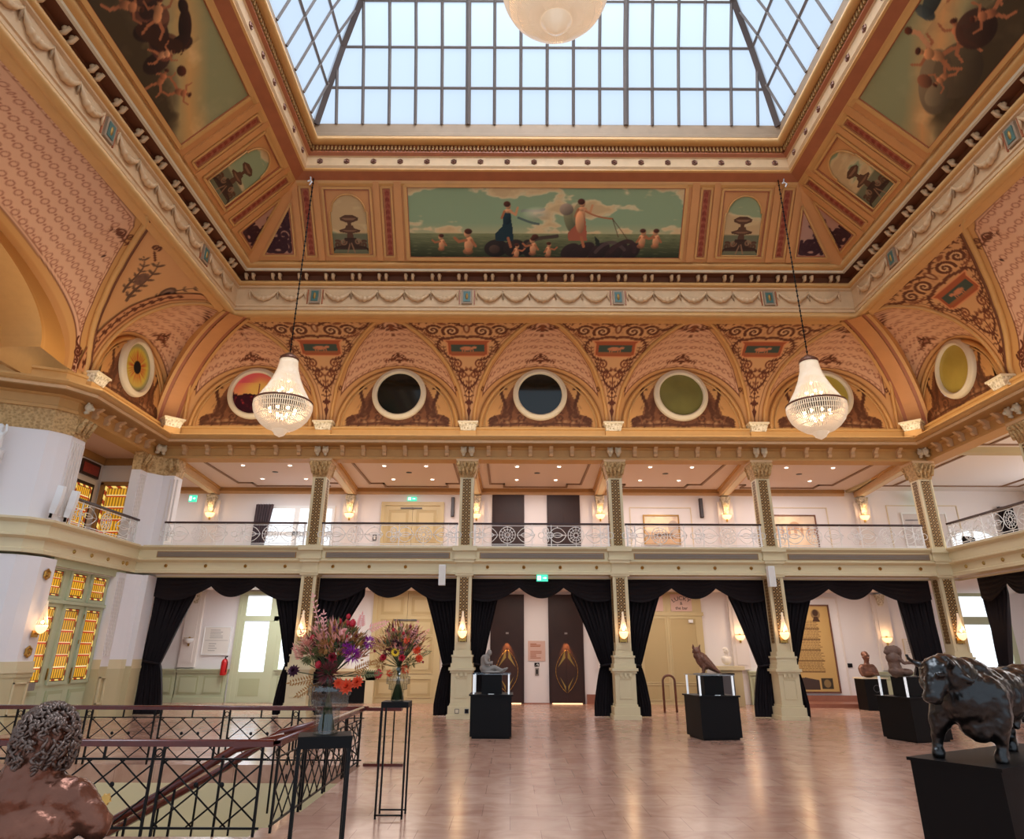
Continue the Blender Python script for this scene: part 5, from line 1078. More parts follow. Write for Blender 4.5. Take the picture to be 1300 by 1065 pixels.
curtain('R', 16.2, 19.8, 17.2, 18.9, 'black velvet curtain in the right-hand gallery behind the bull', (.4,.4))
# ------------------------------------------------------------------ gallery railings
def railing_panel(L):
    """local: x along 0..L, z from 0; returns meshes (handrail, ironwork)"""
    hr = MB().mt('handrail'); hr.box(0,L,-.035,.035,.64,.69)
    mb = MB().mt('whiteiron'); r = .011
    for z in (.02,.07,.60): mb.box(0,L,-.008,.008,z,z+.018)
    z0, z1 = .09,.60; zc = (z0+z1)/2; h = (z1-z0)/2
    def circ(x,z,q,w=r): mb.tube([(x+q*math.cos(a),0,z+q*math.sin(a)) for a in [2*PI*k/16 for k in range(16)]], w, 4, closed=True)
    def crv(*p): 
        for s in (1,-1): mb.tube([(x,0,zc+s*(z-zc)) for x,z in bez(*p)], r, 4)
    def post(x, w=.02): mb.box(x-w,x+w,-w,w,-.0,.64)
    def med(x):
        circ(x,zc,h*.92); circ(x,zc,h*.62,.008); circ(x,zc,h*.25)
        for k in range(12): a = 2*PI*k/12; mb.tube([(x+h*.25*math.cos(a),0,zc+h*.25*math.sin(a)),(x+h*.9*math.cos(a),0,zc+h*.9*math.sin(a))], .008, 4)
    def lens(x, w): crv((x-w,zc),(x-w*.4,zc+h*1.1),(x+w*.4,zc+h*1.1),(x+w,zc)); crv((x-w*.6,zc),(x-w*.2,zc+h*.35),(x+w*.2,zc+h*.35),(x+w*.6,zc)); mb.tube([(x-w,0,zc),(x+w,0,zc)], .008, 4)
    def quat(x):
        for dz in (.13,-.13): circ(x,zc+dz,.085); mb.tube(spi(x,zc+dz), .008, 4)
        for dx in (.13,-.13): circ(x+dx,zc,.085)
        circ(x,zc,.05)
    def spi(x,z): return [(a,0,b) for a,b in spiral(x,z,.07,1,0,1,10)]
    n = max(1, int(round(L/2.1))); S = L/n
    for i in range(n):
        c = (i+.5)*S; med(c); lens(c-S*.27,S*.13); lens(c+S*.27,S*.13); quat(c-S*.44) ; quat(c+S*.44) if i == n-1 else None
        for x in (c-S*.36, c+S*.36): post(x,.012)
        mb.tube([(c,0,.0),(c,0,.09)],.01,4)
        for x in (c-S*.27,c+S*.27): mb.tube([(x,0,.0),(x,0,.09)],.01,4); mb.ball((x,0,z1-.03),.02,6,4)
    for x in (.05,L-.05): post(x)
    return hr, mb
def balcony(label, p0, p1):
    L = math.hypot(p1[0]-p0[0], p1[1]-p0[1]); t = thing('balcony_railing', label, 'railing', (p0[0],p0[1],4.46), math.atan2(p1[1]-p0[1],p1[0]-p0[0]), 'white ironwork railings of the upper gallery'); h, m = railing_panel(L); h.build('handrail',None,t); m.build('ironwork',None,t); return t
bl = ['white scrollwork gallery railing below the curtained window','white scrollwork gallery railing before the upper cream double door','white scrollwork gallery railing before the two walnut lift panels','white scrollwork gallery railing before the small spot-lit picture','white scrollwork gallery railing between the last two far pillars']
for i in range(5): balcony(bl[i], (cu[i]+.22,YB-.02), (cu[i+1]-.22,YB-.02))
balcony('white scrollwork gallery railing above the stained-glass doors', (XL+.02,16.52), (XL+.02,19.65)); balcony('white scrollwork railing of the right-hand gallery next to the corner pillar', (XR-.02,19.7), (XR-.02,16.3))
balcony('white scrollwork railing of the right-hand gallery running out of view', (XR-.02,15.7), (XR-.02,11.5))
# ------------------------------------------------------------------ sconces
def pillar_sconce(x, y, rz, label):
    t = thing('wall_sconce', label, 'wall lamp', (x,y,2.08), rz, 'crystal sconces on the pillars')
    mb = MB().mt('brass'); mb.box(-.10,.10,-.03,.0,-.16,-.02); mb.tube([(0,-.02,-.08),(0,-.1,-.1),(0,-.12,-.02)],.015,6); mb.build('bracket',None,t)
    mb = MB().mt('crystal')
    for k in range(14):
        a = 2*PI*k/14; mb.tube([((.015+.10*u**1.5)*math.cos(a), -.13+(.015+.10*u**1.5)*math.sin(a), .62-.52*u) for u in [i/6 for i in range(7)]], .008, 4)
    mb.build('crystal_spire',None,t)
    mb = MB().mt('shade').lathe([(.12,.10),(.125,.06),(.10,-.02),(.05,-.07),(.001,-.09)],16,(0,-.13,0)); mb.build('crystal_bowl',None,t)
    mb = MB().mt('bulb').ball((0,-.13,.16),.035,8,6); mb.build('bulb',None,t)
    return t
ps = pillar_sconce(PIERS[0],YB-.02,0,'lit crystal sconce on the pillar behind the big bouquet')
dup(ps,(PIERS[1],YB-.02,2.08),0,'lit crystal sconce on the pillar beside the small seated bronze'); dup(ps,(PIERS[2],YB-.02,2.08),0,'lit crystal sconce on the pillar between lifts and owl'); dup(ps,(PIERS[3],YB-.02,2.08),0,'lit crystal sconce on the pillar between owl and poster'); dup(ps,(12.36,YB-.02,2.08),0,'lit crystal sconce on the corner pillar above the bull')
dup(ps,(-10.68,16.25,2.08),PI/2,'lit crystal sconce on the white pier beside the stained-glass doors')
for x in PIERS+[12.36]: point('sconce_light',(x,YB-.25,2.3),5,(1,.62,.32),.05)
point('sconce_light',(-10.4,16.25,2.3),5,(1,.62,.32),.05)
def wall_lamp(x, z, label, lit=True):
    t = thing('wall_sconce', label, 'wall lamp', (x,YW-.15,z)); mb = MB().mt('shade' if lit else 'whitep'); mb.lathe([(.17,.07),(.16,.0),(.10,-.07),(.05,-.09)],16,(0,-.05,0),1,.7,cap=False); mb.build('shade',None,t)
    mb = MB().mt('brass').box(-.03,.03,-.03,.0,-.18,.12); mb.box(-.16,.16,-.13,.02,.075,.09); mb.build('bracket',None,t)
    if lit: point('sconce_light',(x,YW-.35,z+.2),4,(1,.60,.28),.05)
    return t
for x, l in zip((-11.2,-6.02,-1.3,3.3,8.0,13.12), ('upper gallery wall sconce beside the curtained window','upper gallery wall sconce beside the cream double door','upper gallery wall sconce partly behind the second pillar','upper gallery wall sconce beside the right walnut lift','upper gallery wall sconce between the two lit pictures','upper gallery wall sconce near the green exit sign')): wall_lamp(x,6.33,'lit '+l)
wall_lamp(8.0,2.14,'lit ground-floor wall sconce above the white marble bust'); wall_lamp(13.12,2.08,'lit ground-floor wall sconce above the dark bust'); wall_lamp(-11.2,1.96,'unlit ground-floor wall sconce beside the directory board',False)
# ------------------------------------------------------------------ doors, lifts, pictures and signs on the far wall
def rectframe(mb, x0, x1, z0, z1, y0, y1, w): mb.box(x0-w,x0,y0,y1,z0-w,z1+w); mb.box(x1,x1+w,y0,y1,z0-w,z1+w); mb.box(x0,x1,y0,y1,z1,z1+w); mb.box(x0,x1,y0,y1,z0-w,z0)
def double_door(n, x0, x1, z0, z1, pans, col='doorw'):
    d = struct('door_%d' % n); mb = MB().mt(col); mb.box(x0-.14,x0,YW-.12,YW,z0,z1+.14); mb.box(x1,x1+.14,YW-.12,YW,z0,z1+.14); mb.box(x0,x1,YW-.12,YW,z1,z1+.14); mb.build('door_case',None,d)
    m = (x0+x1)/2
    for a, b in ((x0,m-.006),(m+.006,x1)):
        mb = MB().mt(col); mb.box(a,b,YW-.07,YW,z0,z1)
        for p, q in pans: mb.mt('doord'); mb.box(a+.14,b-.14,YW-.075,YW-.07,p,q); mb.mt(col); rectframe(mb,a+.14,b-.14,p,q,YW-.09,YW-.07,.025); mb.box(a+.24,b-.24,YW-.085,YW-.07,p+.1,q-.1)
        lf = mb.build('door_leaf',None,d)
    mb = MB().mt('brass').box(m-.05,m-.03,YW-.12,YW-.09,z0+1.0,z0+1.2); mb.build('door_handle',None,d)
    mb = MB().mt('greyp').box(m-.45,m+.35,YW-.13,YW-.1,z1-.95 if z0 < 1 else z1-.12,z1-.91 if z0 < 1 else z1-.08); mb.build('door_closer',None,d); return d
double_door(2,-4.75,-2.60,0,3.6,((.2,.75),(.95,2.1),(2.2,2.7),(2.85,3.45))); double_door(3,-4.72,-2.66,4.45,6.72,((4.6,5.2),(5.4,6.55)))
# big cream service door with the bar sign
d = struct('door_4'); mb = MB().mt('doorw'); mb.box(4.45,6.75,YW-.1,YW,0,3.66); mb.mt('doord'); 
for a, b in ((4.62,5.42),(5.62,6.5)):
    for p, q in ((.15,.6),(.7,2.75)): mb.mt('doord').box(a,b,YW-.105,YW-.1,p,q); mb.mt('doorw'); rectframe(mb,a,b,p,q,YW-.12,YW-.1,.03); 
mb.box(5.5,5.54,YW-.12,YW-.1,0,3.6); mb.box(4.4,6.8,YW-.13,YW,2.85,2.97); mb.build('door_leaf',None,d); MB().mt('whitep').box(6.25,6.4,YW-.2,YW-.12,2.62,2.72).build('door_sensor',None,d)
def text_mesh(txt, size, m, parent, mat4, name='lettering', arc_r=0):
    cu_ = bpy.data.curves.new('text','FONT'); cu_.body = txt; cu_.size = size; cu_.align_x = 'CENTER'; cu_.extrude = .002; o = bpy.data.objects.new('text', cu_); COL.objects.link(o); dg = bpy.context.evaluated_depsgraph_get(); me = bpy.data.meshes.new_from_object(o.evaluated_get(dg)); bpy.data.objects.remove(o)
    if arc_r:
        for v in me.vertices: a = v.co.x/arc_r; r = arc_r+v.co.y; v.co.x = r*math.sin(a); v.co.y = r*math.cos(a)-arc_r
    me.materials.clear(); me.materials.append(M[m]); q = link(name, me, parent); q.matrix_world = mat4; return q
FACE = lambda x, z, y=None: Matrix.Translation((x, YW-.13 if y is None else y, z)) @ Matrix.Rotation(PI/2,4,'X')
t = thing('bar_sign','pale square sign with arched lettering over the cream service door','sign'); MB().mt('rose').box(5.68,6.42,YW-.125,YW-.1,3.0,3.58).build('board',None,t)
text_mesh('LUCKY',.19,'ink',t,FACE(6.05,3.38),arc_r=.45); text_mesh('&',.15,'ink',t,FACE(6.05,3.22)); text_mesh('the bar',.15,'ink',t,FACE(6.05,3.06))
t = thing('bar_sign','narrow pale sign half hidden by the curtain, over the cream service door','sign'); MB().mt('rose').box(4.62,5.4,YW-.125,YW-.1,3.0,3.58).build('board',None,t)
# lifts
def lift(n, x0, x1, z0, z1, split, ground):
    d = struct('door_%d' % n); mb = MB().mt('liftwood'); mb.box(x0-.08,x1+.08,YW-.06,YW,z0,z1); mb.build('lift_surround',None,d)
    mb = MB().mt('liftwood'); m = (x0+x1)/2; mb.box(x0,m-.004,YW-.08,YW-.05,z0,split); mb.box(m+.004,x1,YW-.08,YW-.05,z0,split); mb.build('lift_door',None,d)
    if ground:
        mb = MB().mt('brass'); 
        for s in (-1,1):   # inlaid lens emblem
            o = [(m+s*.02,.35)]+[(m+s*(.02+.36*math.sin(PI*u)**.8), .35+1.35*u) for u in [i/12 for i in range(1,12)]]+[(m+s*.02,1.7)]; i_ = [(x-s*.035*0-(x-m)*.12, z) for x,z in o][::-1]
            for (xa,za),(xb,zb) in zip(o[:-1],o[1:]): mb.tube([(xa,YW-.083,za),(xb,YW-.083,zb)],.01,4)
            mb.add([(m+s*.04,YW-.083,1.45),(m+s*.30,YW-.083,1.15),(m+s*.16,YW-.083,1.42),(m+s*.05,YW-.083,1.72)],[(0,1,2,3)])
            mb.add([(m+s*.04,YW-.083,.55),(m+s*.24,YW-.083,.85),(m+s*.12,YW-.083,.6),(m+s*.04,YW-.083,.4)],[(0,1,2,3)])
        mb.build('inlay',None,d); MB().mt('shade').box(x0+.02,x1-.02,YW-.085,YW-.055,.0,.03).build('threshold_light',None,d)
        l = bpy.data.lights.new('lift_spot','SPOT'); l.energy = 80; l.color = (1,.45,.15); l.spot_size = 1.0; l.spot_blend = .6; l.shadow_soft_size = .02; o = bpy.data.objects.new('lift_spot',l); o.location = (m,YW-.22,2.1); o.rotation_euler = (math.radians(12),0,0); COL.objects.link(o)
        MB().mt('inkgrey').box(m-.05,m+.05,YW-.07,YW-.055,2.22,2.28).build('floor_indicator',None,d)
    else: MB().mt('inkgrey').box(m-.05,m+.05,YW-.085,YW-.055,5.62,5.68).build('floor_indicator',None,d)
lift(5,-.64,.38,0,3.55,2.1,True); lift(6,1.40,2.46,0,3.55,2.1,True); lift(7,-.64,.40,4.45,7.15,6.6,False); lift(8,1.41,2.48,4.45,7.15,6.6,False)
def lines(mb, x0, x1, z0, z1, n, y, seed=0, h=.012, left=.0):
    r = random.Random(seed)
    for k in range(n): z = z1-(z1-z0)*(k+.5)/n; mb.box(x0+left, x0+left+(x1-x0-left)*(.45+.5*r.random()), y-.003, y, z-h, z+h)
t = thing('wall_sign','pale sign with lines of red text between the lifts','sign'); mb = MB().mt('rose').box(.60,1.20,YW-.02,YW,1.34,2.0); mb.build('board',None,t); mb = MB().mt('red_wood'); lines(mb,.68,1.1,1.80,1.92,3,YW-.02,1); lines(mb,.68,1.1,1.42,1.68,5,YW-.02,2); mb.build('lettering',None,t)
t = thing('wall_sign','small black square sign under the lift sign','sign'); MB().mt('black').box(.82,.99,YW-.02,YW,1.17,1.29).build('plate',None,t); mb = MB().mt('whitep'); mb.tube([(.86,YW-.022,1.2),(.93,YW-.022,1.26)],.008,4); mb.box(.93,.96,YW-.024,YW-.02,1.19,1.25); mb.build('symbol',None,t)
t = thing('lift_buttons','brushed call panel below the black square sign between the lifts','button panel'); MB().mt('louvre').box(.84,.97,YW-.03,YW,.88,1.12).build('plate',None,t); MB().mt('black').box(.88,.93,YW-.034,YW-.03,.93,1.08).build('button',None,t)
# directory board
t = thing('directory_board','white framed directory board on the left far wall','sign'); MB().mt('paper').box(-10.75,-9.85,YW-.04,YW,1.52,2.40).build('board',None,t); mb = MB().mt('inkgrey'); lines(mb,-10.55,-9.95,2.02,2.34,5,YW-.04,3,.008); lines(mb,-10.55,-10.1,1.6,1.9,4,YW-.04,4,.008); mb.box(-10.7,-9.9,YW-.043,YW-.04,1.965,1.975); mb.build('lettering',None,t); mb = MB().mt('whitep'); rectframe(mb,-10.75,-9.85,1.52,2.40,YW-.06,YW,.03); mb.build('frame',None,t)
t = thing('notice_board','white framed notice with text behind the leaning clay figure','sign'); MB().mt('paper').box(13.75,14.75,YW-.03,YW,1.35,2.1).build('board',None,t); mb = MB().mt('inkgrey'); lines(mb,13.85,14.5,1.65,2.05,6,YW-.03,5,.007); mb.build('lettering',None,t); mb = MB().mt('bone'); rectframe(mb,13.75,14.75,1.35,2.1,YW-.045,YW,.02); mb.build('frame',None,t)
# glazed doors at the left end, ground floor
d = struct('door_9'); mb = MB().mt('green'); rectframe(mb,-9.55,-7.0,.0,3.5,YW-.1,YW,.12); mb.box(-8.36,-8.19,YW-.1,YW,0.005,3.495); mb.box(-9.55,-7.0,YW-.1,YW,2.62,2.78)
for a,b in ((-9.55,-8.35),(-8.2,-7.0)): mb.box(a,b,YW-.08,YW,0,.95); mb.box(a,a+.16,YW-.088,YW,.01,3.49); mb.box(b-.16,b,YW-.088,YW,.01,3.49); mb.mt('greend').box(a+.25,b-.25,YW-.09,YW-.08,.2,.75); mb.mt('green')
mb.build('door_frame',None,d)
def win_mat():
    m = mat('daylit_glass','dfe9ef',.1,emit='e6f0fa',estr=.95); return m
M['daylit'] = win_mat()     # pane filled by the bright sky outside
mb = MB().mt('daylit')
for a,b in ((-9.39,-8.51),(-8.04,-7.16)): mb.box(a,b,YW-.03,YW-.02,.97,2.60); mb.box(a,b,YW-.03,YW-.02,2.8,3.45)
mb.build('pane',None,d)
w_ = struct('window_14'); mb = MB().mt('whitep'); rectframe(mb,-9.2,-6.7,4.5,6.6,YW-.08,YW,.1); mb.box(-8.1,-7.9,YW-.08,YW,4.5,6.6); mb.box(-9.2,-6.7,YW-.08,YW,5.6,5.75); mb.build('window_frame',None,w_); MB().mt('daylit').box(-9.2,-6.7,YW-.03,YW-.02,4.5,6.6).build('pane',None,w_)
t = thing('curtain','grey-brown narrow curtain hanging at the upper left window','curtain'); s = np.linspace(0,1,40)[None,:]; z = np.linspace(4.5,6.72,20)[:,None]; grid_mesh('drape', np.stack([-9.5+.65*s*(.6+.4*((z-4.5)/2.2))+0*z, YW-.25+.05*np.sin(s*40)+0*z, z+0*s],-1), None, mat('plum_cloth','4a3c40',.9), parent=t)
# right gallery window seen low between the drapes
w_ = struct('window_15'); mb = MB().mt('green'); rectframe(mb,15.9,17.45,1.0,3.55,YW-.1,YW,.2); mb.box(15.9,17.45,YW-.1,YW,2.60,2.86); mb.box(15.7,17.65,YW-.08,YW,0,1.0); mb.build('window_frame',None,w_); mb = MB().mt('daylit'); mb.box(15.9,17.45,YW-.03,YW-.02,1.0,3.55); mb.build('pane',None,w_)
M['sidelit'] = M['daylit']
for k,(a,b) in enumerate(((20.3,23.2),(15.5,18.6))):
    w_ = struct('window_%d' % (16+k)); mb = MB().mt('green'); mb.box(19.25,19.4,a-.2,a,0,3.6); mb.box(19.25,19.4,b,b+.2,0,3.6); mb.box(19.25,19.4,a,b,2.5,2.7); mb.box(19.25,19.4,a,b,.85,1.0); mb.box(19.25,19.4,(a+b)/2-.06,(a+b)/2+.06,1,3.6); mb.build('window_frame',None,w_); MB().mt('daylit').box(19.3,19.32,a,b,1.0,3.55).build('pane',None,w_)
w_ = struct('window_18'); pts = [(15.95,4.46),(18.15,4.46),(18.15,5.2)]+[(17.05+1.1*math.cos(a),5.2+.72*math.sin(a)) for a in np.linspace(.15,PI-.15,12)]+[(15.95,5.2)]
mb = MB().mt('daylit').add([(x,YW-.02,z) for x,z in pts],[tuple(range(len(pts)))]); mb.build('pane',None,w_); mb = MB().mt('whitep').tube([(x,YW-.05,z) for x,z in pts],.05,6,closed=True); mb.box(17.0,17.08,YW-.08,YW-.02,4.46,5.9); mb.box(15.95,18.15,YW-.08,YW-.02,5.15,5.22); mb.build('window_frame',None,w_)
t = thing('curtain','dark narrow curtain at the arched window of the right-hand gallery','curtain'); s = np.linspace(0,1,40)[None,:]; z = np.linspace(4.5,6.75,20)[:,None]; grid_mesh('drape', np.stack([18.12+.6*s+0*z, YW-.2+.05*np.sin(s*40)+0*z, z+0*s],-1), None, 'velvet', parent=t)
t = thing('lounge_chair','dark low chair behind the railing of the right-hand gallery','chair',(15.6,23.0,4.46),.6); mb = MB().mt('black').box(-.35,.35,-.35,.35,.2,.42); mb.build('seat',None,t); MB().mt('black').box(-.35,.35,.25,.38,.42,.85).build('backrest',None,t)
for sx in (-.3,.3):
    for sy in (-.3,.3): MB().mt('iron').box(sx-.02,sx+.02,sy-.02,sy+.02,0,.2).build('leg',None,t)
# pictures of the upper gallery
def picture(x0,x1,z0,z1,label,fn,fr='gold',mount=.12,spot=False):
    t = thing('framed_picture',label,'picture'); s = np.linspace(0,1,70)[None,:]; v = np.linspace(0,1,50)[:,None]; pt = Paint(s*(x1-x0)+0*v, v*(z1-z0)+0*s, 'e8d2b8'); fn(pt,x1-x0,z1-z0)
    grid_mesh('canvas', np.stack([x0+pt.P, YW-.04+0*pt.P, z0+pt.Q],-1), pt.c, parent=t, smooth=False); mb = MB().mt(fr); rectframe(mb,x0,x1,z0,z1,YW-.07,YW-.02,.045); mb.build('frame',None,t)
    mb = MB().mt('bone'); rectframe(mb,x0-.5,x1+.5,z0-.5,z1+.30,YW-.03,YW,.03); mb.build('wall_moulding',None,struct('trim_7'))
    if spot:
        l = bpy.data.lights.new('picture_spot','SPOT'); l.energy = 60; l.color = (1,.72,.4); l.spot_size = 1.1; l.spot_blend = .7; o = bpy.data.objects.new('picture_spot',l); o.location = (x0+.5,YW-1.1,7.25); o.rotation_euler = (math.radians(28),0,0); COL.objects.link(o)
def beach(pt,W_,H_):
    pt.mix(np.clip((.45*H_-pt.Q)/.05,0,1),'c8a888'); pt.mix(np.clip(pt.noise(9,4),0,1)*.5,'b89a88'); pt.stroke([(.05,.3*H_),(W_-.05,.3*H_)],.02,'6a5048'); pt.stroke([(.3*W_,.32*H_),(.8*W_,.36*H_)],.03,'54443e',.8); pt.ell(.85*W_,.6*H_,.2,.25,'a89890',.7); [pt.ell(.1*W_*k,.22*H_,.04,.03,'5a4640',.8) for k in range(1,10)]
def plan(pt,W_,H_):
    pt.mix(np.clip(pt.noise(7,6),0,1)*.3,'c09878'); pt.mix((np.sin(pt.P*26)>.3)*(np.abs(pt.Q-.55*H_)<.18*H_)*.6,'a07058'); pt.mix((np.abs(pt.Q-.55*H_)<.02)*.8,'7a4c3c'); pt.ell(.5*W_,.68*H_,.2,.16,'b08468',.7)
picture(4.95,6.2,5.35,6.38,'spot-lit gilt-framed beach print on the upper gallery wall','x' and beach,'gold',spot=True); picture(9.75,11.3,5.25,6.40,'brown-framed facade drawing on the upper gallery wall',plan,'bronzeb',spot=True)
def pale(pt,W_,H_): pt.c[:] = pt.rgb('d8d0cc'); pt.mix(np.clip(pt.noise(9,6),0,1)*.3,'a8a0a0'); pt.stroke([(.1,.8*H_),(.5*W_,.82*H_)],.02,'7a7478')
picture(14.6,16.2,5.3,6.5,'pale print near the upper gallery exit sign',pale,'whitep')
# tall poster
t = thing('wall_poster','tall framed yellowed poster with dense text and portraits','poster'); x0,x1,z0,z1 = 9.35,11.25,.42,3.2; s = np.linspace(0,1,150)[None,:]; v = np.linspace(0,1,230)[:,None]; pt = Paint(s*(x1-x0)+0*v, v*(z1-z0)+0*s, 'c8a468')
pt.mix(.3*(.5+.5*pt.noise(3,7)),'b08a50')
for k in range(34):
    z = .62+.05*k; r_ = random.Random(k); x = .25
    while x < 1.45:
        l_ = .03+.09*r_.random(); pt.stroke([(x,z),(x+l_,z)], .011 if k%7 else .02, '5a3c24', .75 if k%7 else .95, .008); x += l_+.035
pt.poly([(.06,.06),(1.25,.06),(1.25,.36),(.8,.44),(.4,.40),(.06,.44)],'4a3a34'); pt.poly([(1.32,.08),(1.72,.08),(1.72,.42),(1.32,.42)],'3e3428'); pt.ell(1.52,.25,.12,.13,'8a7048')
for x in (.4,.95,1.45): pt.ell(x,2.5,.16,.17,'8a6c48'); pt.ell(x,2.55,.1,.11,'4a3020'); pt.poly([(x-.14,2.25),(x+.14,2.25),(x+.06,2.42),(x-.06,2.42)],'4a3020')
grid_mesh('sheet', np.stack([x0+pt.P, YW-.04+0*pt.P, z0+pt.Q],-1), pt.c, parent=t, smooth=False); mb = MB().mt('bronzeb'); rectframe(mb,x0,x1,z0,z1,YW-.07,YW-.02,.05); mb.build('frame',None,t)
mb = MB().mt('offwhite'); rectframe(mb,x0-.25,x1+.35,.3,3.45,YW-.03,YW,.06); mb.build('wall_moulding',None,struct('trim_8'))
# steps before the poster
st = struct('trim_9'); mb = MB().mt('plinthstone'); mb.box(9.1,12.2,24.2,25.45,0,.12); mb.build('stone_step',None,st)
# small wall things
def plate(x,z,w,h,m,label,cat,name,y=YW,sym=None):
    t = thing(name,label,cat,(x,y,z)); pl = MB().mt(m).box(-w/2,w/2,-.03,0,-h/2,h/2).build('plate',None,t)
    if sym: MB().mt(sym).box(-w*.25,w*.25,-.034,-.03,-h*.3,h*.3).build('symbol',None,pl)
    return t
plate(-5.35,1.52,.16,.24,'black','small black wall sign between the bouquets','sign','wall_sign',sym='inkgrey'); plate(11.75,1.25,.16,.13,'black','small black box on the wall beside the dark bust','box','wall_box'); plate(-5.05,5.55,.14,.24,'greyp','dark round-cornered sign beside the upper double door','sign','wall_sign',sym='paper'); plate(.85,5.12,.22,.16,'black','small black notice between the upper lift panels','sign','wall_sign',sym='paper')
plate(.85,4.92,.14,.06,'ink','thin black plate under the notice between upper lift panels','sign','wall_sign')
plate(6.6,4.75,.16,.12,'greyp','small grey socket low on the upper gallery wall','socket','wall_socket'); plate(3.6,4.62,.12,.06,'greyp','tiny grey socket behind the railing by the third pillar','socket','wall_socket')
for x,l in ((-2.2,'slim dark vertical loudspeaker beside the upper double door'),(7.11,'slim dark vertical loudspeaker beside the lit beach print')):
    t = thing('column_speaker',l,'loudspeaker',(x,YW,6.68)); MB().mt('liftwood').box(-.06,.06,-.12,0,-.36,.36).build('cabinet',None,t); MB().mt('greyp').box(-.045,.045,-.125,-.12,-.34,.34).build('grille',None,t)
def exit_sign(x,y,z,w,h,label,rz=0):
    t = thing('exit_sign',label,'exit sign',(x,y,z),rz); mb = MB().mt('exit').box(-w/2,w/2,-.03,.03,-h/2,h/2); lp = mb.build('lit_panel',None,t)
    mb = MB().mt('exitw'); s = h/2*.72; yy = -.034
    mb.box(-w*.42,-w*.12,yy,-.03,-s*.9,s*.9); mb.mt('exit'); mb.ball((-w*.27,yy-.0,s*.5),s*.2,6,4,(1,.1,1)); mb.tube([(-w*.27,yy,s*.3),(-w*.3,yy,-s*.2),(-w*.2,yy,-s*.7)],s*.13,4); mb.tube([(-w*.27,yy,s*.2),(-w*.18,yy,0)],s*.1,4)
    mb.mt('exitw'); mb.add([(w*.05,yy,-s*.18),(w*.22,yy,-s*.18),(w*.22,yy,-s*.5),(w*.42,yy,0),(w*.22,yy,s*.5),(w*.22,yy,s*.18),(w*.05,yy,s*.18)],[(0,1,2,3,4,5,6)]); mb.build('running_figure',None,lp)
    return t
exit_sign(.88,YB-.05,3.60,.32,.18,'green lit exit sign under the gallery, in the bay before the lifts'); exit_sign(-3.74,YW-.06,6.98,.34,.14,'green lit exit sign above the upper double door'); exit_sign(15.3,YW-.5,6.95,.42,.24,'green lit exit sign behind the corner pillar capital'); exit_sign(-10.6,22.5,6.35,.25,.22,'green lit exit sign in the gallery behind the left corner pier')
for x,l in ((-1.93,'white box loudspeaker hanging beside the second pillar belt'),(7.28,'white box loudspeaker hanging beside the fourth pillar belt')):
    t = thing('hanging_speaker',l,'loudspeaker',(x,YB-.30,3.62)); MB().mt('whitep').box(-.09,.09,-.09,.09,-.25,.30).build('cabinet',None,t); MB().mt('paper').box(-.075,.075,-.095,-.09,-.23,.28).build('grille',None,t); MB().mt('greyp').box(-.03,.03,.09,.28,.2,.26).build('bracket',None,t)
# arm speakers on the near pier
for k,(y,l) in enumerate(((15.75,'white curved arm loudspeaker on the near pier ledge'),(16.3,'white curved arm loudspeaker nearest the loggia railing'))):
    t = thing('arm_speaker',l,'loudspeaker',(-10.62,y,4.50),-.5); mb = MB().mt('whitep'); pr = [(0,0),(.06,.2),(.10,.4),(.12,.62)]
    mb.tube([(x*1.2+.02,0,z+.1) for x,z in pr],[.07,.085,.085,.08],4,smooth=False,flat=1.3); mb.build('cabinet',None,t); MB().mt('black').tube([(-.04,0,.0),(-.02,0,.18),(.04,0,.12)],.03,6).build('bracket',None,t)
# herm on the recess wall and its framed niche
t = thing('herm_statue','white plaster herm with a child figure on a tapering pillar','statue',(-11.75,14.95,4.5),-.4); mb = MB().mt('white'); mb.taper((0,0),.22,.2,0,(0,0),.34,.25,1.15); mb.build('pillar',None,t); mb = MB().mt('whitep'); mb.lathe([(.16,1.15),(.20,1.22),(.19,1.32),(.22,1.38)],12); mb.ball((.15,0,1.27),.08,8,6); mb.ball((-.15,0,1.27),.08,8,6); mb.build('capital',None,t)
# ------------------------------------------------------------------ sculpture: one continuous surface grown over tapering limbs
def organic(name, m, parent, parts, vox=.02, smooth=3, disp=0, dscale=.05):
    mb = MB()
    for p in parts:
        if p[0] == 'b': mb.ball(p[1], p[2], 14, 10, p[3] if len(p) > 3 else (1,1,1))
        else:
            pts, rr = p[1], p[2]; P_ = [Vector(q) for q in pts]; pp = []; r2 = []
            for i in range(len(P_)-1):
                for k in range(5): pp.append(P_[i].lerp(P_[i+1], k/5)); r2.append(rr[i]+(rr[i+1]-rr[i])*k/5)
            pp.append(P_[-1]); r2.append(rr[-1]); mb.tube(pp, r2, 12); mb.ball(tuple(P_[0]), rr[0], 10, 8); mb.ball(tuple(P_[-1]), rr[-1], 10, 8)
    o = mb.build(name, m, parent)
    r = o.modifiers.new('remesh','REMESH'); r.mode = 'VOXEL'; r.voxel_size = vox; r.use_smooth_shade = True
    s = o.modifiers.new('smooth','SMOOTH'); s.iterations = smooth; s.factor = .6
    if disp:
        tx = bpy.data.textures.new('relief','CLOUDS'); tx.noise_scale = dscale; tx.noise_depth = 2; d = o.modifiers.new('disp','DISPLACE'); d.texture = tx; d.strength = disp; d.mid_level = .5; d.texture_coords = 'LOCAL'
    return o
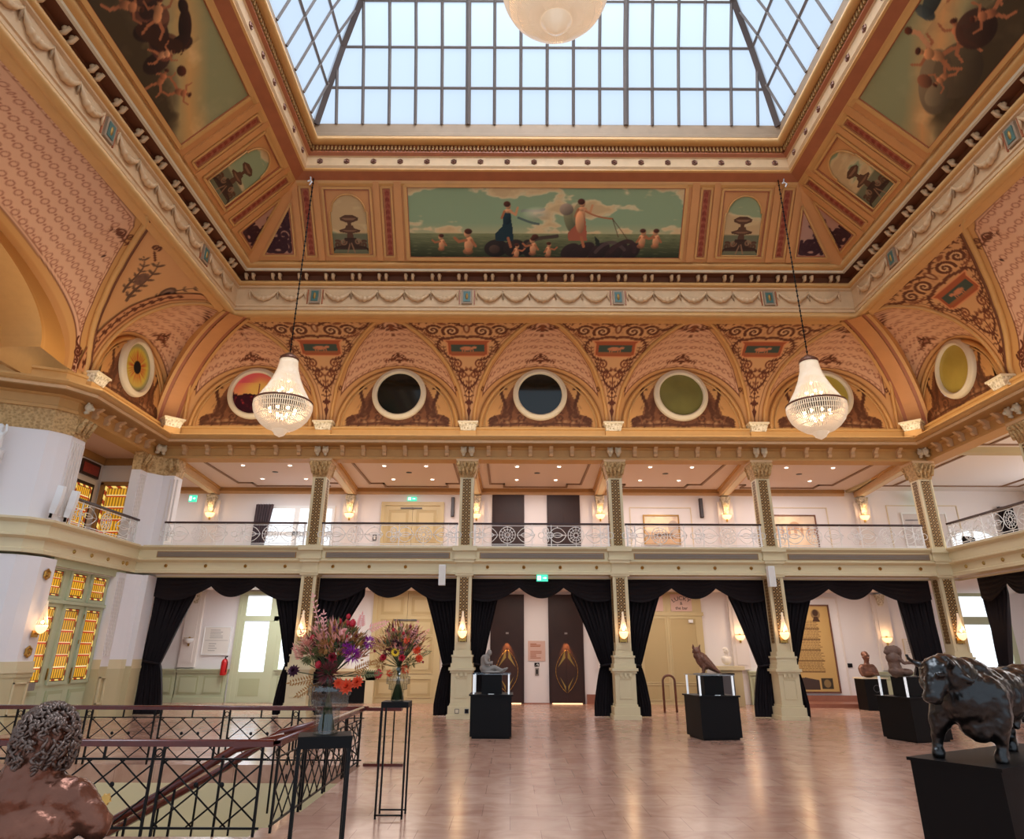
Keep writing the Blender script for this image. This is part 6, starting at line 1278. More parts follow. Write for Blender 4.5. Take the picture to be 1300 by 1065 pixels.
# bull on its plinth
t = thing('plinth','low black plinth under the bronze bull','plinth',(4.28,6.72,0),math.radians(30.7))
MB().mt('black').box(-.75,1.1,-.36,.36,.0,.83).build('body',None,t); MB().mt('black').box(-.77,1.12,-.38,.38,.83,.855).build('top_plate',None,t)
t = thing('bull_sculpture','dark polished bronze bull striding with lowered head on black plinth','sculpture',(0,0,.855)); o = -.835
B_ = lambda *p: [(x,y,z+o) for x,y,z in p]
parts = [('b',(3.93,6.42,1.32+o),.25,(.95,.95,1.0)),('b',(3.95,6.40,1.13+o),.15,(1,1,1)),('b',(3.93,6.36,1.07+o),.10),('b',(4.12,6.55,1.34+o),.25,(1,1,.98)),('b',(4.35,6.68,1.33+o),.235,(1.1,1,.95)),('b',(4.58,6.80,1.34+o),.22,(1,1,1)),('b',(4.74,6.88,1.37+o),.20,(1,1,1.05)),
 ('b',(3.84,6.42,1.47+o),.20,(1,1,.9)),('b',(3.76,6.38,1.52+o),.15),('b',(3.66,6.34,1.51+o),.135,(1,1,1)),('b',(3.60,6.30,1.44+o),.115),('t',B_((3.62,6.31,1.46),(3.54,6.24,1.36)),(.11,.075)),('b',(3.53,6.23,1.34+o),.07),('b',(3.56,6.26,1.32+o),.06),
 ('t',B_((3.62,6.40,1.56),(3.57,6.46,1.58),(3.50,6.46,1.62),(3.47,6.42,1.66)),(.035,.03,.022,.01)),('t',B_((3.69,6.24,1.56),(3.70,6.16,1.58),(3.64,6.09,1.61),(3.60,6.08,1.66)),(.035,.03,.022,.01)),('b',(3.50,6.24,1.33+o),.055),('b',(3.565,6.215,1.47+o),.028),('b',(3.53,6.33,1.46+o),.028),('t',B_((3.56,6.17,1.50),(3.62,6.17,1.50)),(.02,.02)),('t',B_((3.77,6.27,1.50),(3.85,6.18,1.45)),(.04,.02)),
 ('t',B_((3.80,6.52,1.28),(3.74,6.56,1.14),(3.70,6.58,1.03)),(.13,.10,.06)),('t',B_((3.70,6.58,1.03),(3.69,6.60,.93)),(.055,.042)),('t',B_((3.69,6.60,.93),(3.67,6.58,.86)),(.045,.055)),
 ('t',B_((4.05,6.32,1.34),(4.07,6.29,1.18),(4.05,6.29,1.04)),(.15,.11,.065)),('t',B_((4.05,6.29,1.04),(4.05,6.31,.93)),(.058,.045)),('t',B_((4.05,6.31,.93),(4.02,6.29,.86)),(.05,.06)),
 ('t',B_((4.74,6.76,1.36),(4.74,6.70,1.20),(4.95,6.80,1.07)),(.20,.14,.065)),('t',B_((4.95,6.80,1.07),(4.97,6.79,.94)),(.06,.045)),('t',B_((4.97,6.79,.94),(4.94,6.77,.86)),(.045,.055)),
 ('t',B_((4.62,6.98,1.32),(4.52,7.0,1.18),(4.64,7.06,1.05)),(.18,.12,.06)),('t',B_((4.64,7.06,1.05),(4.63,7.05,.93)),(.055,.045)),('t',B_((4.63,7.05,.93),(4.60,7.03,.86)),(.045,.055)),
 ('t',B_((4.45,6.66,1.13),(4.42,6.62,1.08)),(.05,.035)),('t',B_((4.88,6.95,1.50),(4.98,7.0,1.45),(5.02,7.0,1.25),(5.0,6.98,1.05)),(.04,.03,.022,.03)),('b',(4.0,6.47,1.53+o),.15,(1.2,1,.7)),('b',(4.78,6.86,1.49+o),.09)]
organic('body','bronze',t,parts,.017,3,.028,.06)
# glazed plinths
def display(label, x, y, rz, w=.86, d=.86, h=.83, up=.38, posts=True):
    t = thing('display_plinth',label,'plinth',(x,y,0),rz); mb = MB().mt('black'); mb.box(-w/2,w/2,-d/2,d/2,.04,h-.03); mb.box(-w/2+.04,w/2-.04,-d/2+.04,d/2-.04,0,.04); mb.build('body',None,t); MB().mt('black').box(-w/2-.03,w/2+.03,-d/2-.03,d/2+.03,h-.03,h).build('top_plate',None,t)
    MB().mt('black').box(-w*.24,w*.26,-d*.24,d*.24,h,h+up).build('inner_block',None,t)
    mb = MB().mt('acrylic')
    for sx in (-1,1):
        for sy in (-1,1): mb.box(sx*w*.43-.017,sx*w*.43+.017,sy*d*.4-.017,sy*d*.4+.017,h,h+up)
    mb.build('acrylic_post',None,t); MB().mt('glass').box(-w*.48,w*.48,-d*.46,d*.46,h+up,h+up+.02).build('glass_shelf',None,t)
    MB().mt('whitep').box(-.06,.06,-d*.45,-d*.42,h,h+.012).build('label_card',None,t); return t
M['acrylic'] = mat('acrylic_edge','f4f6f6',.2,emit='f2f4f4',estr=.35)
display('black glazed plinth under the small seated figure',-.41,16.05,0); display('black glazed plinth under the bronze owl',4.27,15.95,.16,.86,.82); display('black glazed plinth under the leaning clay figure, behind the bull',8.42,15.75,.30,.92,.86)
# seated figure
t = thing('seated_figure_sculpture','small grey bronze figure sitting with outstretched legs on glass shelf','sculpture',(-.41,16.05,1.23))
organic('body','stone',t,[('b',(-.17,0,.10),.10,(1,1,.8)),('t',[(-.16,0,.1),(-.15,0,.28)],(.09,.10)),('b',(-.14,0,.30),.10,(1,1,.8)),('t',[(-.13,0,.34),(-.09,-.01,.39)],(.04,.04)),('b',(-.06,-.01,.41),.06,(1,1,1.15)),('t',[(-.16,-.09,.33),(-.12,-.12,.2),(.0,-.09,.2)],(.04,.033,.028)),('t',[(-.16,.09,.33),(-.12,.12,.2),(.0,.09,.22)],(.04,.033,.028)),('t',[(-.12,-.05,.07),(.06,-.06,.12),(.22,-.06,.05)],(.065,.05,.035)),('t',[(-.12,.06,.07),(.08,.05,.08),(.26,.05,.05)],(.065,.05,.035)),('t',[(.22,-.06,.05),(.28,-.06,.09)],(.03,.025)),('t',[(.26,.05,.05),(.33,.05,.1)],(.03,.025)),('b',(0,0,.02),.05,(5,3,.5))],.014,3,.012,.03)
# owl
t = thing('owl_sculpture','brown bronze owl standing in profile on black glazed plinth','sculpture',(4.2,15.9,1.23))
ow = organic('body','bronzeb',t,[('b',(-.16,-.02,.47),.085,(1,1,.9)),('b',(-.14,0,.38),.10),('b',(-.07,0,.30),.13,(1,.9,1.1)),('b',(.0,0,.22),.13,(1.1,.9,1)),('t',[(-.04,0,.30),(.12,0,.16),(.30,0,.03)],(.12,.085,.025)),('t',[(-.07,-.09,.33),(.08,-.10,.17),(.24,-.06,.06)],(.05,.05,.015)),('t',[(-.07,.09,.33),(.08,.10,.17),(.24,.06,.06)],(.05,.05,.015)),('t',[(-.23,-.02,.53),(-.24,-.05,.60)],(.03,.008)),('t',[(-.11,-.02,.53),(-.08,-.04,.60)],(.03,.008)),('t',[(-.24,-.03,.46),(-.26,-.04,.42)],(.025,.01)),('t',[(-.05,-.05,.14),(-.07,-.05,.03)],(.045,.025)),('t',[(-.02,.05,.14),(-.03,.05,.03)],(.045,.025)),('t',[(-.07,-.05,.025),(-.13,-.07,.02)],(.02,.012)),('t',[(-.03,.05,.025),(-.09,.05,.02)],(.02,.012))],.011,2,.016,.025)
MB().mt('stone').lathe([(.001,0),(.30,0),(.31,.012),(.28,.025),(.001,.03)],20,(0.03,0,-.005),1,.7).build('ground_slab',None,t)
# clay figure
t = thing('bent_figure_sculpture','brown clay torso with swept hair and one arm reaching out, on glazed plinth','sculpture',(8.35,15.75,1.23))
organic('body','clay',t,[('b',(-.12,0,.08),.16,(1,1,.6)),('b',(.08,0,.06),.13,(1.2,1,.6)),('t',[(-.12,0,.08),(-.14,0,.3)],(.14,.11)),('b',(-.15,0,.34),.13,(1,1.1,1)),('t',[(-.16,0,.38),(-.17,0,.45)],(.06,.06)),('b',(-.2,0,.5),.085,(1,1,1.1)),('b',(-.09,0,.49),.11,(1.25,1,1)),('b',(-.27,0,.46),.05),('t',[(-.08,-.1,.36),(.0,-.14,.24),(.2,-.12,.27)],(.045,.035,.022)),('t',[(.0,-.12,.25),(.28,-.10,.23)],(.03,.018)),('t',[(-.1,.1,.36),(-.1,.15,.2),(.02,.12,.1)],(.045,.035,.03)),('t',[(-.02,0,.48),(.0,0,.36)],(.09,.05))],.014,3,.02,.04)
# busts
def bust(label, x, y, z, s, m, rz=0, arms=False):
    t = thing('bust_sculpture',label,'sculpture',(x,y,z),rz)
    p = [('b',(0,0,.10),.17,(1.25,.7,.9)),('t',[(-.14,0,.16),(.14,0,.16)],(.09,.09)),('t',[(0,0,.2),(0,-.01,.33)],(.07,.06)),('b',(0,-.01,.42),.095,(.85,1,1.25)),('t',[(0,-.09,.43),(0,-.125,.39)],(.014,.022)),('b',(0,-.07,.34),.04,(1,1,.8)),('b',(-.083,0,.41),.022),('b',(.083,0,.41),.022),('b',(0,.02,.48),.092,(.95,1.05,.8)),('t',[(-.05,-.085,.45),(.05,-.085,.45)],(.018,.018))]
    if arms: p += [('t',[(-.2,0,.14),(-.22,-.06,0),(.02,-.14,.03)],(.06,.05,.035)),('t',[(.2,0,.14),(.22,-.06,0),(.0,-.13,.02)],(.06,.05,.035)),('b',(0,0,.02),.16,(1.2,.7,.6))]
    p = [((q[0],tuple(c*s for c in q[1]),q[2]*s)+tuple(q[3:])) if q[0]=='b' else (q[0],[tuple(c*s for c in k) for k in q[1]],[r*s for r in q[2]]) for q in p]; organic('body',m,t,p,.016*s,2).location.z = .05; return t
bust('dark bronze bust with folded arms before the far wainscot',11.35,23.45,.97,1.25,'bronzeb',.2,True)
t = thing('plinth','black plinth with round emblem carrying the dark bust','plinth',(11.4,23.5,0),.05); MB().mt('black').box(-.36,.36,-.3,.3,0,.9).build('body',None,t); MB().mt('bone').box(-.40,.40,-.33,.33,.9,.93).build('top_plate',None,t); mb = MB().mt('greyp'); mb.tube([(.1*math.cos(a),-.305,.62+.1*math.sin(a)) for a in [2*PI*k/16 for k in range(16)]],.008,4,closed=True); mb.tube([(-.08,-.305,.4),(.08,-.305,.44)],.012,4); mb.build('emblem',None,t)
bust('white marble bust by the lit sconce behind the owl',7.35,25.0,1.25,.95,'marble',.5)
t = thing('plinth','cream plinth with moulded top under the white marble bust','plinth',(7.4,25.05,0)); mb = MB().mt('creamd'); mb.box(-.36,.36,-.3,.3,0,1.1); mb.build('body',None,t); MB().mt('cream').box(-.44,.44,-.36,.36,1.1,1.22).build('top_plate',None,t)
t = thing('pedestal_box','tall dark grey box standing between the owl and the white bust','box',(7.05,24.3,0)); MB().mt('greyp').box(-.22,.22,-.22,.22,0,.98).build('body',None,t); MB().mt('black').box(-.24,.24,-.24,.24,.98,1.02).build('lid',None,t)
# barrier hoop left of the owl plinth
t = thing('hoop_barrier','brown wooden hoop barrier standing left of the owl plinth','barrier',(4.75,22.3,0)); mb = MB().mt('bronzeb'); mb.tube([(-.18,0,0),(-.18,0,.85)]+[(-.18+.18*(1-math.cos(a)),0,.85+.16*math.sin(a)) for a in np.linspace(.3,PI-.3,7)]+[(.18,0,.85),(.18,-.0,0)],.035,8); mb.build('hoop',None,t)
# bronze head with curly hair close to the camera
t = thing('curly_bronze_sculpture','brown bronze head with curly hair seen from behind, close to the camera','sculpture',(-1.96,3.2,1.0))
organic('body','lionm',t,[('b',(.01,0,.34),.098,(1,1,1.2)),('b',(.02,0,.40),.072,(1,1,1)),('t',[(.0,0,.26),(-.03,.0,.14)],(.105,.13)),('t',[(-.04,0,.2),(-.15,0,.02)],(.085,.10)),('t',[(-.02,0,.14),(.18,.02,.13)],(.11,.07)),('t',[(.18,.02,.13),(.28,.03,.03)],(.07,.06)),('b',(0,0,.02),.17,(1.3,.8,.7))],.012,3,.016,.04)
hr = MB().mt('lionhair'); rr = random.Random(5)
for k in range(420):
    a = rr.uniform(0,2*PI); e = rr.uniform(-.6,1.5); c = Vector((.015+.112*math.cos(a)*math.cos(e), .112*math.sin(a)*math.cos(e), .325+.145*math.sin(e)))
    n_ = (c-Vector((.01,0,.32))).normalized(); dn = (Vector((0,0,-1))-n_*(-n_.z)); dn = dn.normalized() if dn.length > .1 else n_.cross(Vector((1,0,0))).normalized(); sd_ = n_.cross(dn); L = rr.uniform(.03,.055); am = rr.uniform(.006,.013); ph = rr.uniform(0,6); kk = rr.uniform(5,9)
    hr.tube([tuple(c+dn*(L*(i/9-.4))+sd_*(am*math.sin(ph+i/9*kk))+n_*(.004+.009*math.sin(i/9*PI)+.004*math.sin(i*1.4+ph))) for i in range(10)],[.0035+.0035*math.sin(i/9*PI) for i in range(10)],5)
hr.build('curly_hair',None,t)
t = thing('plinth','dark plinth below the curly bronze head, under the frame edge','plinth',(-1.93,3.2,0)); MB().mt('black').box(-.32,.4,-.25,.25,0,.88).build('body',None,t); MB().mt('black').box(-.34,.42,-.27,.27,.88,.90).build('top_plate',None,t)
# herm figure
t2 = thing('cherub_figure','small white plaster child perched on the herm capital','statue',(-11.72,14.93,5.9)); organic('body','whitep',t2,[('b',(0,0,.1),.12),('t',[(0,0,.1),(0,0,.35)],(.11,.10)),('b',(0,-.02,.50),.09,(1,1,1.1)),('t',[(-.1,0,.34),(-.2,-.05,.3),(-.26,-.05,.4)],(.04,.035,.03)),('t',[(.1,0,.34),(.2,-.05,.42),(.14,-.03,.56)],(.04,.035,.03)),('t',[(-.05,-.05,.08),(-.08,-.14,.0)],(.05,.04)),('t',[(.05,-.05,.08),(.08,-.14,.0)],(.05,.04))],.018,3)
# ------------------------------------------------------------------ flower stands
def stand(label, x, y, w, d, h, th, rz=0, lw=.012, sh=.08):
    t = thing('flower_stand',label,'stand',(x,y,0),rz); MB().mt('black').box(-w/2,w/2,-d/2,d/2,h-th,h).build('top',None,t)
    for sx in (-1,1):
        for sy in (-1,1):
            for q in ((0,) if lw > .01 else (0,)): mb = MB().mt('iron'); mb.box(sx*(w/2-.012)-lw,sx*(w/2-.012)+lw,sy*(d/2-.012)-lw,sy*(d/2-.012)+lw,0,h-th); mb.build('leg',None,t)
    mb = MB().mt('iron')
    for sy in (-1,1): mb.box(-w/2,w/2,sy*(d/2-.01)-.008,sy*(d/2-.01)+.008,.03,.045)
    mb.build('foot_rail',None,t); return t
stand('black square stand under the big bouquet',-1.30,5.35,.36,.30,1.145,.075,.25,.011); stand('tall slim black stand under the sunflower bouquet',-1.31,8.65,.31,.30,1.145,.06,.0,.010)
def vase(label, x, y, z, prof, water=True, rz=0):
    t = thing('glass_vase',label,'vase',(x,y,z)); mb = MB().mt('vaseglass').lathe(prof,28,cap=False); gl_ = mb.build('glass',None,t)
    r0, r1 = prof[0][0], prof[0][0]; mb = MB().mt('vaseglass').lathe([(.001,.002),(prof[0][0]*.95,.002),(prof[0][0],.012),(prof[0][0]*.9,.016),(.001,.018)],24); mb.build('foot',None,t)
    mb = MB().mt('vaseglass')
    for k in range(20):
        a = 2*PI*k/20; mb.tube([(r*1.005*math.cos(a),r*1.005*math.sin(a),zz) for r,zz in prof[1:-1]],.0022,4)
    mb.build('ribs',None,gl_); return t
def vmat():
    m = glass_mat('smoky_glass',(.80,.82,.80),.90,.04); return m
M['vaseglass'] = vmat()
vase('tiered ribbed glass vase holding the big bouquet',-1.30,5.35,1.145,[(.085,0),(.085,.13),(.085,.17),(.135,.175),(.137,.19),(.137,.245),(.15,.25),(.15,.31),(.135,.32),(.09,.33),(.08,.345),(.08,.37)])
vase('tiered clear glass vase holding the sunflower bouquet',-1.31,8.65,1.145,[(.075,0),(.075,.12),(.105,.125),(.105,.18),(.135,.185),(.135,.26),(.11,.265),(.11,.30),(.075,.31),(.075,.36)])
FM = dict(stem=mat('green_stem','3c4a28',.6), olive_leaf=mat('olive_leaf','6c6a3c',.6,noise=.3,nscale=20), drypink=mat('dried_pink_leaf','d8907c',.7,noise=.2,nscale=20), blush=mat('blush_leaf','eba49a',.7), red=mat('red_bloom','c02434',.6,noise=.2,nscale=30), crimson=mat('crimson_bloom','8c1626',.6), plum=mat('plum_bloom','4a1c34',.6), magenta=mat('magenta_bloom','9c2c98',.6,noise=.3,nscale=30), coral=mat('coral_bloom','e8552f',.6,noise=.2,nscale=30), yellow=mat('yellow_petal','f0c020',.6), brown=mat('brown_centre','4a2c14',.8), tanleaf=mat('bronze_leaf','a8743c',.7,noise=.3,nscale=20), mauve=mat('mauve_bloom','a86078',.6), burg=mat('burgundy_leaf','6a2a2c',.7))
M.update({'fl_'+k:v for k,v in FM.items()})
def leaf(mb, c, d, L, w, up=None):
    d = Vector(d).normalized(); s = d.cross(Vector((.1,.2,1))).normalized() if up is None else d.cross(up).normalized(); n = s.cross(d); c = Vector(c)
    mb.add([tuple(c), tuple(c+d*L*.45+s*w*.5+n*L*.06), tuple(c+d*L), tuple(c+d*L*.45-s*w*.5+n*L*.06), tuple(c+d*L*.5+n*L*.0)], [(0,1,4),(1,2,4),(2,3,4),(3,0,4)])
def frond(name, m, par, c, d, L, n=8, lw=.013, ll=.042, sprd=1.5):
    mb = MB().mt(m); d = Vector(d).normalized(); s = d.cross(Vector((0,-1,.2))).normalized(); c = Vector(c); mb.tube([tuple(c+d*L*k/4+Vector((0,0,-.03*(k/4)**2*L*4))) for k in range(5)], .0025, 4)
    for k in range(1,n+1):
        p = c+d*L*k/n
        for sg in (-1,1): leaf(mb, p, d*.8+s*sg*sprd, ll*(1.1-.5*k/n), lw, Vector((0,-1,0)))
    leaf(mb, c+d*L, d, ll, lw, Vector((0,-1,0))); return mb.build(name,None,par)
def bloom(name, m, par, c, r, layers=3, n=9, seed=0, centre=None, flat=.6):
    mb = MB().mt(m); rr = random.Random(seed); c = Vector(c); ax = Vector((c.x*.0+rr.uniform(-.3,.3),-1,rr.uniform(0,.5))).normalized(); u = ax.cross(Vector((0,0,1))).normalized(); v = ax.cross(u)
    for l in range(layers):
        for k in range(n):
            a = 2*PI*k/n+l*.4; d = (u*math.cos(a)+v*math.sin(a))*(1-.25*l)+ax*(.15+flat*l/layers); leaf(mb, c+ax*.004*l, d, r*(1-.12*l), r*.55, ax)
    if centre: mb.mt(centre).ball(tuple(c+ax*.012), r*.36, 8, 6)
    return mb.build(name,None,par)
def ballfl(name, m, par, c, r, seed=0):
    mb = MB().mt(m); mb.ball(tuple(c), r*.8, 10, 8); rr = random.Random(seed)
    for k in range(46):
        z = 1-2*(k+.5)/46; a = k*2.4; q = math.sqrt(1-z*z); d = Vector((q*math.cos(a),q*math.sin(a),z)); leaf(mb, Vector(c)+d*r*.6, d, r*.5, r*.35)
    return mb.build(name,None,par)
def bouquet(label, x, y, z, s, items, seed=0, nleaf=60):
    t = thing('bouquet',label,'flowers',(x,y,z)); rr = random.Random(seed); st = MB().mt('fl_stem')
    for k in range(46): a = rr.uniform(0,6.28); st.tube([(.055*math.cos(a)*s,.055*math.sin(a)*s,-.33),( -.02*math.cos(a)*s,-.02*math.sin(a)*s,0),(.18*math.cos(a+.4)*s,.10*math.sin(a)*s,.25*s)], .006, 4)
    for it in items: st.tube([(0,0,.02),(it[2]*.5,it[3]*.5,it[4]*.55),(it[2],it[3]+.01,it[4])],.003,4)
    st.build('stems',None,t)
    cols_ = ['fl_olive_leaf','fl_tanleaf','fl_drypink','fl_burg','fl_olive_leaf','fl_drypink','fl_tanleaf','fl_blush']
    for g in range(8):
        mb = MB().mt(cols_[g])
        for k in range(nleaf):
            a = rr.uniform(0,2*PI); e = rr.uniform(-.25,1.3); R = rr.uniform(.06,.22)*s; p = Vector((R*math.cos(a)*math.cos(e)*1.15, R*math.sin(a)*math.cos(e)*.7, .17*s+R*math.sin(e)*1.0)); d = (p-Vector((0,0,.05*s))).normalized()+Vector((rr.uniform(-.5,.5),rr.uniform(-.5,.5),rr.uniform(-.4,.4))); leaf(mb,p,d,rr.uniform(.035,.085)*s,rr.uniform(.014,.028)*s)
        mb.build('leaves',None,t)
    for k, it in enumerate(items):
        ty, m, px, py, pz, r = it[:6]
        if ty == 'ball': ballfl('globe_flower',m,t,(px,py,pz),r,k)
        elif ty == 'bloom': bloom('flower',m,t,(px,py,pz),r,4,10,k)
        elif ty == 'rose': bloom('rose',m,t,(px,py,pz),r,6,7,k,None,1.6)
        elif ty == 'sun': bloom('sunflower',m,t,(px,py,pz),r,2,14,k,'fl_brown',.1)
        elif ty == 'spray':
            rnd = random.Random(k); mb = MB().mt(m)
            for q in range(80): d = Vector((rnd.uniform(-1,1),rnd.uniform(-1,.4),rnd.uniform(-1,1))).normalized(); leaf(mb,Vector((px,py,pz))+d*r*.3,d,r*.8,r*.16)
            mb.build('spray_flower',None,t)
        elif ty == 'frond': frond('frond',m,t,(px,py,pz),it[6],r)
    return t
# big bouquet: local px offsets / 183 px per metre at 5.3 m
K = 1/174
def P(dx, dz, dy=-.06): return (dx*K, dy, dz*K)      # from the vase mouth, in pixels of the photograph's size there
big = [('ball','fl_red',*P(7,68),.022),('ball','fl_red',*P(18,74),.020),('ball','fl_red',*P(24,66),.03),('ball','fl_red',*P(18,66),.022),('ball','fl_red',*P(-25,48),.024),('ball','fl_crimson',*P(-10,41),.02),('ball','fl_red',*P(18,50,-.1),.022),('ball','fl_red',*P(60,6,-.02),.036),('bloom','fl_plum',*P(-44,9),.05),('rose','fl_crimson',*P(6,25,-.14),.045),('spray','fl_magenta',*P(30,28,-.14),.07),('spray','fl_magenta',*P(22,36,-.13),.045),('spray','fl_magenta',*P(48,43,-.08),.05),('bloom','fl_coral',*P(26,-8,-.12),.06),('bloom','fl_coral',*P(38,-3,-.10),.05),('bloom','fl_coral',*P(16,-4,-.14),.04),('ball','fl_red',*P(-11,17,-.14),.028),('bloom','fl_mauve',*P(2,58,-.05),.035),('spray','fl_tanleaf',*P(-3,38,-.12),.07),('spray','fl_tanleaf',*P(36,46,-.06),.06),('spray','fl_olive_leaf',*P(-22,28,-.12),.08),('spray','fl_burg',*P(2,8,-.14),.09),('spray','fl_drypink',*P(-30,36,-.08),.07),('bloom','fl_blush',*P(16,54,-.09),.04),
 ('frond','fl_blush',*P(-12,48),.30,(-.35,0,1)),('frond','fl_blush',*P(-10,38),.22,(-.1,0,1)),('frond','fl_drypink',*P(-28,30),.14,(-.5,0,1)),('frond','fl_blush',*P(44,58),.13,(.9,0,.35)),('frond','fl_blush',*P(34,60),.08,(.1,0,1)),('frond','fl_drypink',*P(-36,22),.10,(-.6,0,.9)),('frond','fl_tanleaf',*P(-18,0),.16,(-1,0,-.15)),('frond','fl_tanleaf',*P(-14,-6),.14,(-.9,0,-.5)),('frond','fl_olive_leaf',*P(38,6),.13,(1,0,.05)),('frond','fl_tanleaf',*P(30,8),.13,(.9,0,.5)),('frond','fl_tanleaf',*P(46,40),.12,(.9,0,-.1))]
bouquet('big mixed bouquet of red, magenta and coral flowers with pink fronds',-1.30,5.35,1.50,1.0,big,1,120)
K = 1/108
P2 = lambda dx,dz,dy=-.08: (dx*K,dy,dz*K)
sm = [('sun','fl_yellow',*P2(-3,19,-.18),.055),('ball','fl_red',*P2(-9,46),.022),('ball','fl_crimson',*P2(-8,40),.016),('ball','fl_red',*P2(4,42),.024),('ball','fl_crimson',*P2(13,50),.02),('ball','fl_crimson',*P2(-31,21),.02),('bloom','fl_coral',*P2(10,33,-.12),.05),('rose','fl_red',*P2(6,13,-.17),.05),('bloom','fl_red',*P2(-18,13,-.14),.05),('bloom','fl_coral',*P2(23,22,-.1),.06),('bloom','fl_coral',*P2(26,12,-.1),.055),('spray','fl_plum',*P2(-5,30,-.12),.05),('spray','fl_plum',*P2(2,28,-.12),.04),('spray','fl_burg',*P2(-14,20,-.12),.07),('spray','fl_olive_leaf',*P2(16,8,-.12),.08),('spray','fl_tanleaf',*P2(-22,6,-.1),.08),('spray','fl_coral',*P2(10,0,-.12),.06),('spray','fl_mauve',*P2(3,22,-.14),.05),('ball','fl_crimson',*P2(31,8),.015),('spray','fl_coral',*P2(-10,-5,-.1),.045),
 ('frond','fl_blush',*P2(6,34),.16,(-.3,0,1)),('frond','fl_blush',*P2(14,30),.24,(.3,0,1)),('frond','fl_blush',*P2(18,28),.22,(.8,0,.8)),('frond','fl_tanleaf',*P2(-18,20),.16,(-.6,0,.8)),('frond','fl_olive_leaf',*P2(24,14),.14,(1,0,.4)),('frond','fl_tanleaf',*P2(-24,8),.12,(-1,0,-.2))]
bouquet('smaller bouquet with a yellow sunflower and coral blooms',-1.31,8.65,1.49,1.25,sm,2,90)
# ------------------------------------------------------------------ stair railings
def lattice_rail(label, p0, p1, h=.84, z0=0, nbay=None, gold=True, close=(1,1)):
    L = math.hypot(p1[0]-p0[0],p1[1]-p0[1]); t = thing('stair_railing',label,'railing',(p0[0],p0[1],z0),math.atan2(p1[1]-p0[1],p1[0]-p0[0]))
    hr = MB().mt('rail'); hr.smooth = False; hr.box(-.06,L+.06,-.045,.045,h-.06,h-.01); hr.tube([(-.06,0,h-.02),(L+.06,0,h-.02)],.045,8,flat=.55); hr.build('handrail',None,t)
    n = nbay or max(1,int(round(L/1.28))); S = L/n; mb = MB().mt('iron'); zb, zt = .08, h-.18
    mb.box(0,L,-.008,.008,zb-.02,zb); mb.box(0,L,-.008,.008,zt,zt+.015)
    for i in range(n):
        a, b = i*S+.05, (i+1)*S-.05
        for x in (a,b): mb.box(x-.012,x+.012,-.012,.012,0,h-.06)
        mb.tube([((a-.05)+.035*math.cos(q),0,h-.12+.035*math.sin(q)) for q in [2*PI*k/14 for k in range(14)]],.007,4,closed=True)
        w = b-a; H = zt-zb; m = 3
        for k in range(-m,m+1):   # diagonal net clipped to the bay
            for sg in (1,-1):
                x0 = a+w*(k/m*1.0); x1 = x0+sg*0+w*.5
                pa, pb = (a+w*k/m, zb), (a+w*k/m+w*.72, zt)
                if sg < 0: pa, pb = (pa[0], zt), (pb[0], zb)
                (xa,za),(xb,zc_) = pa, pb
                if xb <= a or xa >= b: continue
                if xa < a: f = (a-xa)/(xb-xa); za += (zc_-za)*f; xa = a
                if xb > b: f = (b-xa)/(xb-xa); zc_ = za+(zc_-za)*f; xb = b
                mb.tube([(xa,0,za),(xb,0,zc_)],.0085,4)
        mb.box((a+b)/2-.01,(a+b)/2+.01,-.01,.01,zt,h-.06)
        for q in (.37,.63): mb.ball((a+w*q,0,(zb+zt)/2+H*.12),.026,8,6,(1,.4,1))
    mb.build('lattice',None,t)
    if gold:
        for i in range(n):
            if i%2 == 0 or n < 4: g = MB().mt('gilt'); c = (i+.5)*S+.1; r_ = [(c+.055*(1 if k%2 else .75)*math.cos(PI*k/8),-.015,zb+(zt-zb)*.40+.055*(1 if k%2 else .75)*math.sin(PI*k/8)) for k in range(16)]; g.add(r_+[(x,.015,z) for x,y,z in r_],[tuple(range(16)),tuple(range(31,15,-1))]+[(q,(q+1)%16,16+(q+1)%16,16+q) for q in range(16)]); g.build('gilt_rosette',None,t)
    return t
lattice_rail('far lattice railing of the stairwell with mahogany handrail',(-9.0,12.15),(-2.35,12.15),nbay=6)
lattice_rail('near lattice railing of the stairwell, close to the camera',(-9.0,7.75),(-2.45,7.75),nbay=6)
lattice_rail('side lattice railing of the stairwell beside the big bouquet',(-2.38,7.85),(-2.38,12.05),nbay=4,gold=False)
t = thing('handrail_end','broad mahogany scroll end of the far stair railing','handrail',(-2.3,12.15,.80)); MB().mt('rail').box(0,.55,-.09,.09,-.02,.03).build('board',None,t); mb = MB().mt('iron'); mb.box(.42,.44,-.01,.01,-.8,-.02); mb.box(.2,.22,-.01,.01,-.8,-.02); mb.build('post',None,t); MB().mt('rail').box(.0,.62,-.1,.1,-.80,-.76).build('foot_board',None,t)
t = thing('stair_handrail','sloping mahogany handrail going down the stairwell','handrail',(0,0,0)); mb = MB().mt('rail').tube([(-2.48,8.35,.80),(-2.9,8.1,.72),(-3.6,8.05,.30),(-6.2,8.0,-1.1)],.045,8); mb.build('rail',None,t); 
for k in range(7): x = -3.0-.45*k; z = .66-.25*k*.95+.0; MB().mt('iron').box(x-.01,x+.01,8.03,8.05,z-.85,z).build('baluster',None,t)
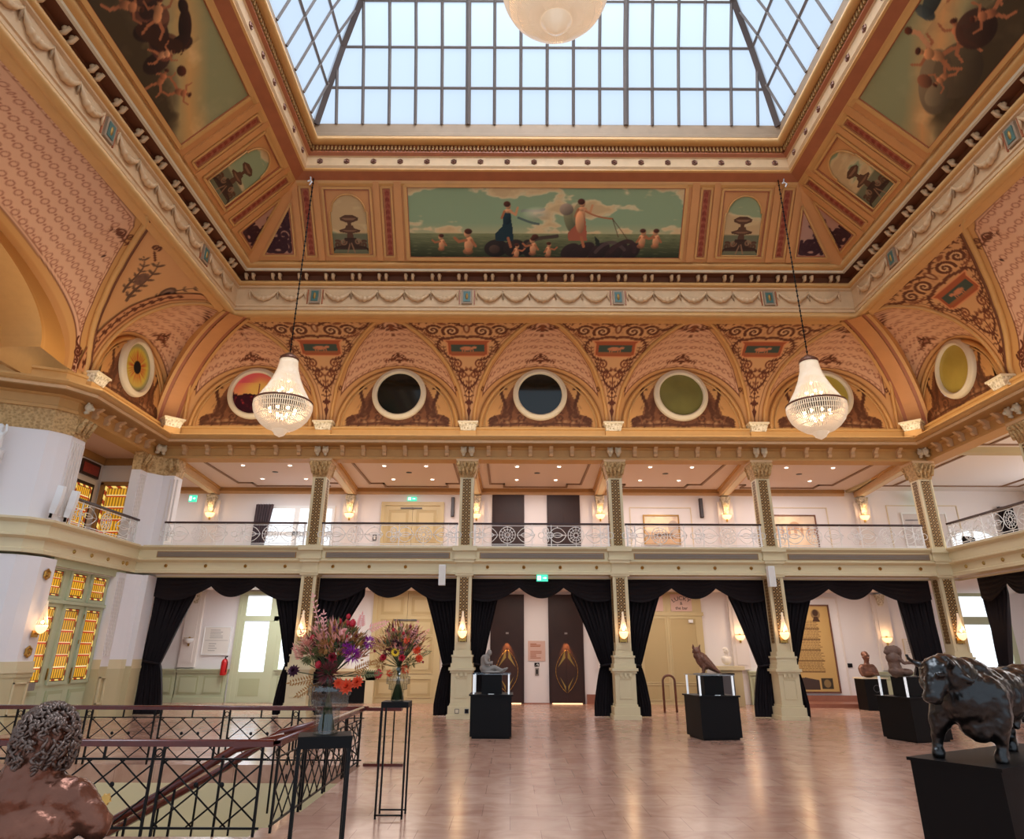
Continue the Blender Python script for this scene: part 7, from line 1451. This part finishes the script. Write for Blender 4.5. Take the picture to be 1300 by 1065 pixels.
t = thing('stair_handrail','second sloping mahogany handrail beside the steps','handrail',(0,0,0)); MB().mt('rail').tube([(-2.5,9.75,.80),(-2.95,9.75,.70),(-3.6,9.75,.30),(-6.2,9.75,-1.1)],.045,8).build('rail',None,t); 
for k in range(7): x = -3.0-.45*k; z = .66-.25*k*.95+.0; MB().mt('iron').box(x-.01,x+.01,9.74,9.76,z-.85,z).build('baluster',None,t)
# ------------------------------------------------------------------ other things on the floor
t = thing('fireplace','cream stone fireplace with black opening behind the bouquets','fireplace',(-5.55,YW-.02,0)); mb = MB().mt('cream'); mb.box(-1.0,-.72,-.3,0,0,1.0); mb.box(.62,.9,-.3,0,0,1.0); mb.box(-1.0,.9,-.3,0,.72,1.0); mb.box(-1.08,.98,-.4,0,1.0,1.08); mb.build('surround',None,t); MB().mt('black').box(-.72,.62,-.18,-.02,.02,.72).build('firebox',None,t)
t = thing('fire_extinguisher','red fire extinguisher on the wainscot beside the glazed door','fire extinguisher',(-9.8,YW-.3,.85)); MB().mt('red').lathe([(.001,0),(.10,.01),(.11,.04),(.11,.42),(.08,.50),(.03,.53)],16).build('cylinder',None,t); mb = MB().mt('black'); mb.tube([(0,0,.53),(0,0,.58),(.08,0,.6)],.02,6); mb.tube([(.02,-.02,.57),(.12,-.05,.4),(.1,-.08,.1)],.012,6); mb.build('valve',None,t)
t = thing('dark_figure_head','dark carved handle on the green stained-glass door frame','handle',(-10.86,16.62,.80)); MB().mt('stone').box(-.03,.05,-.04,.3,0,.16).build('block',None,t)
for k,(x,l,m) in enumerate(((-1.42,'small square floor-box cover low on the second pillar base','bone'),(-1.16,'small black socket low on the second pillar base','black'))):
    t = thing('wall_socket',l,'socket',(x,YB-.115,.19)); mb = MB().mt('greyp').box(-.055,.055,-.012,0,-.055,.055); mb.mt(m).box(-.042,.042,-.016,0,-.042,.042); mb.build('plate',None,t)
t = thing('grab_rail','black curved handrail end beside the left curtain','handrail',(-10.0,20.9,.95)); MB().mt('black').tube([(-.5,0,.25),(-.1,0,.06),(.12,0,-.02),(.15,0,-.08)],.045,8).build('rail',None,t)
